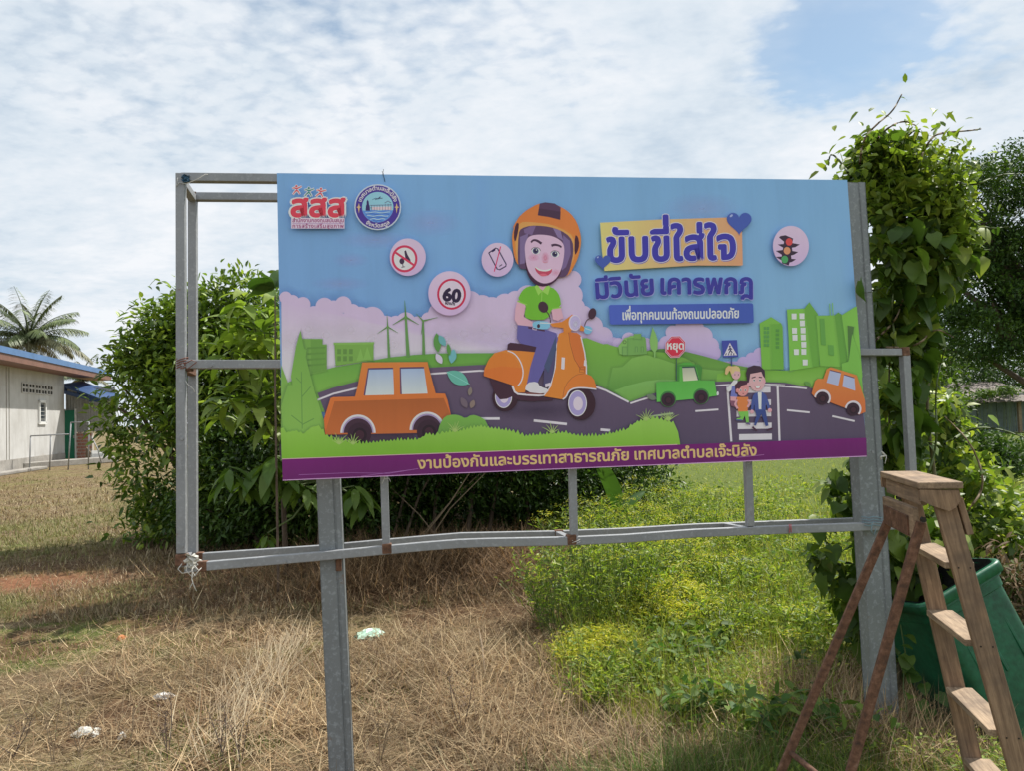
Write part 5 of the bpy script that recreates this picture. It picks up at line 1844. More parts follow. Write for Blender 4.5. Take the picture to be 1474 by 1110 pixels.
# bare slanting stems under the panel
def bare_stems():
    rj = random.Random(3)
    root = empty('bare_stems', base_at(600, 9.6), 'bundle of bare pale stems slanting up behind the first stub', 'stems')
    for (x0, y0, x1, y1, Y, r) in ((575, 790, 640, 650, 9.4, .02), (590, 800, 720, 655, 9.6, .012), (560, 780, 600, 640, 9.5, .022), (620, 790, 655, 640, 9.8, .03), (605, 760, 700, 680, 9.2, .01), (670, 780, 668, 640, 10, .035),
                                   (585, 770, 690, 660, 9.0, .010), (700, 780, 720, 640, 10.2, .03), (545, 785, 575, 650, 9.6, .014), (760, 780, 752, 640, 10.4, .035), (640, 770, 560, 700, 9.3, .009), (780, 770, 790, 640, 10.6, .03)):
        m_ = MB()
        a = Vector(base_at(x0, Y)); b = at(x1, y1, Y + .2)
        mid = a.lerp(b, .5) + Vector((rj.uniform(-.1, .1), rj.uniform(-.1, .1), .04))
        m_.tube([a, a.lerp(mid, .5), mid, mid.lerp(b, .5), b], [r, r * .9, r * .8, r * .7, r * .6], 6, False)
        m_.build('stem', M['dry_stem'] if r < .015 else M['bark'], root, True)


bare_stems()


# ---- large leaved plants: each big leaf is its own piece
def leaf_mesh(name, L, W, droop=.35, fold=.2, wave=.0, col=(.1, .2, .03), n=8, heart=False):
    """leaf along +X with a midrib fold and a droop; colour attribute per face"""
    V = []; F = []; C = []
    for i in range(n + 1):
        u = i / n
        if heart:
            w = W / 2 * (math.sin(math.pi * (u * .88 + .12) ** .62)) * (1.12 - .12 * u)
            if i == n: w = 0
            if i == 0: w = W * .30
        else:
            w = W / 2 * math.sin(math.pi * min(1, u ** .85)) ** .8 if 0 < i < n else (W * .03 if i == 0 else 0)
        x = L * (math.sin(droop * u * 1.6) / (droop * 1.6) if droop > .01 else u); z = -L * droop * .8 * u * u
        zz = z + w * fold + wave * math.sin(u * 9)
        xo = -L * .12 if (heart and i == 0) else 0
        V += [(x, 0, z), (x + xo, w, zz), (x + xo, -w, z + w * fold - wave * math.sin(u * 9 + 1))]
    for i in range(n):
        a = 3 * i
        F += [(a, a + 3, a + 4, a + 1), (a, a + 2, a + 5, a + 3)]
    c = np.array([col] * len(F)) * rng.uniform(.92, 1.08, (len(F), 1))
    me = np_mesh(name, V, np.array(F), c)
    me.polygons.foreach_set('use_smooth', np.ones(len(me.polygons), bool))
    return me


def place_leaf(me, mat, parent, p, d, roll, s, name='leaf'):
    if not me.materials: me.materials.append(mat)
    o = bpy.data.objects.new(name, me)
    COL.objects.link(o)
    d = Vector(d).normalized()
    S = Vector((0, 0, 1)).cross(d)
    S = S.normalized() if S.length > 1e-3 else Vector((0, 1, 0))
    N = d.cross(S)
    mt = Matrix((d, S, N)).transposed() @ Matrix.Rotation(roll, 3, 'X')
    o.parent = parent
    o.matrix_parent_inverse = Matrix.Identity(4)
    o.location = Vector(p) - root_loc(parent)
    o.rotation_euler = mt.to_euler()
    o.scale = (s, s, s)
    return o


BIG = [leaf_mesh('leaf', .27, .085, dr, .22, .004, c) for dr, c in ((.55, (.24, .34, .06)), (.8, (.24, .33, .07)), (.35, (.14, .22, .04)), (.9, (.30, .38, .09)))]
HANG = [leaf_mesh('leaf', .34, .11, dr, .2, .006, c) for dr, c in ((.35, (.10, .18, .035)), (.5, (.14, .22, .045)))]


def big_plant(name, label, px, Y, whorls, hang=False):
    b = base_at(px, Y)
    root = empty(name, b, label, 'plant')
    b = Vector(b); rj = random.Random(px)
    hub = at(px + 55, 640, Y + .3) if not hang else at(px + 70, 690, Y + .3)
    m_ = MB(); m_.tube([Vector(base_at(px + 60, Y + .3)), hub], [.03, .022], 7, False); m_.build('stem', M['bark'], root, True)
    for (x, y, n, s, yy) in whorls:
        c = at(x, y, Y + yy)
        m_ = MB()
        foot = hub
        mid = foot.lerp(c, .6) + Vector((rj.uniform(-.06, .06), rj.uniform(-.05, .05), -.06))
        m_.tube([foot, mid, c], [.015, .011, .006], 6, False)
        m_.build('stem', M['green_stem'], root, True)
        n = n + (4 if not hang else 2)
        for k in range(n):
            a = 2.4 * k + rj.uniform(-.3, .3)
            up = rj.uniform(-.75, -.3) if hang else (rj.uniform(.2, 1.3) if k < n // 2 else rj.uniform(-.45, .4))
            d = Vector((math.cos(a), math.sin(a) * .9, up))
            pos = c - Vector((0, 0, .012 * k)) + d.normalized() * .01
            place_leaf(rj.choice(HANG if hang else BIG), M['leaf_bright'], root, pos, d, rj.uniform(-.4, .4), s * rj.uniform(.75, 1.1) * Y / 6.2)


big_plant('broadleaf_plant', 'tall plant with long glossy leaves in front of the big shrub, left of the panel', 350, 7.6,
          [(352, 424, 9, 1.0, 0), (342, 455, 9, 1.05, .1), (378, 470, 9, 1.05, -.1), (395, 430, 8, 1.0, .2), (330, 500, 10, 1.1, -.1), (365, 520, 9, 1.05, .15), (398, 505, 9, 1.0, .0), (330, 560, 11, 1.15, .0), (320, 585, 9, 1.0, .2), (370, 575, 10, 1.1, -.1), (400, 560, 9, 1.0, .1), (385, 460, 8, .9, .3), (350, 485, 9, 1.0, .25), (390, 600, 9, 1.0, .1)])
big_plant('drooping_plant', 'plant with big hanging pointed leaves at the panel\'s lower left corner', 395, 7.4,
          [(330, 672, 8, .8, 0), (375, 668, 9, .95, .1), (395, 655, 8, 1.0, .0), (350, 690, 6, .75, .2), (420, 690, 6, .8, .2), (440, 700, 5, .7, .15), (385, 768, 5, .45, .1), (510, 700, 8, .85, .3), (525, 715, 6, .8, .4)], True)
fid = [leaf_mesh('leaf', .30, .2, .3, .12, .012, c) for c in ((.05, .11, .02), (.08, .15, .03))]
rt = empty('broadleaf_plant', base_at(398, 7.2), 'round leaved sprig showing above the panel\'s left edge', 'plant')
m_ = MB(); m_.tube([Vector(base_at(398, 7.2)), at(396, 560, 7.2), at(396, 425, 7.2)], [.014, .010, .006], 6, False); m_.build('stem', M['bark'], rt)
for (x, y, a, up, s_) in ((385, 405, 2.8, .35, .8), (388, 400, 2.2, .8, .7), (398, 402, .6, 1.2, .75), (400, 415, .2, .4, .8), (380, 415, 3.3, -.1, .7), (402, 398, 1.4, 1.0, .7), (392, 420, 4.0, .1, .8)):
    place_leaf(fid[(x + y) % 2], M['leaf'], rt, at(396, 412, 7.2), (math.cos(a), math.sin(a) * .4, up), .6, s_ * 1.1)

# banana leaf and its young plant
rt = empty('banana_plant', base_at(893, 9.0), 'young banana plant with one torn upright leaf, right of the middle stub', 'banana plant')
m_ = MB(); bb = Vector(base_at(893, 9.0)); m_.tube([bb, bb + Vector((.02, 0, .35)), at(884, 735, 9.0)], [.05, .035, .015], 8, False); m_.build('stem', M['green_stem'], rt, True)
ban = leaf_mesh('leaf', 1.0, .27, .35, .45, .02, (.06, .13, .028), 16)
place_leaf(ban, M['leaf'], rt, at(890, 738, 9.0), (-.25, -.1, 1.0), .7, .8)
place_leaf(ban, M['leaf'], rt, at(890, 745, 9.0), (.7, .2, .8), .6, .5)

# ------------------------------------------------------------------ vine on the right end of the frame
HEARTS = [leaf_mesh('leaf', .115, .095, dr, .14, .003, c, 6, True) for dr, c in ((.3, (.075, .14, .022)), (.5, (.11, .18, .03)), (.2, (.055, .11, .02)), (.45, (.18, .26, .04)), (.6, (.26, .32, .06)), (.35, (.09, .16, .028)))]
vine_base = ground_at(1325, 1040)
vine = empty('climbing_vine', vine_base, 'bushy heart leaved vine climbing the right post of the billboard', 'vine')
rj = random.Random(77)
# outline of the hanging mass: y -> left and right limits, photo pixels at the post's distance
VY = [(195, 1235, 1330), (230, 1212, 1368), (265, 1218, 1392), (300, 1232, 1405), (340, 1236, 1408), (380, 1238, 1398), (420, 1240, 1378), (470, 1244, 1350), (520, 1248, 1345), (570, 1250, 1345),
      (620, 1255, 1350), (660, 1200, 1360), (700, 1160, 1370), (760, 1165, 1380), (820, 1180, 1390), (880, 1190, 1400), (940, 1230, 1400)]


def vlim(y):
    for (a, l0, r0), (b, l1, r1) in zip(VY, VY[1:]):
        if a <= y <= b:
            u = (y - a) / (b - a)
            return l0 + (l1 - l0) * u, r0 + (r1 - r0) * u
    return VY[0][1:] if y < 195 else VY[-1][1:]


def ragged(x, y, l, r):
    n_ = float(fbm(x / 38, y / 30, 1.0, 55, 3))
    e = abs((x - (l + r) / 2) / ((r - l) / 2 + 1))
    return n_ > .30 + .34 * e ** 3


YV = pp(1260, 400, .2).y


def vpoint(r_, front):
    y = 195 + 745 * r_.random()
    l, r = vlim(y)
    x = l - 8 + (r - l + 22) * r_.random()
    if not ragged(x, y, l, r): return vpoint(r_, front)
    top = max(0, 1 - (y - 180) / 110)
    depth = YV + (.03 if front else .12) + r_.random() * (.18 if front else .5) + .08 * math.sin(y * .03)
    e = abs((x - (l + r) / 2) / ((r - l) / 2 + 1))
    depth += .12 * e * e
    if y > 660 and x < 1262: depth += .25
    return x, y, depth


for i in range(290):
    x, y, dp = vpoint(rj, True)
    p = at(x, y, dp)
    if y < 330 or x > 1340: me = rj.choice(HEARTS[1:])  # palest leaf only on the sunlit top and right: sun put into colour
    else: me = rj.choice(HEARTS[:4] + HEARTS[5:])
    a = rj.uniform(0, 6.28)
    if y < 300: d = (math.cos(a), math.sin(a), rj.uniform(-.4, .8))
    else: d = (math.cos(a) * .6, -.35 + math.sin(a) * .5, rj.uniform(-1.3, -.2))
    place_leaf(me, M['leaf_bright'], vine, p, d, rj.uniform(-.7, .7), rj.uniform(.7, 1.3))


def vine_mass():
    n = 9000
    r2 = random.Random(9)
    P = []; Cc = []; L = []
    for i in range(n):
        x, y, dp = vpoint(r2, False)
        if fbm(x / 40, y / 40, 1.3, 4, 3) < .34 and y > 300: continue
        p = at(x, y, dp); P.append(p)
        sunny = (y < 320) or (x > 1345)
        L.append(r2.uniform(.045, .11) if not sunny else r2.uniform(.045, .09))
    P = np.array(P); n = len(P); L = np.array(L)
    D = rng.normal(0, 1, (n, 3)); D[:, 2] -= .3
    c = cols(n, [(.07, .13, .022), (.11, .18, .03), (.16, .23, .04), (.05, .09, .018), (.22, .28, .05)])
    B = Bulk(); B.add(leaves(P, D, L, L * rng.uniform(.45, .8, n), c))
    o = B.build('foliage', M['leaf_bright'], vine); o['kind'] = 'stuff'
    # small sprays at the top right, sunlight put into their paler colour
    P = []
    for i in range(2600):
        t_ = r2.random()
        cx_, cy_ = 1300 + 75 * r2.gauss(0, .55), 262 + 42 * r2.gauss(0, .8) - 12 * math.sin(i)
        if i % 3 == 0: cx_, cy_ = 1375 + 16 * r2.gauss(0, .8), 300 + 48 * r2.gauss(0, .8)
        P.append(at(cx_, cy_, YV + .05 + r2.random() * .5))
    P = np.array(P); n = len(P)
    D = rng.normal(0, 1, (n, 3)); D[:, 2] += .3
    B = Bulk(); B.add(leaves(P, D, rng.uniform(.04, .085, n), rng.uniform(.02, .04, n), cols(n, [(.22, .30, .045), (.30, .36, .06), (.16, .24, .04), (.12, .18, .03)])))
    o = B.build('sunlit_foliage', M['leaf_bright'], vine); o['kind'] = 'stuff'


vine_mass()


def tendril(pts, Y, r=.005, mat='stem', leafy=True, parent=vine):
    m_ = MB()
    P = [at(x, y, Y + .1 * math.sin(i * 1.7)) for i, (x, y) in enumerate(smooth_poly(pts, 2, False))]
    m_.tube(P, [r * (1 - .6 * i / len(P)) for i in range(len(P))], 5, False)
    m_.build('tendril', M[mat], parent, True)
    if leafy:
        for i in range(2, len(P) - 1, 5):
            place_leaf(rj.choice(HEARTS), M['leaf_bright'], parent, P[i], (rj.uniform(-1, 1), rj.uniform(-1, 1), rj.uniform(-.8, .4)), rj.uniform(-.6, .6), rj.uniform(.22, .42))


for pts in ([(1238, 235), (1242, 200), (1262, 178), (1285, 160), (1298, 135)], [(1258, 205), (1275, 185), (1300, 172), (1318, 180)], [(1320, 240), (1335, 205), (1350, 190), (1392, 188), (1412, 185)],
            [(1225, 255), (1212, 235), (1196, 218), (1192, 235)], [(1290, 215), (1310, 190), (1325, 185)], [(1365, 240), (1370, 215), (1382, 206)], [(1372, 260), (1400, 268), (1440, 250), (1470, 250)],
            [(1390, 310), (1420, 330), (1455, 325)], [(1300, 560), (1290, 500), (1282, 440), (1292, 390)], [(1238, 418), (1262, 418), (1290, 405)], [(1258, 492), (1270, 480), (1290, 460), (1300, 430)],
            [(1330, 700), (1350, 640), (1345, 560), (1360, 500)], [(1268, 500), (1320, 500), (1345, 470), (1372, 485)], [(1360, 640), (1400, 615), (1440, 618), (1474, 630)], [(1390, 740), (1420, 700), (1400, 640), (1360, 600)]):
    tendril(pts, YV + .15, .0075, 'dry_stem' if rj.random() < .5 else 'green_stem')
# woody stems coming up from the ground behind the bin
for (x0, x1, y1) in ((1290, 1280, 520), (1330, 1310, 430), (1350, 1340, 350), (1270, 1255, 660)):
    m_ = MB(); a = ground_at(x0, 1000); a.y = YV + .35; a.z = g1(a.x, a.y); b = at(x1, y1, YV + .25)
    m_.tube([a, a.lerp(b, .3) + Vector((.06, .03, 0)), a.lerp(b, .65) - Vector((.05, 0, 0)), b], [.014, .012, .009, .004], 6, False); m_.build('stem', M['stem'], vine, True)

# small creeper leaf on the post and creeper at its foot
rt = empty('creeper', ground_at(1310, 1035), 'thin creeper with heart leaves growing between the right post and the bin', 'creeper')
for (x, y, Y) in ((1298, 930, 3.78), (1308, 945, 3.76), (1300, 962, 3.75), (1318, 972, 3.75), (1330, 985, 3.72), (1340, 1022, 3.7), (1318, 1030, 3.7), (1310, 1000, 3.72), (1296, 945, 3.75), (1325, 1010, 3.7), (1350, 1000, 3.72), (1305, 915, 3.8), (1297, 1045, 3.66), (1312, 1058, 3.6), (1342, 1050, 3.6)):
    place_leaf(rj.choice(HEARTS[:3]), M['leaf'], rt, at(x, y, Y), (rj.uniform(-1, 1), -.6, rj.uniform(-.9, .2)), rj.uniform(-.5, .5), rj.uniform(.5, .8))
m_ = MB(); m_.tube([at(1310, 1050, 3.68), at(1300, 990, 3.76), at(1303, 940, 3.8), at(1296, 900, 3.82)], .003, 5, False); m_.build('stem', M['green_stem'], rt)
tendril([(1240, 420), (1250, 421), (1262, 418)], pp(1250, 420, .03).y, .002, 'green_stem', False)
place_leaf(HEARTS[0], M['leaf'], vine, pp(1238, 404, -.01), (-.1, -.2, -1), 1.2, 1.0)

# leafy bank of weeds and vines right of the bin
def leaf_bank(name, label, pts, n, Y0, Y1, leaf, pal, mat, cat='bushes', h=None, group=None):
    base = base_at(pts[0][0], (Y0 + Y1) / 2)
    root = empty(name, base, label, cat, group)
    r2 = random.Random(pts[0][0])
    P = []
    for i in range(n):
        (cx, cy, rx, ry) = pts[r2.randrange(len(pts))]
        P.append(at(cx + rx * r2.gauss(0, .55), cy + ry * r2.gauss(0, .55), Y0 + (Y1 - Y0) * r2.random()))
    P = np.array(P)
    z = gh(P[:, 0], P[:, 1]); P = P[P[:, 2] > z + .01]
    n = len(P)
    k = fbm(P[:, 0] + P[:, 1] * .6, P[:, 2] * 1.4, 2.4, 6, 3) > .40
    P = P[k]; n = len(P)
    D = rng.normal(0, 1, (n, 3))
    B = Bulk(); B.add(leaves(P, D, rng.uniform(.7, 1.3, n) * leaf[0], rng.uniform(.7, 1.3, n) * leaf[1], cols(n, pal)))
    o = B.build('foliage', M[mat], root); o['kind'] = 'stuff'
    S = MB()
    for i in range(26):
        (cx, cy, rx, ry) = pts[i % len(pts)]
        Y = Y0 + (Y1 - Y0) * r2.random()
        b = at(cx + rx * r2.gauss(0, .4), cy - ry * r2.random() * .6, Y); a = Vector((b.x + r2.uniform(-.2, .2), b.y, g1(b.x, b.y)))
        S.tube([a, a.lerp(b, .5) + Vector((r2.uniform(-.08, .08), 0, 0)), b], [.008, .006, .002], 4, False)
    o = S.build('stem', M['green_stem'], root); o['kind'] = 'stuff'
    return root


leaf_bank('weedy_bank', 'sunlit tangle of weeds and vines right of the bin', [(1355, 640, 30, 45), (1395, 690, 40, 36), (1440, 745, 40, 30), (1360, 720, 40, 60), (1430, 800, 50, 50), (1365, 600, 18, 25), (1470, 800, 40, 50)], 8500, 5.0, 7.2, (.085, .05),
          [(.15, .23, .04), (.26, .34, .05), (.09, .15, .03), (.38, .43, .08), (.05, .09, .02)], 'leaf_bright')
leaf_bank('dry_bank', 'dry brown vine litter with some leaves behind the bin, right edge', [(1460, 850, 40, 50), (1475, 920, 40, 60), (1440, 850, 30, 40)], 2600, 4.4, 5.2, (.08, .02),
          [(.20, .13, .08), (.12, .08, .05), (.28, .2, .12), (.08, .12, .03)], 'straw', 'dead vines')

# ------------------------------------------------------------------ background on the right
rain = tree('spreading_tree', 'large spreading tree with layered dark crown at the right edge', 'tree', base_at(1570, 23),
            [blob(1405, 330, 22, .7, .8), blob(1398, 420, 22, .9, .8), blob(1440, 262, 22, 1.3, .75), blob(1530, 250, 23, 2.4, 1.1), blob(1420, 350, 22, 1.2, .55), blob(1480, 370, 22.5, 1.7, .8), blob(1430, 440, 22, 1.7, .55), blob(1405, 268, 22, .6, .45), blob(1550, 430, 23, 2.4, 1.3), blob(1410, 300, 22, .8, .45), blob(1430, 480, 22, 1.9, .8), blob(1390, 400, 22, .8, .5), blob(1480, 310, 22.5, 1.3, .7), blob(1640, 330, 23, 2.4, 2.0)],
            95000, (.14, .06), DG, M['leaf_far'], .28, 1, 31, .49, limbs=24, clump=8)
BT = 'trees at the back right'
for (px, py, Y, rx, rz, n, pal, lab) in ((1370, 500, 44, 3.2, 3.6, 9000, DG, 'dark bushy tree behind the vine covered post'),
                                         (1430, 505, 47, 3.8, 3.2, 9000, DG, 'dark tree standing behind the shed roof'),
                                         (1500, 515, 45, 3.8, 3.4, 7000, DG, 'dark tree right behind the shed at the picture edge'),
                                         (1325, 560, 26, 1.2, 1.8, 5000, MG, 'mid green tree between the vine and the shed'),
                                         (1290, 560, 32, 2.4, 2.2, 5000, DG, 'tree seen through gaps in the vine')):
    tree('background_tree', lab, 'tree', base_at(px, Y), [blob(px, py, Y, rx, rz), blob(px - 20, py + 45, Y - .5, rx * .9, rz * .7), blob(px + 25, py + 55, Y, rx * .8, rz * .6)], n, (.2, .1), pal, M['leaf_far'], .15, 1, px, .3, limbs=6, group=BT, clump=4)
for (px, py, Y, rx, rz, lab) in ((1455, 662, 17, 1.2, .40, 'dark rounded bush in front of the shed'), (1395, 655, 15, .7, .42, 'leafy bush left of the shed'), (1340, 660, 16, .9, .7, 'bush half hidden by the thin end upright')):
    tree('rounded_bush', lab, 'bush', base_at(px, Y), [blob(px, py, Y, rx, rz), blob(px + 30, py + 12, Y, rx * .7, rz * .8)], 5000, (.11, .05), DG, M['leaf_far'], .04, 2, px + 1, .25, limbs=5, clump=4, group='bushes by the shed')
# far hedge line behind everything, seen under the panel
for (px, Y, rx, rz, lab) in ((960, 60, 5, 3, 'far tree behind the middle of the panel'), (1120, 62, 6, 3.4, 'far tree behind the right part of the panel'), (1230, 55, 5, 3, 'far tree near the right post'), (560, 60, 5, 3, 'far tree behind the left part of the panel'), (760, 64, 6, 3, 'far tree behind the scooter picture')):
    q = at(px, 560, Y)
    tree('far_tree', lab, 'tree', base_at(px, Y), [((q.x, q.y, 3.0), rx, rx, rz), ((q.x + rx, q.y, 2.4), rx * .8, rx, rz * .8)], 3500, (.4, .2), DG, M['leaf_far'], .2, 1, px, .25, limbs=5, group='far trees across the field', clump=4)

# ---- shed
shed = empty('shed', at(1440, 618, 38), 'old low shed with rusty sheet roof under creepers, right background', 'shed')
M['shedwall'] = mat_plain('shed_sheet', (.14, .18, .17), .6, .1, .2, 3)
M['shedroof'] = mat_plain('shed_roof', (.17, .14, .12), .8, .1, .3, 3)
sm = MB()
A = at(1372, 588, 38); Bq = at(1474, 566, 38); A.z = 1.9; 
x0, x1 = A.x, at(1500, 566, 38).x
gz = g1(x0, 38)
for i in range(14):
    xa = x0 + 1.4 + (x1 - x0 - 1.2) * i / 14; xb = x0 + 1.4 + (x1 - x0 - 1.2) * (i + 1) / 14
    sm.hexa(((xa + xb) / 2, 38.3 + (.02 if i % 2 else 0), gz + .95), ((xb - xa) / 2 - .01, 0, 0), (0, .02, 0), (0, 0, .95))
sm.build('wall', M['shedwall'], shed)
sm = MB(); sm.hexa((x0 + 1.4, 40.3, gz + .95), (.03, 0, 0), (0, 1.9, 0), (0, 0, .95)); sm.build('wall', M['shedwall'], shed)
sm = MB()
for i in range(22):
    xa = x0 + (x1 - x0) * i / 22
    sm.hexa((xa + .1, 39.4, gz + 2.05 + .02 * (i % 2)), ((x1 - x0) / 44, 0, .01), (0, 2.3, .55), (0, -.005, .02))
sm.build('roof', M['shedroof'], shed)
sm = MB(); sm.hexa((at(1470, 610, 37.5).x, 37.6, gz + .8), (.07, 0, 0), (0, .07, 0), (0, 0, .8)); sm.build('post', M['dry_stem'], shed)
q = at(1400, 572, 38)
leaf_bank('roof_creeper', 'creeper trailing over the shed roof', [(1385, 580, 22, 8), (1420, 568, 22, 6), (1450, 562, 14, 5)], 1800, 36.6, 38.2, (.16, .1), MG, 'leaf_far', 'creeper')

# ------------------------------------------------------------------ house on the left
M['plaster'] = None


def mat_plaster():
    m, t, b = newmat('old_white_plaster')
    v = obj_vec(t)
    big = t.noise(v, .9, 6, .65)
    st = t.n('ShaderNodeMapping'); st.inputs['Scale'].default_value = (3.0, 3.0, .35); t.l(v, st.inputs[0])
    streak = t.noise(st.outputs[0], 1.0, 6, .7)
    sepz = t.n('ShaderNodeSeparateXYZ'); t.l(v, sepz.inputs[0])
    c = t.ramp(big, [(.3, (.46, .45, .43)), (.55, (.56, .555, .54)), (.75, (.62, .62, .605))])
    c = t.mix(t.ramp(streak, [(.5, 0.0), (.7, .5)]), c, (.30, .285, .26))
    low = t.ramp(t.math('MULTIPLY_ADD', big, .8, sepz.outputs[2]), [(.75, .75), (1.15, 0.0)])
    c = t.mix(low, c, (.34, .25, .17))
    t.l(c, b.inputs['Base Color']); b.inputs['Roughness'].default_value = .9
    bp = t.n('ShaderNodeBump'); bp.inputs['Strength'].default_value = .2; bp.inputs['Distance'].default_value = .01
    t.l(t.noise(v, 12, 5, .6), bp.inputs['Height']); t.l(bp.outputs[0], b.inputs['Normal'])
    return m


M['plaster'] = mat_plaster()
M['concrete'] = mat_plain('concrete', (.33, .31, .28), .9, 0, .2, 3, .3)
M['blue_metal'] = mat_plain('blue_roof_sheet', (.10, .21, .42), .45, .2, .12, 2)
M['dark_blue'] = mat_plain('dark_blue_metal', (.035, .08, .20), .5, .2, .12, 2)
M['fascia'] = mat_plain('brown_fascia', (.20, .10, .07), .6, 0, .15, 2)
M['green_door'] = mat_plain('green_door', (.02, .22, .12), .45, 0, .12, 2)
M['white_frame'] = mat_plain('white_frame', (.78, .78, .76), .5, 0, .04, 2)
M['zinc'] = mat_plain('zinc_sheet', (.42, .42, .40), .5, .3, .2, 2)
M['brick'] = mat_plain('red_brick', (.42, .19, .14), .9, 0, .3, 4)
M['mortar'] = mat_plain('mortar', (.55, .48, .42), .95, 0, .15, 3)
M['glass'] = mat_plain('dark_glass', (.03, .04, .05), .12, 0, .1, 2)
M['dark'] = mat_plain('dark_void', (.02, .018, .016), .9, 0, .1, 2)

HA = Vector((at(0, 690, 25.2).x, 25.2, 0)); HB = Vector((at(93, 665, 31.5).x, 31.5, 0))
HD = (HB - HA).normalized(); HNn = Vector((HD.y, -HD.x, 0))           # along the wall, and outwards
if HNn.x < 0: HNn = -HNn
HL = (HB - HA).length
UZ = Vector((0, 0, 1))


def wall_pt(px, py):
    """coordinates (along, up) on the long wall"""
    p = hit(px, py, HA, HNn) - HA
    return p.dot(HD), p.z


def hw(a, z, out=0.0):
    return HA + HD * a + HNn * out + UZ * z


gz = g1(HA.x, HA.y)
_, roof0 = wall_pt(0, 519); aB, roof1 = wall_pt(93, 549)
EAVE = (roof0 + roof1) / 2 + .02
house = empty('house', HA + Vector((0, 0, gz)), 'whitewashed single storey house with blue sheet roof, left edge', 'house')
hm = MB()
aL = -9.0
hm.hexa(hw((aL + HL) / 2, (EAVE + .1 + gz - .3) / 2 + .15 - .15, -.1), HD * ((HL - aL) / 2), HNn * .1, UZ * ((EAVE + .1) / 2 - (gz - .3) / 2))
hm.build('wall', M['plaster'], house)
hm = MB(); e_ = HNn * -4
hm.hexa(hw(HL - .1, (EAVE + gz) / 2, -4.2), HD * .1, HNn * 4.0, UZ * ((EAVE - gz) / 2)); hm.build('wall', M['plaster'], house)
# hairline pilaster joints in the render
for px in (9, 13):
    a, _ = wall_pt(px, 600)
    hm = MB(); hm.hexa(hw(a, (EAVE + gz) / 2, .006), HD * .02, HNn * .008, UZ * ((EAVE - gz) / 2)); hm.build('wall_joint', M['concrete'], house)
hm = MB(); hm.hexa(hw((aL + HL) / 2, gz + .22, .012), HD * ((HL - aL) / 2), HNn * .014, UZ * .24); hm.build('plinth', M['concrete'], house)
# roof sheets, fascia
rl = wall_pt(132, 552)[0]
hm = MB()
nsh = 26
for i in range(nsh):
    a0_ = aL + (rl - aL) * i / nsh; a1_ = aL + (rl - aL) * (i + 1) / nsh
    hm.hexa(hw((a0_ + a1_) / 2, EAVE + .42 + .006 * (i % 2) + .9, -3.0), HD * ((a1_ - a0_) / 2), (HNn * 3.75 - UZ * .92), UZ * .02)
    hm.hexa(hw((a0_ + a1_) / 2 - (a1_ - a0_) * .3, EAVE + .46 + .9, -3.0), HD * .03, (HNn * 3.75 - UZ * .92), UZ * .03)
hm.build('roof', M['blue_metal'], house)
hm = MB(); hm.hexa(hw((aL + rl) / 2, EAVE + .335, .84), HD * ((rl - aL) / 2), HNn * .02, UZ * .10); hm.build('roof_edge', M['blue_metal'], house)
hm = MB(); hm.hexa(hw((aL + rl) / 2, EAVE + .13, .80), HD * ((rl - aL) / 2), HNn * .025, UZ * .11); hm.build('fascia', M['fascia'], house)
hm = MB(); hm.hexa(hw((aL + rl) / 2, EAVE + .03, .395), HD * ((rl - aL) / 2 - .02), HNn * .38, UZ * .012); hm.build('soffit', M['fascia'], house)
# vent blocks
a0_, z1 = wall_pt(30, 552); a1_, z0_ = wall_pt(75, 568.5)
zt = (z1 + wall_pt(75, 554)[1]) / 2; zb_ = (z0_ + wall_pt(30, 567)[1]) / 2
for r_ in range(2):
    for q in range(5):
        ca_ = a0_ + (a1_ - a0_) * (q + .5) / 5; cz = zb_ + (zt - zb_) * (r_ + .5) / 2
        wq, hq = (a1_ - a0_) / 10 * .92, (zt - zb_) / 4 * .86
        vm = MB()
        vm.hexa(hw(ca_, cz, .012), HD * wq, HNn * .006, UZ * hq)
        vo = vm.build('vent_opening', M['dark'], house)
        vm = MB()
        for s_ in (-1, 0, 1):
            vm.hexa(hw(ca_ + s_ * wq * .96, cz, .028), HD * .022, HNn * .012, UZ * hq)
        for s_ in (-1, 1):
            vm.hexa(hw(ca_, cz + s_ * hq, .0262), HD * wq, HNn * .012, UZ * .02)
        vm.build('vent_block', M['plaster'], vo)
# narrow window
a0_, zt = wall_pt(54.5, 575.5); a1_, zb_ = wall_pt(65, 609.5)
zt = zt - .02
wf = MB()
for (aa, ab, za, zb2) in ((a0_, a0_ + .1, zb_, zt), (a1_ - .1, a1_, zb_, zt), (a0_, a1_, zt - .1, zt + .002), (a0_ - .03, a1_ + .03, zb_ - .05, zb_ + .05)):
    wf.hexa(hw((aa + ab) / 2, (za + zb2) / 2, .03), HD * ((ab - aa) / 2), HNn * .03, UZ * ((zb2 - za) / 2))
wn = wf.build('window', M['white_frame'], house)
wf = MB(); wf.hexa(hw((a0_ + a1_) / 2, (zt + zb_) / 2, .012), HD * ((a1_ - a0_) / 2 - .08), HNn * .004, UZ * ((zt - zb_) / 2 - .08)); wf.build('pane', M['glass'], wn)
for q in range(5):
    wf = MB(); wf.hexa(hw((a0_ + a1_) / 2, zb_ + (zt - zb_) * (q + 1) / 6, .018), HD * ((a1_ - a0_) / 2 - .09), HNn * .006, UZ * .012); wf.build('louvre', M['zinc'], wn)
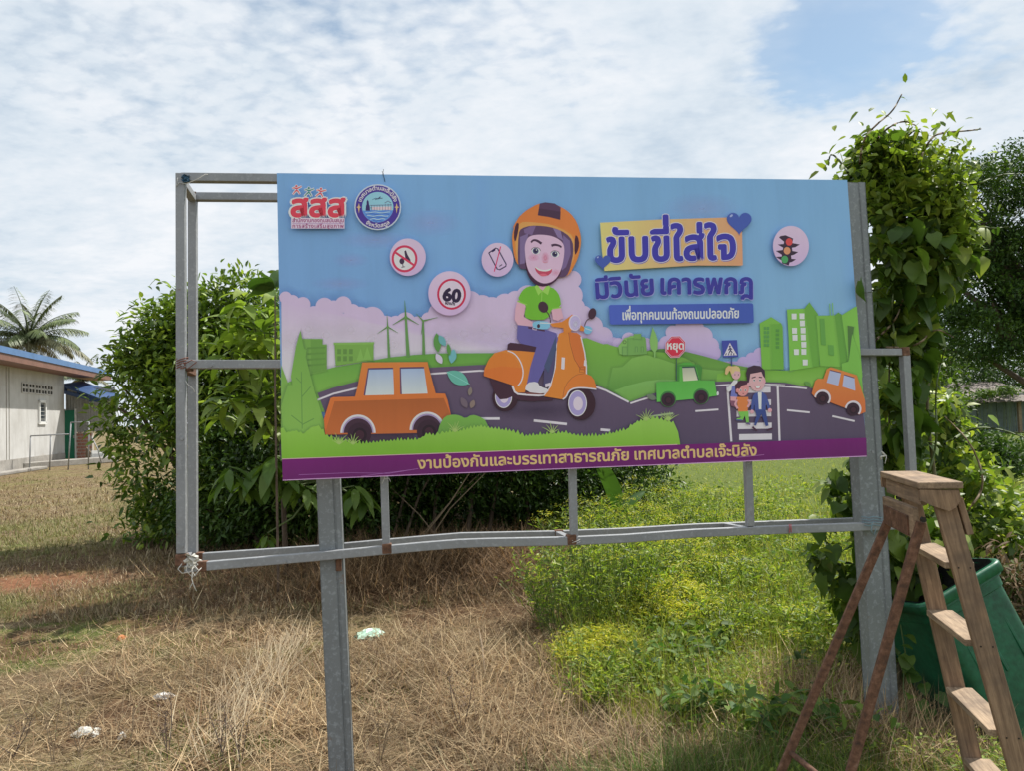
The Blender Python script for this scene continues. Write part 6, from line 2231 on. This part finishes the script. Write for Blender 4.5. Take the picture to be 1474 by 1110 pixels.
# recessed annex beyond the corner: door, sheet wall, brick base
Yw = 32.4
gx = g1(at(100, 664, Yw).x, Yw)
def fx(px): return at(px, 640, Yw).x
def fz(px, py): return at(px, py, Yw).z
zbase = fz(101, 661)
am = MB(); am.hexa(((fx(94) + fx(108.7)) / 2, Yw, (fz(101, 591) + zbase) / 2), ((fx(108.7) - fx(94)) / 2, 0, 0), (0, .03, 0), (0, 0, (fz(101, 591) - zbase) / 2))
dr_ = am.build('door', M['green_door'], house)
am = MB(); am.hexa((fx(107), Yw - .045, (fz(101, 591) + zbase) / 2 - .1), (.02, 0, 0), (0, .015, 0), (0, 0, .06)); am.build('handle', M['zinc'], dr_)
for (xa, xb) in ((92.6, 94), (108.7, 110)):
    am = MB(); am.hexa(((fx(xa) + fx(xb)) / 2, Yw - .01, (fz(101, 589) + zbase) / 2), ((fx(xb) - fx(xa)) / 2, 0, 0), (0, .05, 0), (0, 0, (fz(101, 589) - zbase) / 2)); am.build('door_frame', M['white_frame'], house)
am = MB()
xa, xb = fx(94), fx(165); k = 34
for i in range(k):
    am.hexa((xa + (xb - xa) * (i + .5) / k, Yw + .06 + (.022 if i % 2 else 0), (fz(101, 560) + fz(120, 623)) / 2 + .02), ((xb - xa) / k / 2, 0, 0), (0, .012, 0), (0, 0, (fz(101, 560) - fz(120, 623)) / 2))
am.build('sheet_wall', M['zinc'], house)
am = MB(); am.hexa(((fx(110) + fx(133)) / 2, Yw + .05, (fz(120, 623.5) + zbase) / 2), ((fx(133) - fx(110)) / 2, 0, 0), (0, .06, 0), (0, 0, (fz(120, 623.5) - zbase) / 2)); bw = am.build('low_wall', M['mortar'], house)
rows = 8; zt_ = fz(120, 624)
bm_ = bpy.data.meshes.new('brick')
tmp = MB(); bl_ = (fx(133) - fx(110)) / 4.2; bh = (zt_ - zbase) / rows
tmp.hexa((0, 0, 0), (bl_ / 2 * .82, 0, 0), (0, .02, 0), (0, 0, bh / 2 * .70)); bme = tmp.mesh('brick'); bme.materials.append(M['brick'])
for r_ in range(rows):
    off = 0 if r_ % 2 else .5
    for q in range(5):
        x = fx(110) + bl_ * (q + .6 + off * .5)
        if x > fx(133) - bl_ * .4: continue
        o = bpy.data.objects.new('brick', bme); COL.objects.link(o); o.parent = bw
        o.location = Vector((x, Yw - .012, zbase + bh * (r_ + .5))) - root_loc(bw)
# blue awning bracket roof over the door
am = MB()
p0, p1 = at(93, 555, 32.0), at(150, 576, 31.2)
for (za, zb2, dz) in ((0, 0, 0), (0, 0, -.28)):
    a_ = p0 + UZ * dz; b2 = p1 + UZ * dz * .3
    am.bar(a_, b2, .14, .14, UZ)
am.hexa((p0 + p1) / 2 + Vector((0, .5, .12)), (p1 - p0) / 2, Vector((0, .8, .1)), UZ * .03)
for u in (.02, .35, .65):
    c_ = p0.lerp(p1, u); am.bar(c_ + UZ * -.28, c_ + UZ * .05, .08, .08, (0, 1, 0))
am.build('awning', M['dark_blue'], house)

# concrete kerb in front of the house
kb = MB()
k0, k1 = ground_at(28, 686), ground_at(160, 668)
for (pa, pb_, hh, ww) in ((at(-40, 702, 23.8), at(60, 684, 27), .10, .45), (at(28, 684, 27.2), at(165, 660, 30.5), .22, .5)):
    pa = Vector((pa.x, pa.y, g1(pa.x, pa.y) + hh / 2)); pb_ = Vector((pb_.x, pb_.y, g1(pb_.x, pb_.y) + hh / 2))
    kb.bar(pa, pb_, ww, hh, UZ)
kbo = kb.build('kerb', M['concrete'], None, bevel=.02)
kbo['kind'] = 'structure'

# pipe railing
rl_ = empty('pipe_railing', ground_at(43, 682), 'thin grey pipe railing standing on the grass before the green door', 'railing')
YR = 26.5


def rp(px, py, Y=YR): return at(px, py, Y)


for (a, b) in (((44, 628), (42.5, 684)), ((73, 626), (71.5, 682)), ((102, 608), (98, 678)), ((128, 608), (127, 676))):
    m_ = MB(); m_.tube([rp(*a), Vector((rp(*b).x, YR, g1(rp(*b).x, YR) - .03))], .022, 8); m_.build('post', M['galv'], rl_, True)
for (a, b) in (((44, 628), (101, 625.5)), ((102, 608.5), (128, 608))):
    m_ = MB(); m_.tube([rp(*a), rp(*b)], .022, 8); m_.build('rail', M['galv'], rl_, True)
m_ = MB(); m_.tube([rp(132, 630), rp(141, 648), rp(146, 668)], .02, 8); m_.build('brace', M['galv'], rl_, True)
# odds and ends by the brick wall
m_ = MB(); a = at(124, 652, 31.6); b = at(134, 664, 31.0); m_.bar(b, a, .5, .03, (0, 1, .3)); tag(m_.build('leaning_board', M['dry_stem'], None, bevel=.004), 'brown board leaning on the low brick wall', 'board')
m_ = MB()
for i, (x, y, s_) in enumerate(((140, 655, .35), (146, 660, .3), (138, 663, .26), (133, 665, .2))):
    c_ = at(x, y, 30.6); c_.z = max(c_.z, g1(c_.x, c_.y) + s_ * .3)
    m_.hexa(c_, (s_ * .6, .1, 0), (-.1, s_ * .5, .05), (0, .05, s_ * .35))
tag(m_.build('rubble_heap', M['zinc'], None, bevel=.03), 'pale heap of blocks and scrap half hidden by the shrub', 'rubble')

# ------------------------------------------------------------------ coconut palms
def frond(mb_, o_, az, el, L, droop, nleaf, ll):
    """one pinnate leaf as geometry in world space"""
    pts = []; p = Vector(o_); e = el
    seg = 10
    for i in range(seg + 1):
        pts.append(p.copy())
        d = Vector((math.cos(az) * math.cos(e), math.sin(az) * math.cos(e), math.sin(e)))
        p = p + d * (L / seg); e -= droop / seg
    mb_.tube(pts, [.035 * (1 - .85 * i / seg) + .004 for i in range(seg + 1)], 4, False)
    nf = len(mb_.f)
    side = Vector((-math.sin(az), math.cos(az), 0))
    for i in range(nleaf):
        u = (i + 1) / (nleaf + 1); k = min(seg - 1, int(u * seg)); q = pts[k].lerp(pts[k + 1], u * seg - k)
        t_ = (pts[k + 1] - pts[k]).normalized()
        for sgn in (-1, 1):
            l = ll * (math.sin(math.pi * (u * .85 + .1)) ** .6) * random.uniform(.8, 1.1)
            d = (side * sgn * .8 + t_ * .55 + Vector((0, 0, -.35 - random.random() * .35))).normalized()
            w = Vector((0, 0, 1)).cross(d).normalized() * .028
            e1 = q + d * l * .5; e2 = q + d * l + Vector((0, 0, -l * .22))
            mb_.add([q - w * .6, q + w * .6, e1 + w, e1 - w, e2], [(0, 1, 2, 3), (3, 2, 4)])
    return mb_


M['palm_leaf'] = mat_plain('palm_leaf', (.14, .18, .07), .5, 0, .25, 1.5)
M['palm_old'] = mat_plain('palm_old_leaf', (.17, .17, .09), .6, 0, .25, 1.5)


def palm(px, py, Y, L, n, label, droop0=1.1):
    c = at(px, py, Y)
    b = Vector((c.x - .3, c.y, g1(c.x, c.y)))
    root = empty('coconut_palm', b, label, 'palm')
    m_ = MB(); m_.tube([b, b.lerp(c, .4) + Vector((.15, 0, 0)), b.lerp(c, .8), c], [.2, .15, .13, .14], 10, False); m_.build('trunk', M['bark'], root, True)
    for i in range(n):
        az = i * 2.399; t_ = i / n
        el = 1.5 - 1.5 * t_ ** .9
        m_ = MB(); frond(m_, c, az, el, L * random.uniform(.8, 1.05), droop0 * (.55 + .6 * t_) + .5 * random.random(), 56, L * .22)
        m_.build('frond', M['palm_leaf'] if t_ < .7 else M['palm_old'], root)
    return root


random.seed(4)
palm(42, 492, 42, 3.4, 34, 'coconut palm rising behind the blue house roof')
palm(118, 548, 55, 2.3, 11, 'small far palm top between the roof end and the big shrub')

# ------------------------------------------------------------------ step ladder
def lp(px, py, Y): return at(px, py, Y)


LX = Vector((-.20, -.98, 0)).normalized()          # from far rail to near rail
lad = empty('step_ladder', (1.75, 2.75, g1(1.75, 2.75)), 'weathered wooden step ladder with two rusty iron legs, right foreground', 'ladder')
A1 = at(1326, 781, 2.95); A2 = at(1398, 1089, 2.90)
dA = (A2 - A1) / (A1.z - A2.z)                       # per metre of drop


def railp(z, near):
    p = A1 + dA * (A1.z - z)
    return p + ((LX * (.41 + .03 * (A1.z - z)) + Vector((.035 * (A1.z - z), 0, 0))) if near else Vector((0, 0, 0)))


zt = at(1340, 696, 2.75).z
axis = (railp(0, False) - railp(1, False)).normalized()
out = axis.cross(LX).normalized()                    # square to the ladder's plane
if out.x < 0: out = -out
M['rail_wood'] = mat_wood('rail_wood', axis, (.14, .082, .048), (.33, .215, .13))
M['step_wood'] = mat_wood('step_wood', LX, (.20, .135, .085), (.44, .32, .21))
M['cap_wood'] = mat_wood('cap_wood', LX, (.18, .115, .07), (.40, .28, .18))
GZ = g1(1.9, 2.6) - .02
for near in (False, True):
    m_ = MB()
    a = railp(zt - .02, near); b = railp(GZ, near)
    m_.bar(a, b, .026, .064, out)
    o = m_.build('side_rail', M['rail_wood'], lad, bevel=.003)
for (x, y, Y) in ((1326, 781, 2.95), (1350, 877, 2.935), (1377, 987, 2.92), (1400, 1089, 2.90)):
    z = at(x, y, Y).z
    a = railp(z, False); b = railp(z, True)
    m_ = MB()
    m_.hexa((a + b) / 2 - UZ * .011, LX * ((b - a).length / 2 - .0145), Vector((-LX.y, LX.x, 0)) * .045, UZ * .011)
    o = m_.build('step', M['step_wood'], lad, bevel=.003)
z = at(1400, 1089, 2.90).z - .25
if z > GZ + .1:
    a = railp(z, False); b = railp(z, True)
    m_ = MB(); m_.hexa((a + b) / 2 - UZ * .013, LX * ((b - a).length / 2 - .0145), Vector((-LX.y, LX.x, 0)) * .052, UZ * .013); m_.build('step', M['step_wood'], lad, bevel=.003)
# cap board, fitted through its seen corners
HX = Vector((-LX.y, LX.x, 0))
if HX.x < 0: HX = -HX
ca_, cb_ = railp(zt, False), railp(zt, True)
cc = (ca_ + cb_) / 2 + HX * -.012
m_ = MB(); m_.hexa(cc + UZ * .013, LX * .238, HX * .068, UZ * .0115); m_.build('cap_board', M['cap_wood'], lad, bevel=.004)
# hanging cheeks and rear bracket boards under the cap
m_ = MB(); m_.hexa(cc - HX * .045 - UZ * .028, LX * .205, HX * .011, UZ * .027); m_.build('cap_batten', M['cap_wood'], lad, bevel=.003)
m_ = MB(); m_.hexa(cc - HX * .066 - UZ * .118, LX * .18, HX * .012, UZ * .052); m_.build('rear_board', M['cap_wood'], lad, bevel=.004)
for s_ in (-1, 1):
    c0 = cc + LX * (.232 * s_) - UZ * .05
    m_ = MB()
    prof = [(-.064, .049), (.052, .049), (.056, .02), (.04, -.008), (.02, -.018), (-.03, .0), (-.064, .016)]
    m_.extrude(prof, c0 - LX * .010, c0 + LX * .010, HX, UZ)
    m_.build('cheek', M['rail_wood'], lad, bevel=.002)
m_ = MB(); m_.bar(railp(zt - .03, True) + HX * .047, railp(zt - .15, True) + HX * .049, .02, .03, LX); m_.build('brace', M['rail_wood'], lad, bevel=.002)
# rusty bracket plates and splashes on the rear board
m_ = MB(); m_.hexa(cc - HX * .081 - UZ * .13, LX * .15, HX * .003, UZ * .034); m_.build('bracket_plate', M['rust'], lad, bevel=.001)
# iron legs
fl_t = at(1291, 722, 2.93); fl_b = at(1125, 1110, 3.02)
nl_t = at(1326, 752, 2.60); nl_b = at(1225, 1110, 2.66)


def to_ground(a, b):
    d = b - a
    t_ = (a.z - g1(b.x, b.y)) / (a.z - b.z)
    return a + d * t_


for (a, b) in ((fl_t, fl_b), (nl_t, nl_b)):
    m_ = MB(); e_ = to_ground(a, b)
    m_.bar(a, e_, .030, .026, LX)
    m_.build('leg', M['rust'], lad, bevel=.004)
fe, ne = to_ground(fl_t, fl_b), to_ground(nl_t, nl_b)
zc = at(1138, 1085, 3.0).z
ta = (fl_t.z - zc) / (fl_t.z - fe.z); tb_ = (nl_t.z - zc) / (nl_t.z - ne.z)
m_ = MB(); m_.tube([fl_t.lerp(fe, ta), nl_t.lerp(ne, tb_)], .011, 8); m_.build('cross_bar', M['rust'], lad, True)
M['bolt_dark'] = mat_plain('dark_bolt', (.03, .026, .024), .5, .5, .2, 8)
for (x, y, Y) in ((1327, 748, 2.575), (1292, 716, 2.9)):
    m_ = MB(); c_ = at(x, y, Y); m_.tube([c_ + LX * .004, c_ - Vector((0, .014, 0))], .010, 6); m_.build('bolt', M['bolt_dark'], lad)
for (z_, near) in [(at(*q).z, nr) for q in ((1350, 877, 2.935), (1377, 987, 2.92), (1326, 781, 2.95)) for nr in (True,)]:
    for dx in (-.015, .02):
        p_ = railp(z_ - .013, near) + LX * .0135 + HX * dx
        m_ = MB(); m_.tube([p_ - LX * .002, p_ + LX * .001], .0028, 6); m_.build('nail', M['bolt_dark'], lad)

# ------------------------------------------------------------------ green wheelie bin leaning left
M['bin'] = mat_plain('green_plastic', (.010, .105, .052), .42, 0, .35, 5, .15, 30)
M['bag'] = mat_plain('black_bag', (.02, .02, .022), .28, 0, .3, 20, .6, 18)
bc = at(1328, 838, 3.98)
bin_ = empty('wheelie_bin', (bc.x + .35, bc.y + .05, g1(bc.x + .35, bc.y)), 'green plastic wheelie bin leaning left behind the right post, black liner in it', 'bin')
tilt = R(25)
ax_ = Vector((math.sin(tilt), -.10, -math.cos(tilt))).normalized()      # downwards along the bin
bx_ = Vector((math.cos(tilt), .18, math.sin(tilt))); bx_ = (bx_ - ax_ * bx_.dot(ax_)).normalized()
by_ = ax_.cross(bx_).normalized()
if by_.y < 0: by_ = -by_
Hb = 1.18


def ringp(u, wx, wy, r=.05, n=5, dx=0, dy=0):
    """rounded rectangle round the bin at depth u below the rim"""
    c = bc + ax_ * u + bx_ * dx + by_ * dy
    pts = []
    for (sx, sy, a0) in ((1, 1, 0), (-1, 1, 90), (-1, -1, 180), (1, -1, 270)):
        for k in range(n):
            a = R(a0 + 90 * k / (n - 1))
            pts.append(c + bx_ * (sx * (wx - r) + r * math.cos(a)) + by_ * (sy * (wy - r) + r * math.sin(a)))
    return pts


def loft(mb_, rings, cap0=False, cap1=False):
    n = len(rings[0]); b = len(mb_.v)
    for r_ in rings: mb_.v.extend([tuple(p) for p in r_])
    for i in range(len(rings) - 1):
        for k in range(n):
            k2 = (k + 1) % n
            mb_.f.append((b + i * n + k, b + i * n + k2, b + (i + 1) * n + k2, b + (i + 1) * n + k))
    if cap0: mb_.f.append(tuple(b + k for k in range(n)))
    if cap1: mb_.f.append(tuple(b + (len(rings) - 1) * n + k for k in range(n))[::-1])


m_ = MB()
loft(m_, [ringp(.30, .200, .245), ringp(0.0, .217, .290), ringp(-.003, .230, .303), ringp(.05, .230, .303), ringp(.055, .220, .293), ringp(.10, .218, .290), ringp(.105, .213, .284), ringp(.5, .207, .27), ringp(.9, .197, .25), ringp(Hb, .188, .24)], cap1=True)
bo_ = m_.build('body', M['bin'], bin_, True)
es_ = bo_.modifiers.new('split', 'EDGE_SPLIT'); es_.split_angle = R(35)
m_ = MB(); loft(m_, [ringp(-.004, .245, .318, .055), ringp(-.012, .241, .314, .055), ringp(-.014, .223, .295), ringp(.0, .219, .292)]); loft(m_, [ringp(-.004, .245, .318, .055), ringp(.036, .245, .318, .055), ringp(.038, .233, .306)])
m_.build('rim', M['bin'], bin_, True)
# moulded ribs on the front under the rim
for q in (-.12, 0.0, .12):
    m_ = MB(); c_ = bc + ax_ * .28 + bx_ * q - by_ * .274
    m_.hexa(c_, bx_ * .008, by_ * .006, ax_ * .16); m_.build('rib', M['bin'], bin_, bevel=.003)
m_ = MB(); rgs = []
rb_ = random.Random(2)
inner = ringp(.16, .25, .30)
base_ring = ringp(-.018, .279, .341); 
rgs = [ringp(.03, .3025, .3645, .055), ringp(-.016, .304, .366, .055), ringp(-.020, .221, .293)]
for u, w_ in ((.06, .20), (.13, .18)):
    rgs.append([p + Vector((rb_.uniform(-.012, .012), rb_.uniform(-.012, .012), rb_.uniform(-.02, .02))) for p in ringp(u, w_, w_ + .06)])
rgs.append([p + Vector((rb_.uniform(-.03, .03), rb_.uniform(-.03, .03), rb_.uniform(-.03, .03))) for p in ringp(.18, .12, .16)])
rgs = rgs[2:]
loft(m_, rgs, cap1=True)
m_.build('liner', M['bag'], bin_, True)
M['tyre'] = mat_plain('rubber_tyre', (.02, .02, .02), .8)
for s_ in (-1, 1):
    m_ = MB(); c_ = bc + ax_ * (Hb - .06) + bx_ * (.185 * s_) + by_ * .20
    m_.tube([c_ - bx_ * .02, c_ + bx_ * .02], .09, 18); m_.build('wheel', M['tyre'], bin_, bevel=.006)

# ------------------------------------------------------------------ ties, strings, wires, scraps
def wire(name, label, cat, paths, mat, r=.0016, parent=None):
    m_ = MB()
    for P in paths:
        P = [Vector(p) for p in P]
        m_.tube(P, r, 5, True)
    o = m_.build(name, mat, parent, True)
    if parent is None: tag(o, label, cat)
    return o


M['twine'] = mat_plain('white_twine', (.62, .60, .55), .8, 0, .15, 20)
M['redtwine'] = mat_plain('red_brown_twine', (.24, .09, .06), .8, 0, .2, 20)
M['bluewire'] = mat_plain('blue_wire', (.16, .26, .30), .5, 0, .2, 20)
M['pinkwire'] = mat_plain('pink_string', (.55, .12, .14), .6, 0, .2, 20)
M['tarp'] = mat_plain('blue_cloth', (.03, .09, .16), .7, 0, .3, 25, .5)
M['cloth'] = mat_plain('dirty_white_cloth', (.60, .58, .52), .85, 0, .15, 12, .5)


def coil(px, py, off, rx, rz, turns, seed, spread=.006):
    r2 = random.Random(seed); P = []
    for i in range(turns * 10):
        a = 2 * math.pi * i / 10
        c_ = pp(px, py, off)
        P.append(c_ + PN * (math.cos(a) * rx) + PU * (math.sin(a) * rz * .3 + (i / (turns * 10) - .5) * spread * turns) + PR * (math.sin(a) * rz))
    return P


wire('twine_tie', 'reddish twine tying the mid rail to the left front upright', 'twine', [coil(262, 523, OFF_F, .026, .026, 5, 1, .01), [pp(265, 524, .02), pp(276, 518, .01), pp(283, 521, .02), pp(270, 531, .015)]], M['redtwine'], .0022)
wire('twine_tie', 'loose white end of twine hanging beside the left uprights', 'twine', [[pp(267, 548, .02), pp(270, 553, .015), pp(279, 561, .012), pp(280, 565, .012)]], M['twine'], .0014)
wire('wire_loop', 'thin white wire looping from the top left corner along the top rail', 'wire', [[pp(257, 262, .02), pp(268, 264, .015), pp(283, 258, .01), pp(296, 250, .015), pp(300, 251, .03)], [pp(256, 255, .02), pp(254, 268, .02), pp(258, 262, .015)]], M['twine'], .0014)
wire('wire_tie', 'blue-grey wire wound round the right post at the bottom rail', 'wire', [[pp(1240 + 34 * (i / 6), 744 + (i % 3) * 1.0 + k * 4, .012 + .04 * abs(i / 3 - 1) ** 4) for i in range(7)] for k in range(4)] + [[pp(1256, 752, .012), pp(1254, 764, .01), pp(1258, 771, .012), pp(1261, 762, .01)]], M['bluewire'], .0022)
wire('string_tie', 'pink string tied round the bottom rail left of the right post', 'string', [[pp(1136, 755, .022), pp(1137, 760, .02), pp(1136, 768, .022)], [pp(1138.5, 755, .022), pp(1139, 767, .022)]], M['pinkwire'], .0022)
wire('wire_tie', 'white plastic tie at the middle stub joint', 'wire', [coil(828, 779, OFF_F - .004, .024, .026, 2, 3, .01)], M['twine'], .0014)
wire('wire_tie', 'frayed white tie through the bottom hem above the first stub', 'wire', [[pp(553, 690, -.003), pp(555, 684, -.006), pp(558, 679, -.004)], [pp(553, 690, -.003), pp(560, 689, -.008), pp(562, 694, -.01)], [pp(553, 690, -.003), pp(550, 697, -.006)]], M['twine'], .0012)
wire('wire_tie', 'white tie through the bottom hem above the right stub', 'wire', [[pp(1079, 668, -.003), pp(1081, 663, -.006), pp(1083, 657, -.004)], [pp(1079, 668, -.003), pp(1075, 667, -.006)]], M['twine'], .0012)
wire('wire_tie', 'dark wire twisted over the panel top near the emblem', 'wire', [[pp(552, 243, .01), pp(551, 250, -.003), pp(553, 256, -.004), pp(554, 261, -.002)], [pp(552, 250, -.003), pp(550, 246, .0)]], M['bolt_dark'], .0014)
m_ = MB(); r2 = random.Random(8)
P_ = [pp(1271 + r2.uniform(-4, 4), 662 - 12 * i / 6, .01 + r2.uniform(-.006, .006)) for i in range(7)]
m_.tube(P_, [.002, .006, .004, .006, .005, .004, .002], 6); m_.tube([P_[3], pp(1276, 658, .0), pp(1274, 668, .0)], .002, 5)
tag(m_.build('cloth_scrap', M['cloth'], None, True), 'white scrap knotted on the right post beside the ladder top', 'scrap')


def rag(name, label, px, py, off, w, h, mat, seed, fn=None, cat='scrap'):
    """crumpled sheet"""
    r2 = random.Random(seed); n = 9
    V = []; F = []
    c0 = fn if fn is not None else pp(px, py, off)
    for j in range(n):
        for i in range(n):
            u, v = i / (n - 1) - .5, j / (n - 1) - .5
            e = 1 - .5 * (abs(u) ** 3 * 8 * r2.random() + abs(v) ** 3 * 8 * r2.random())
            if fn is None:
                p = c0 + PR * (u * w * e) + PU * (v * h * e) + PN * (r2.uniform(-.3, .3) * w * .5 + .02 * (1 - 4 * u * u))
            else:
                p = c0 + Vector((u * w * e, v * h * e, max(.004, .03 * (1 - 4 * u * u) * (1 - 4 * v * v) + r2.uniform(0, .25) * min(w, h) * .5)))
            V.append(p)
    for j in range(n - 1):
        for i in range(n - 1):
            a = j * n + i; F.append((a, a + 1, a + n + 1, a + n))
    m_ = MB(); m_.add(V, F)
    o = m_.build(name, mat, None, False)
    m2 = o.modifiers.new('thick', 'SOLIDIFY'); m2.thickness = .002
    return tag(o, label, cat)


rag('cloth_scrap', 'dark blue rag stuffed in the top left corner of the frame', 268, 258, OFF_F - .012, .05, .045, M['tarp'], 3)
rag('cloth_scrap', 'dirty white rag knotted at the bottom left corner of the frame', 277, 808, OFF_F - .01, .085, .075, M['cloth'], 4)
wire('twine_tangle', 'white twine tangle hanging under the bottom left corner', 'twine', [
    [pp(262, 812, .01), pp(256, 820, .0), pp(262, 826, .0), pp(275, 824, .0), pp(280, 815, .01)], [pp(277, 818, .01), pp(276, 835, .0), pp(280, 846, .0), pp(283, 852, .0)], [pp(277, 840, .005), pp(273, 848, .0)],
    [pp(280, 815, .01), pp(286, 822, .0), pp(281, 830, .0), pp(276, 822, .005)], [pp(270, 812, .01), pp(268, 822, .0), pp(277, 832, .0), pp(290, 818, .01)]], M['twine'], .0018)
M['orange_w'] = mat_plain('orange_wrapper', (.55, .20, .06), .45, 0, .25, 20)
M['white_w'] = mat_plain('white_wrapper', (.72, .70, .66), .5, 0, .15, 20)
M['mint'] = mat_plain('mint_plastic', (.42, .62, .50), .35, 0, .12, 15)
rag('litter_wrapper', 'small orange wrapper lying on the dry grass', 0, 0, 0, .09, .09, M['orange_w'], 5, ground_at(175, 922), 'litter')
rag('litter_wrapper', 'white paper scrap on the dry grass in the lower left', 0, 0, 0, .15, .08, M['white_w'], 6, ground_at(236, 1006), 'litter')
rag('litter_wrapper', 'pale torn plastic at the lower left foreground', 0, 0, 0, .16, .12, M['cloth'], 7, ground_at(125, 1058), 'litter')
rag('litter_wrapper', 'tiny white plastic bit beside the torn plastic', 0, 0, 0, .05, .05, M['white_w'], 9, ground_at(176, 1064), 'litter')
rag('plastic_bag', 'crumpled mint green plastic bag by the brown brush behind the left post', 0, 0, 0, .26, .26, M['mint'], 8, ground_at(533, 918), 'litter')

# ---- dry weed stalks standing in the near left corner
M['dark_stalk'] = mat_plain('dark_stalk', (.11, .08, .07), .85, 0, .3, 10)
rj = random.Random(40)
SG = 'dry weed stalks in the foreground'
for (px, py, h_, dark, lab) in ((112, 1090, .28, 0, 'leaning pale dry stalk, second from the left corner'), (238, 1095, .33, 1, 'upright dark seeded stalk in front of the white scrap'), (322, 1100, .30, 1, 'dark spiky stalk left of the slanting straw bundle'), (75, 1100, .34, 0, 'pale forked stalk nearest the left corner'),
                                (345, 1105, .25, 1, 'short dark stalk right of the spiky one'), (185, 1085, .24, 0, 'thin pale stalk behind the torn plastic'), (355, 900, .30, 0, 'lone tall pale stalk standing mid ground by the shadow edge'), (20, 1090, .2, 1, 'low dark stalk at the left picture edge'),
                                (665, 1060, .36, 1, 'thin dark reddish stalk right of the left post'), (545, 1100, .25, 0, 'short dry stalk right of the left post')):
    p = ground_at(px, py)
    root = empty('dry_stalk', p, lab, 'dry weed', SG)
    m_ = MB()
    for k in range(3):
        t_ = p + Vector((rj.uniform(-.10, .10), rj.uniform(-.05, .05), h_ * rj.uniform(.7, 1.05)))
        md = p.lerp(t_, .5) + Vector((rj.uniform(-.02, .02), 0, 0))
        m_.tube([p + Vector((rj.uniform(-.02, .02), 0, 0)), md, t_], [.0026, .002, .001], 5, False)
        for q in range(5):
            b0 = md.lerp(t_, rj.random()); m_.tube([b0, b0 + Vector((rj.uniform(-.04, .04), rj.uniform(-.03, .03), rj.uniform(.0, .05)))], .0011, 4, False)
    m_.build('stalk', M['dark_stalk'] if dark else M['dry_stem'], root, True)
    n = 40 if dark else 14
    P = np.array([list(p.lerp(p + Vector((rj.uniform(-.06, .06), rj.uniform(-.03, .03), h_)), rj.uniform(.3, 1))) for _ in range(n)])
    B = Bulk(); B.add(leaves(P, rng.normal(0, 1, (n, 3)), rng.uniform(.008, .022, n), rng.uniform(.004, .010, n), cols(n, [(.10, .07, .06), (.2, .14, .1)] if dark else [(.36, .28, .18), (.2, .2, .08)]), quad=True))
    o = B.build('dry_leaf', M['straw'], root); o['kind'] = 'stuff'
# fallen branch stubs on the ground
for (x0, y0, x1, y1, lab) in ((350, 822, 372, 800, 'grey broken stick lying at the edge of the brush'), (620, 840, 600, 800, 'pale stick leaning in the brown bank'), (700, 985, 690, 930, 'thin dry twig on the brown ground')):
    a = ground_at(x0, y0); b = ground_at(x1, y1) + Vector((0, 0, .12)); m_ = MB(); m_.tube([a, a.lerp(b, .5) + Vector((0, 0, .05)), b], [.008, .006, .003], 6)
    tag(m_.build('fallen_stick', M['dry_stem'], None, True), lab, 'stick', 'sticks on the ground')
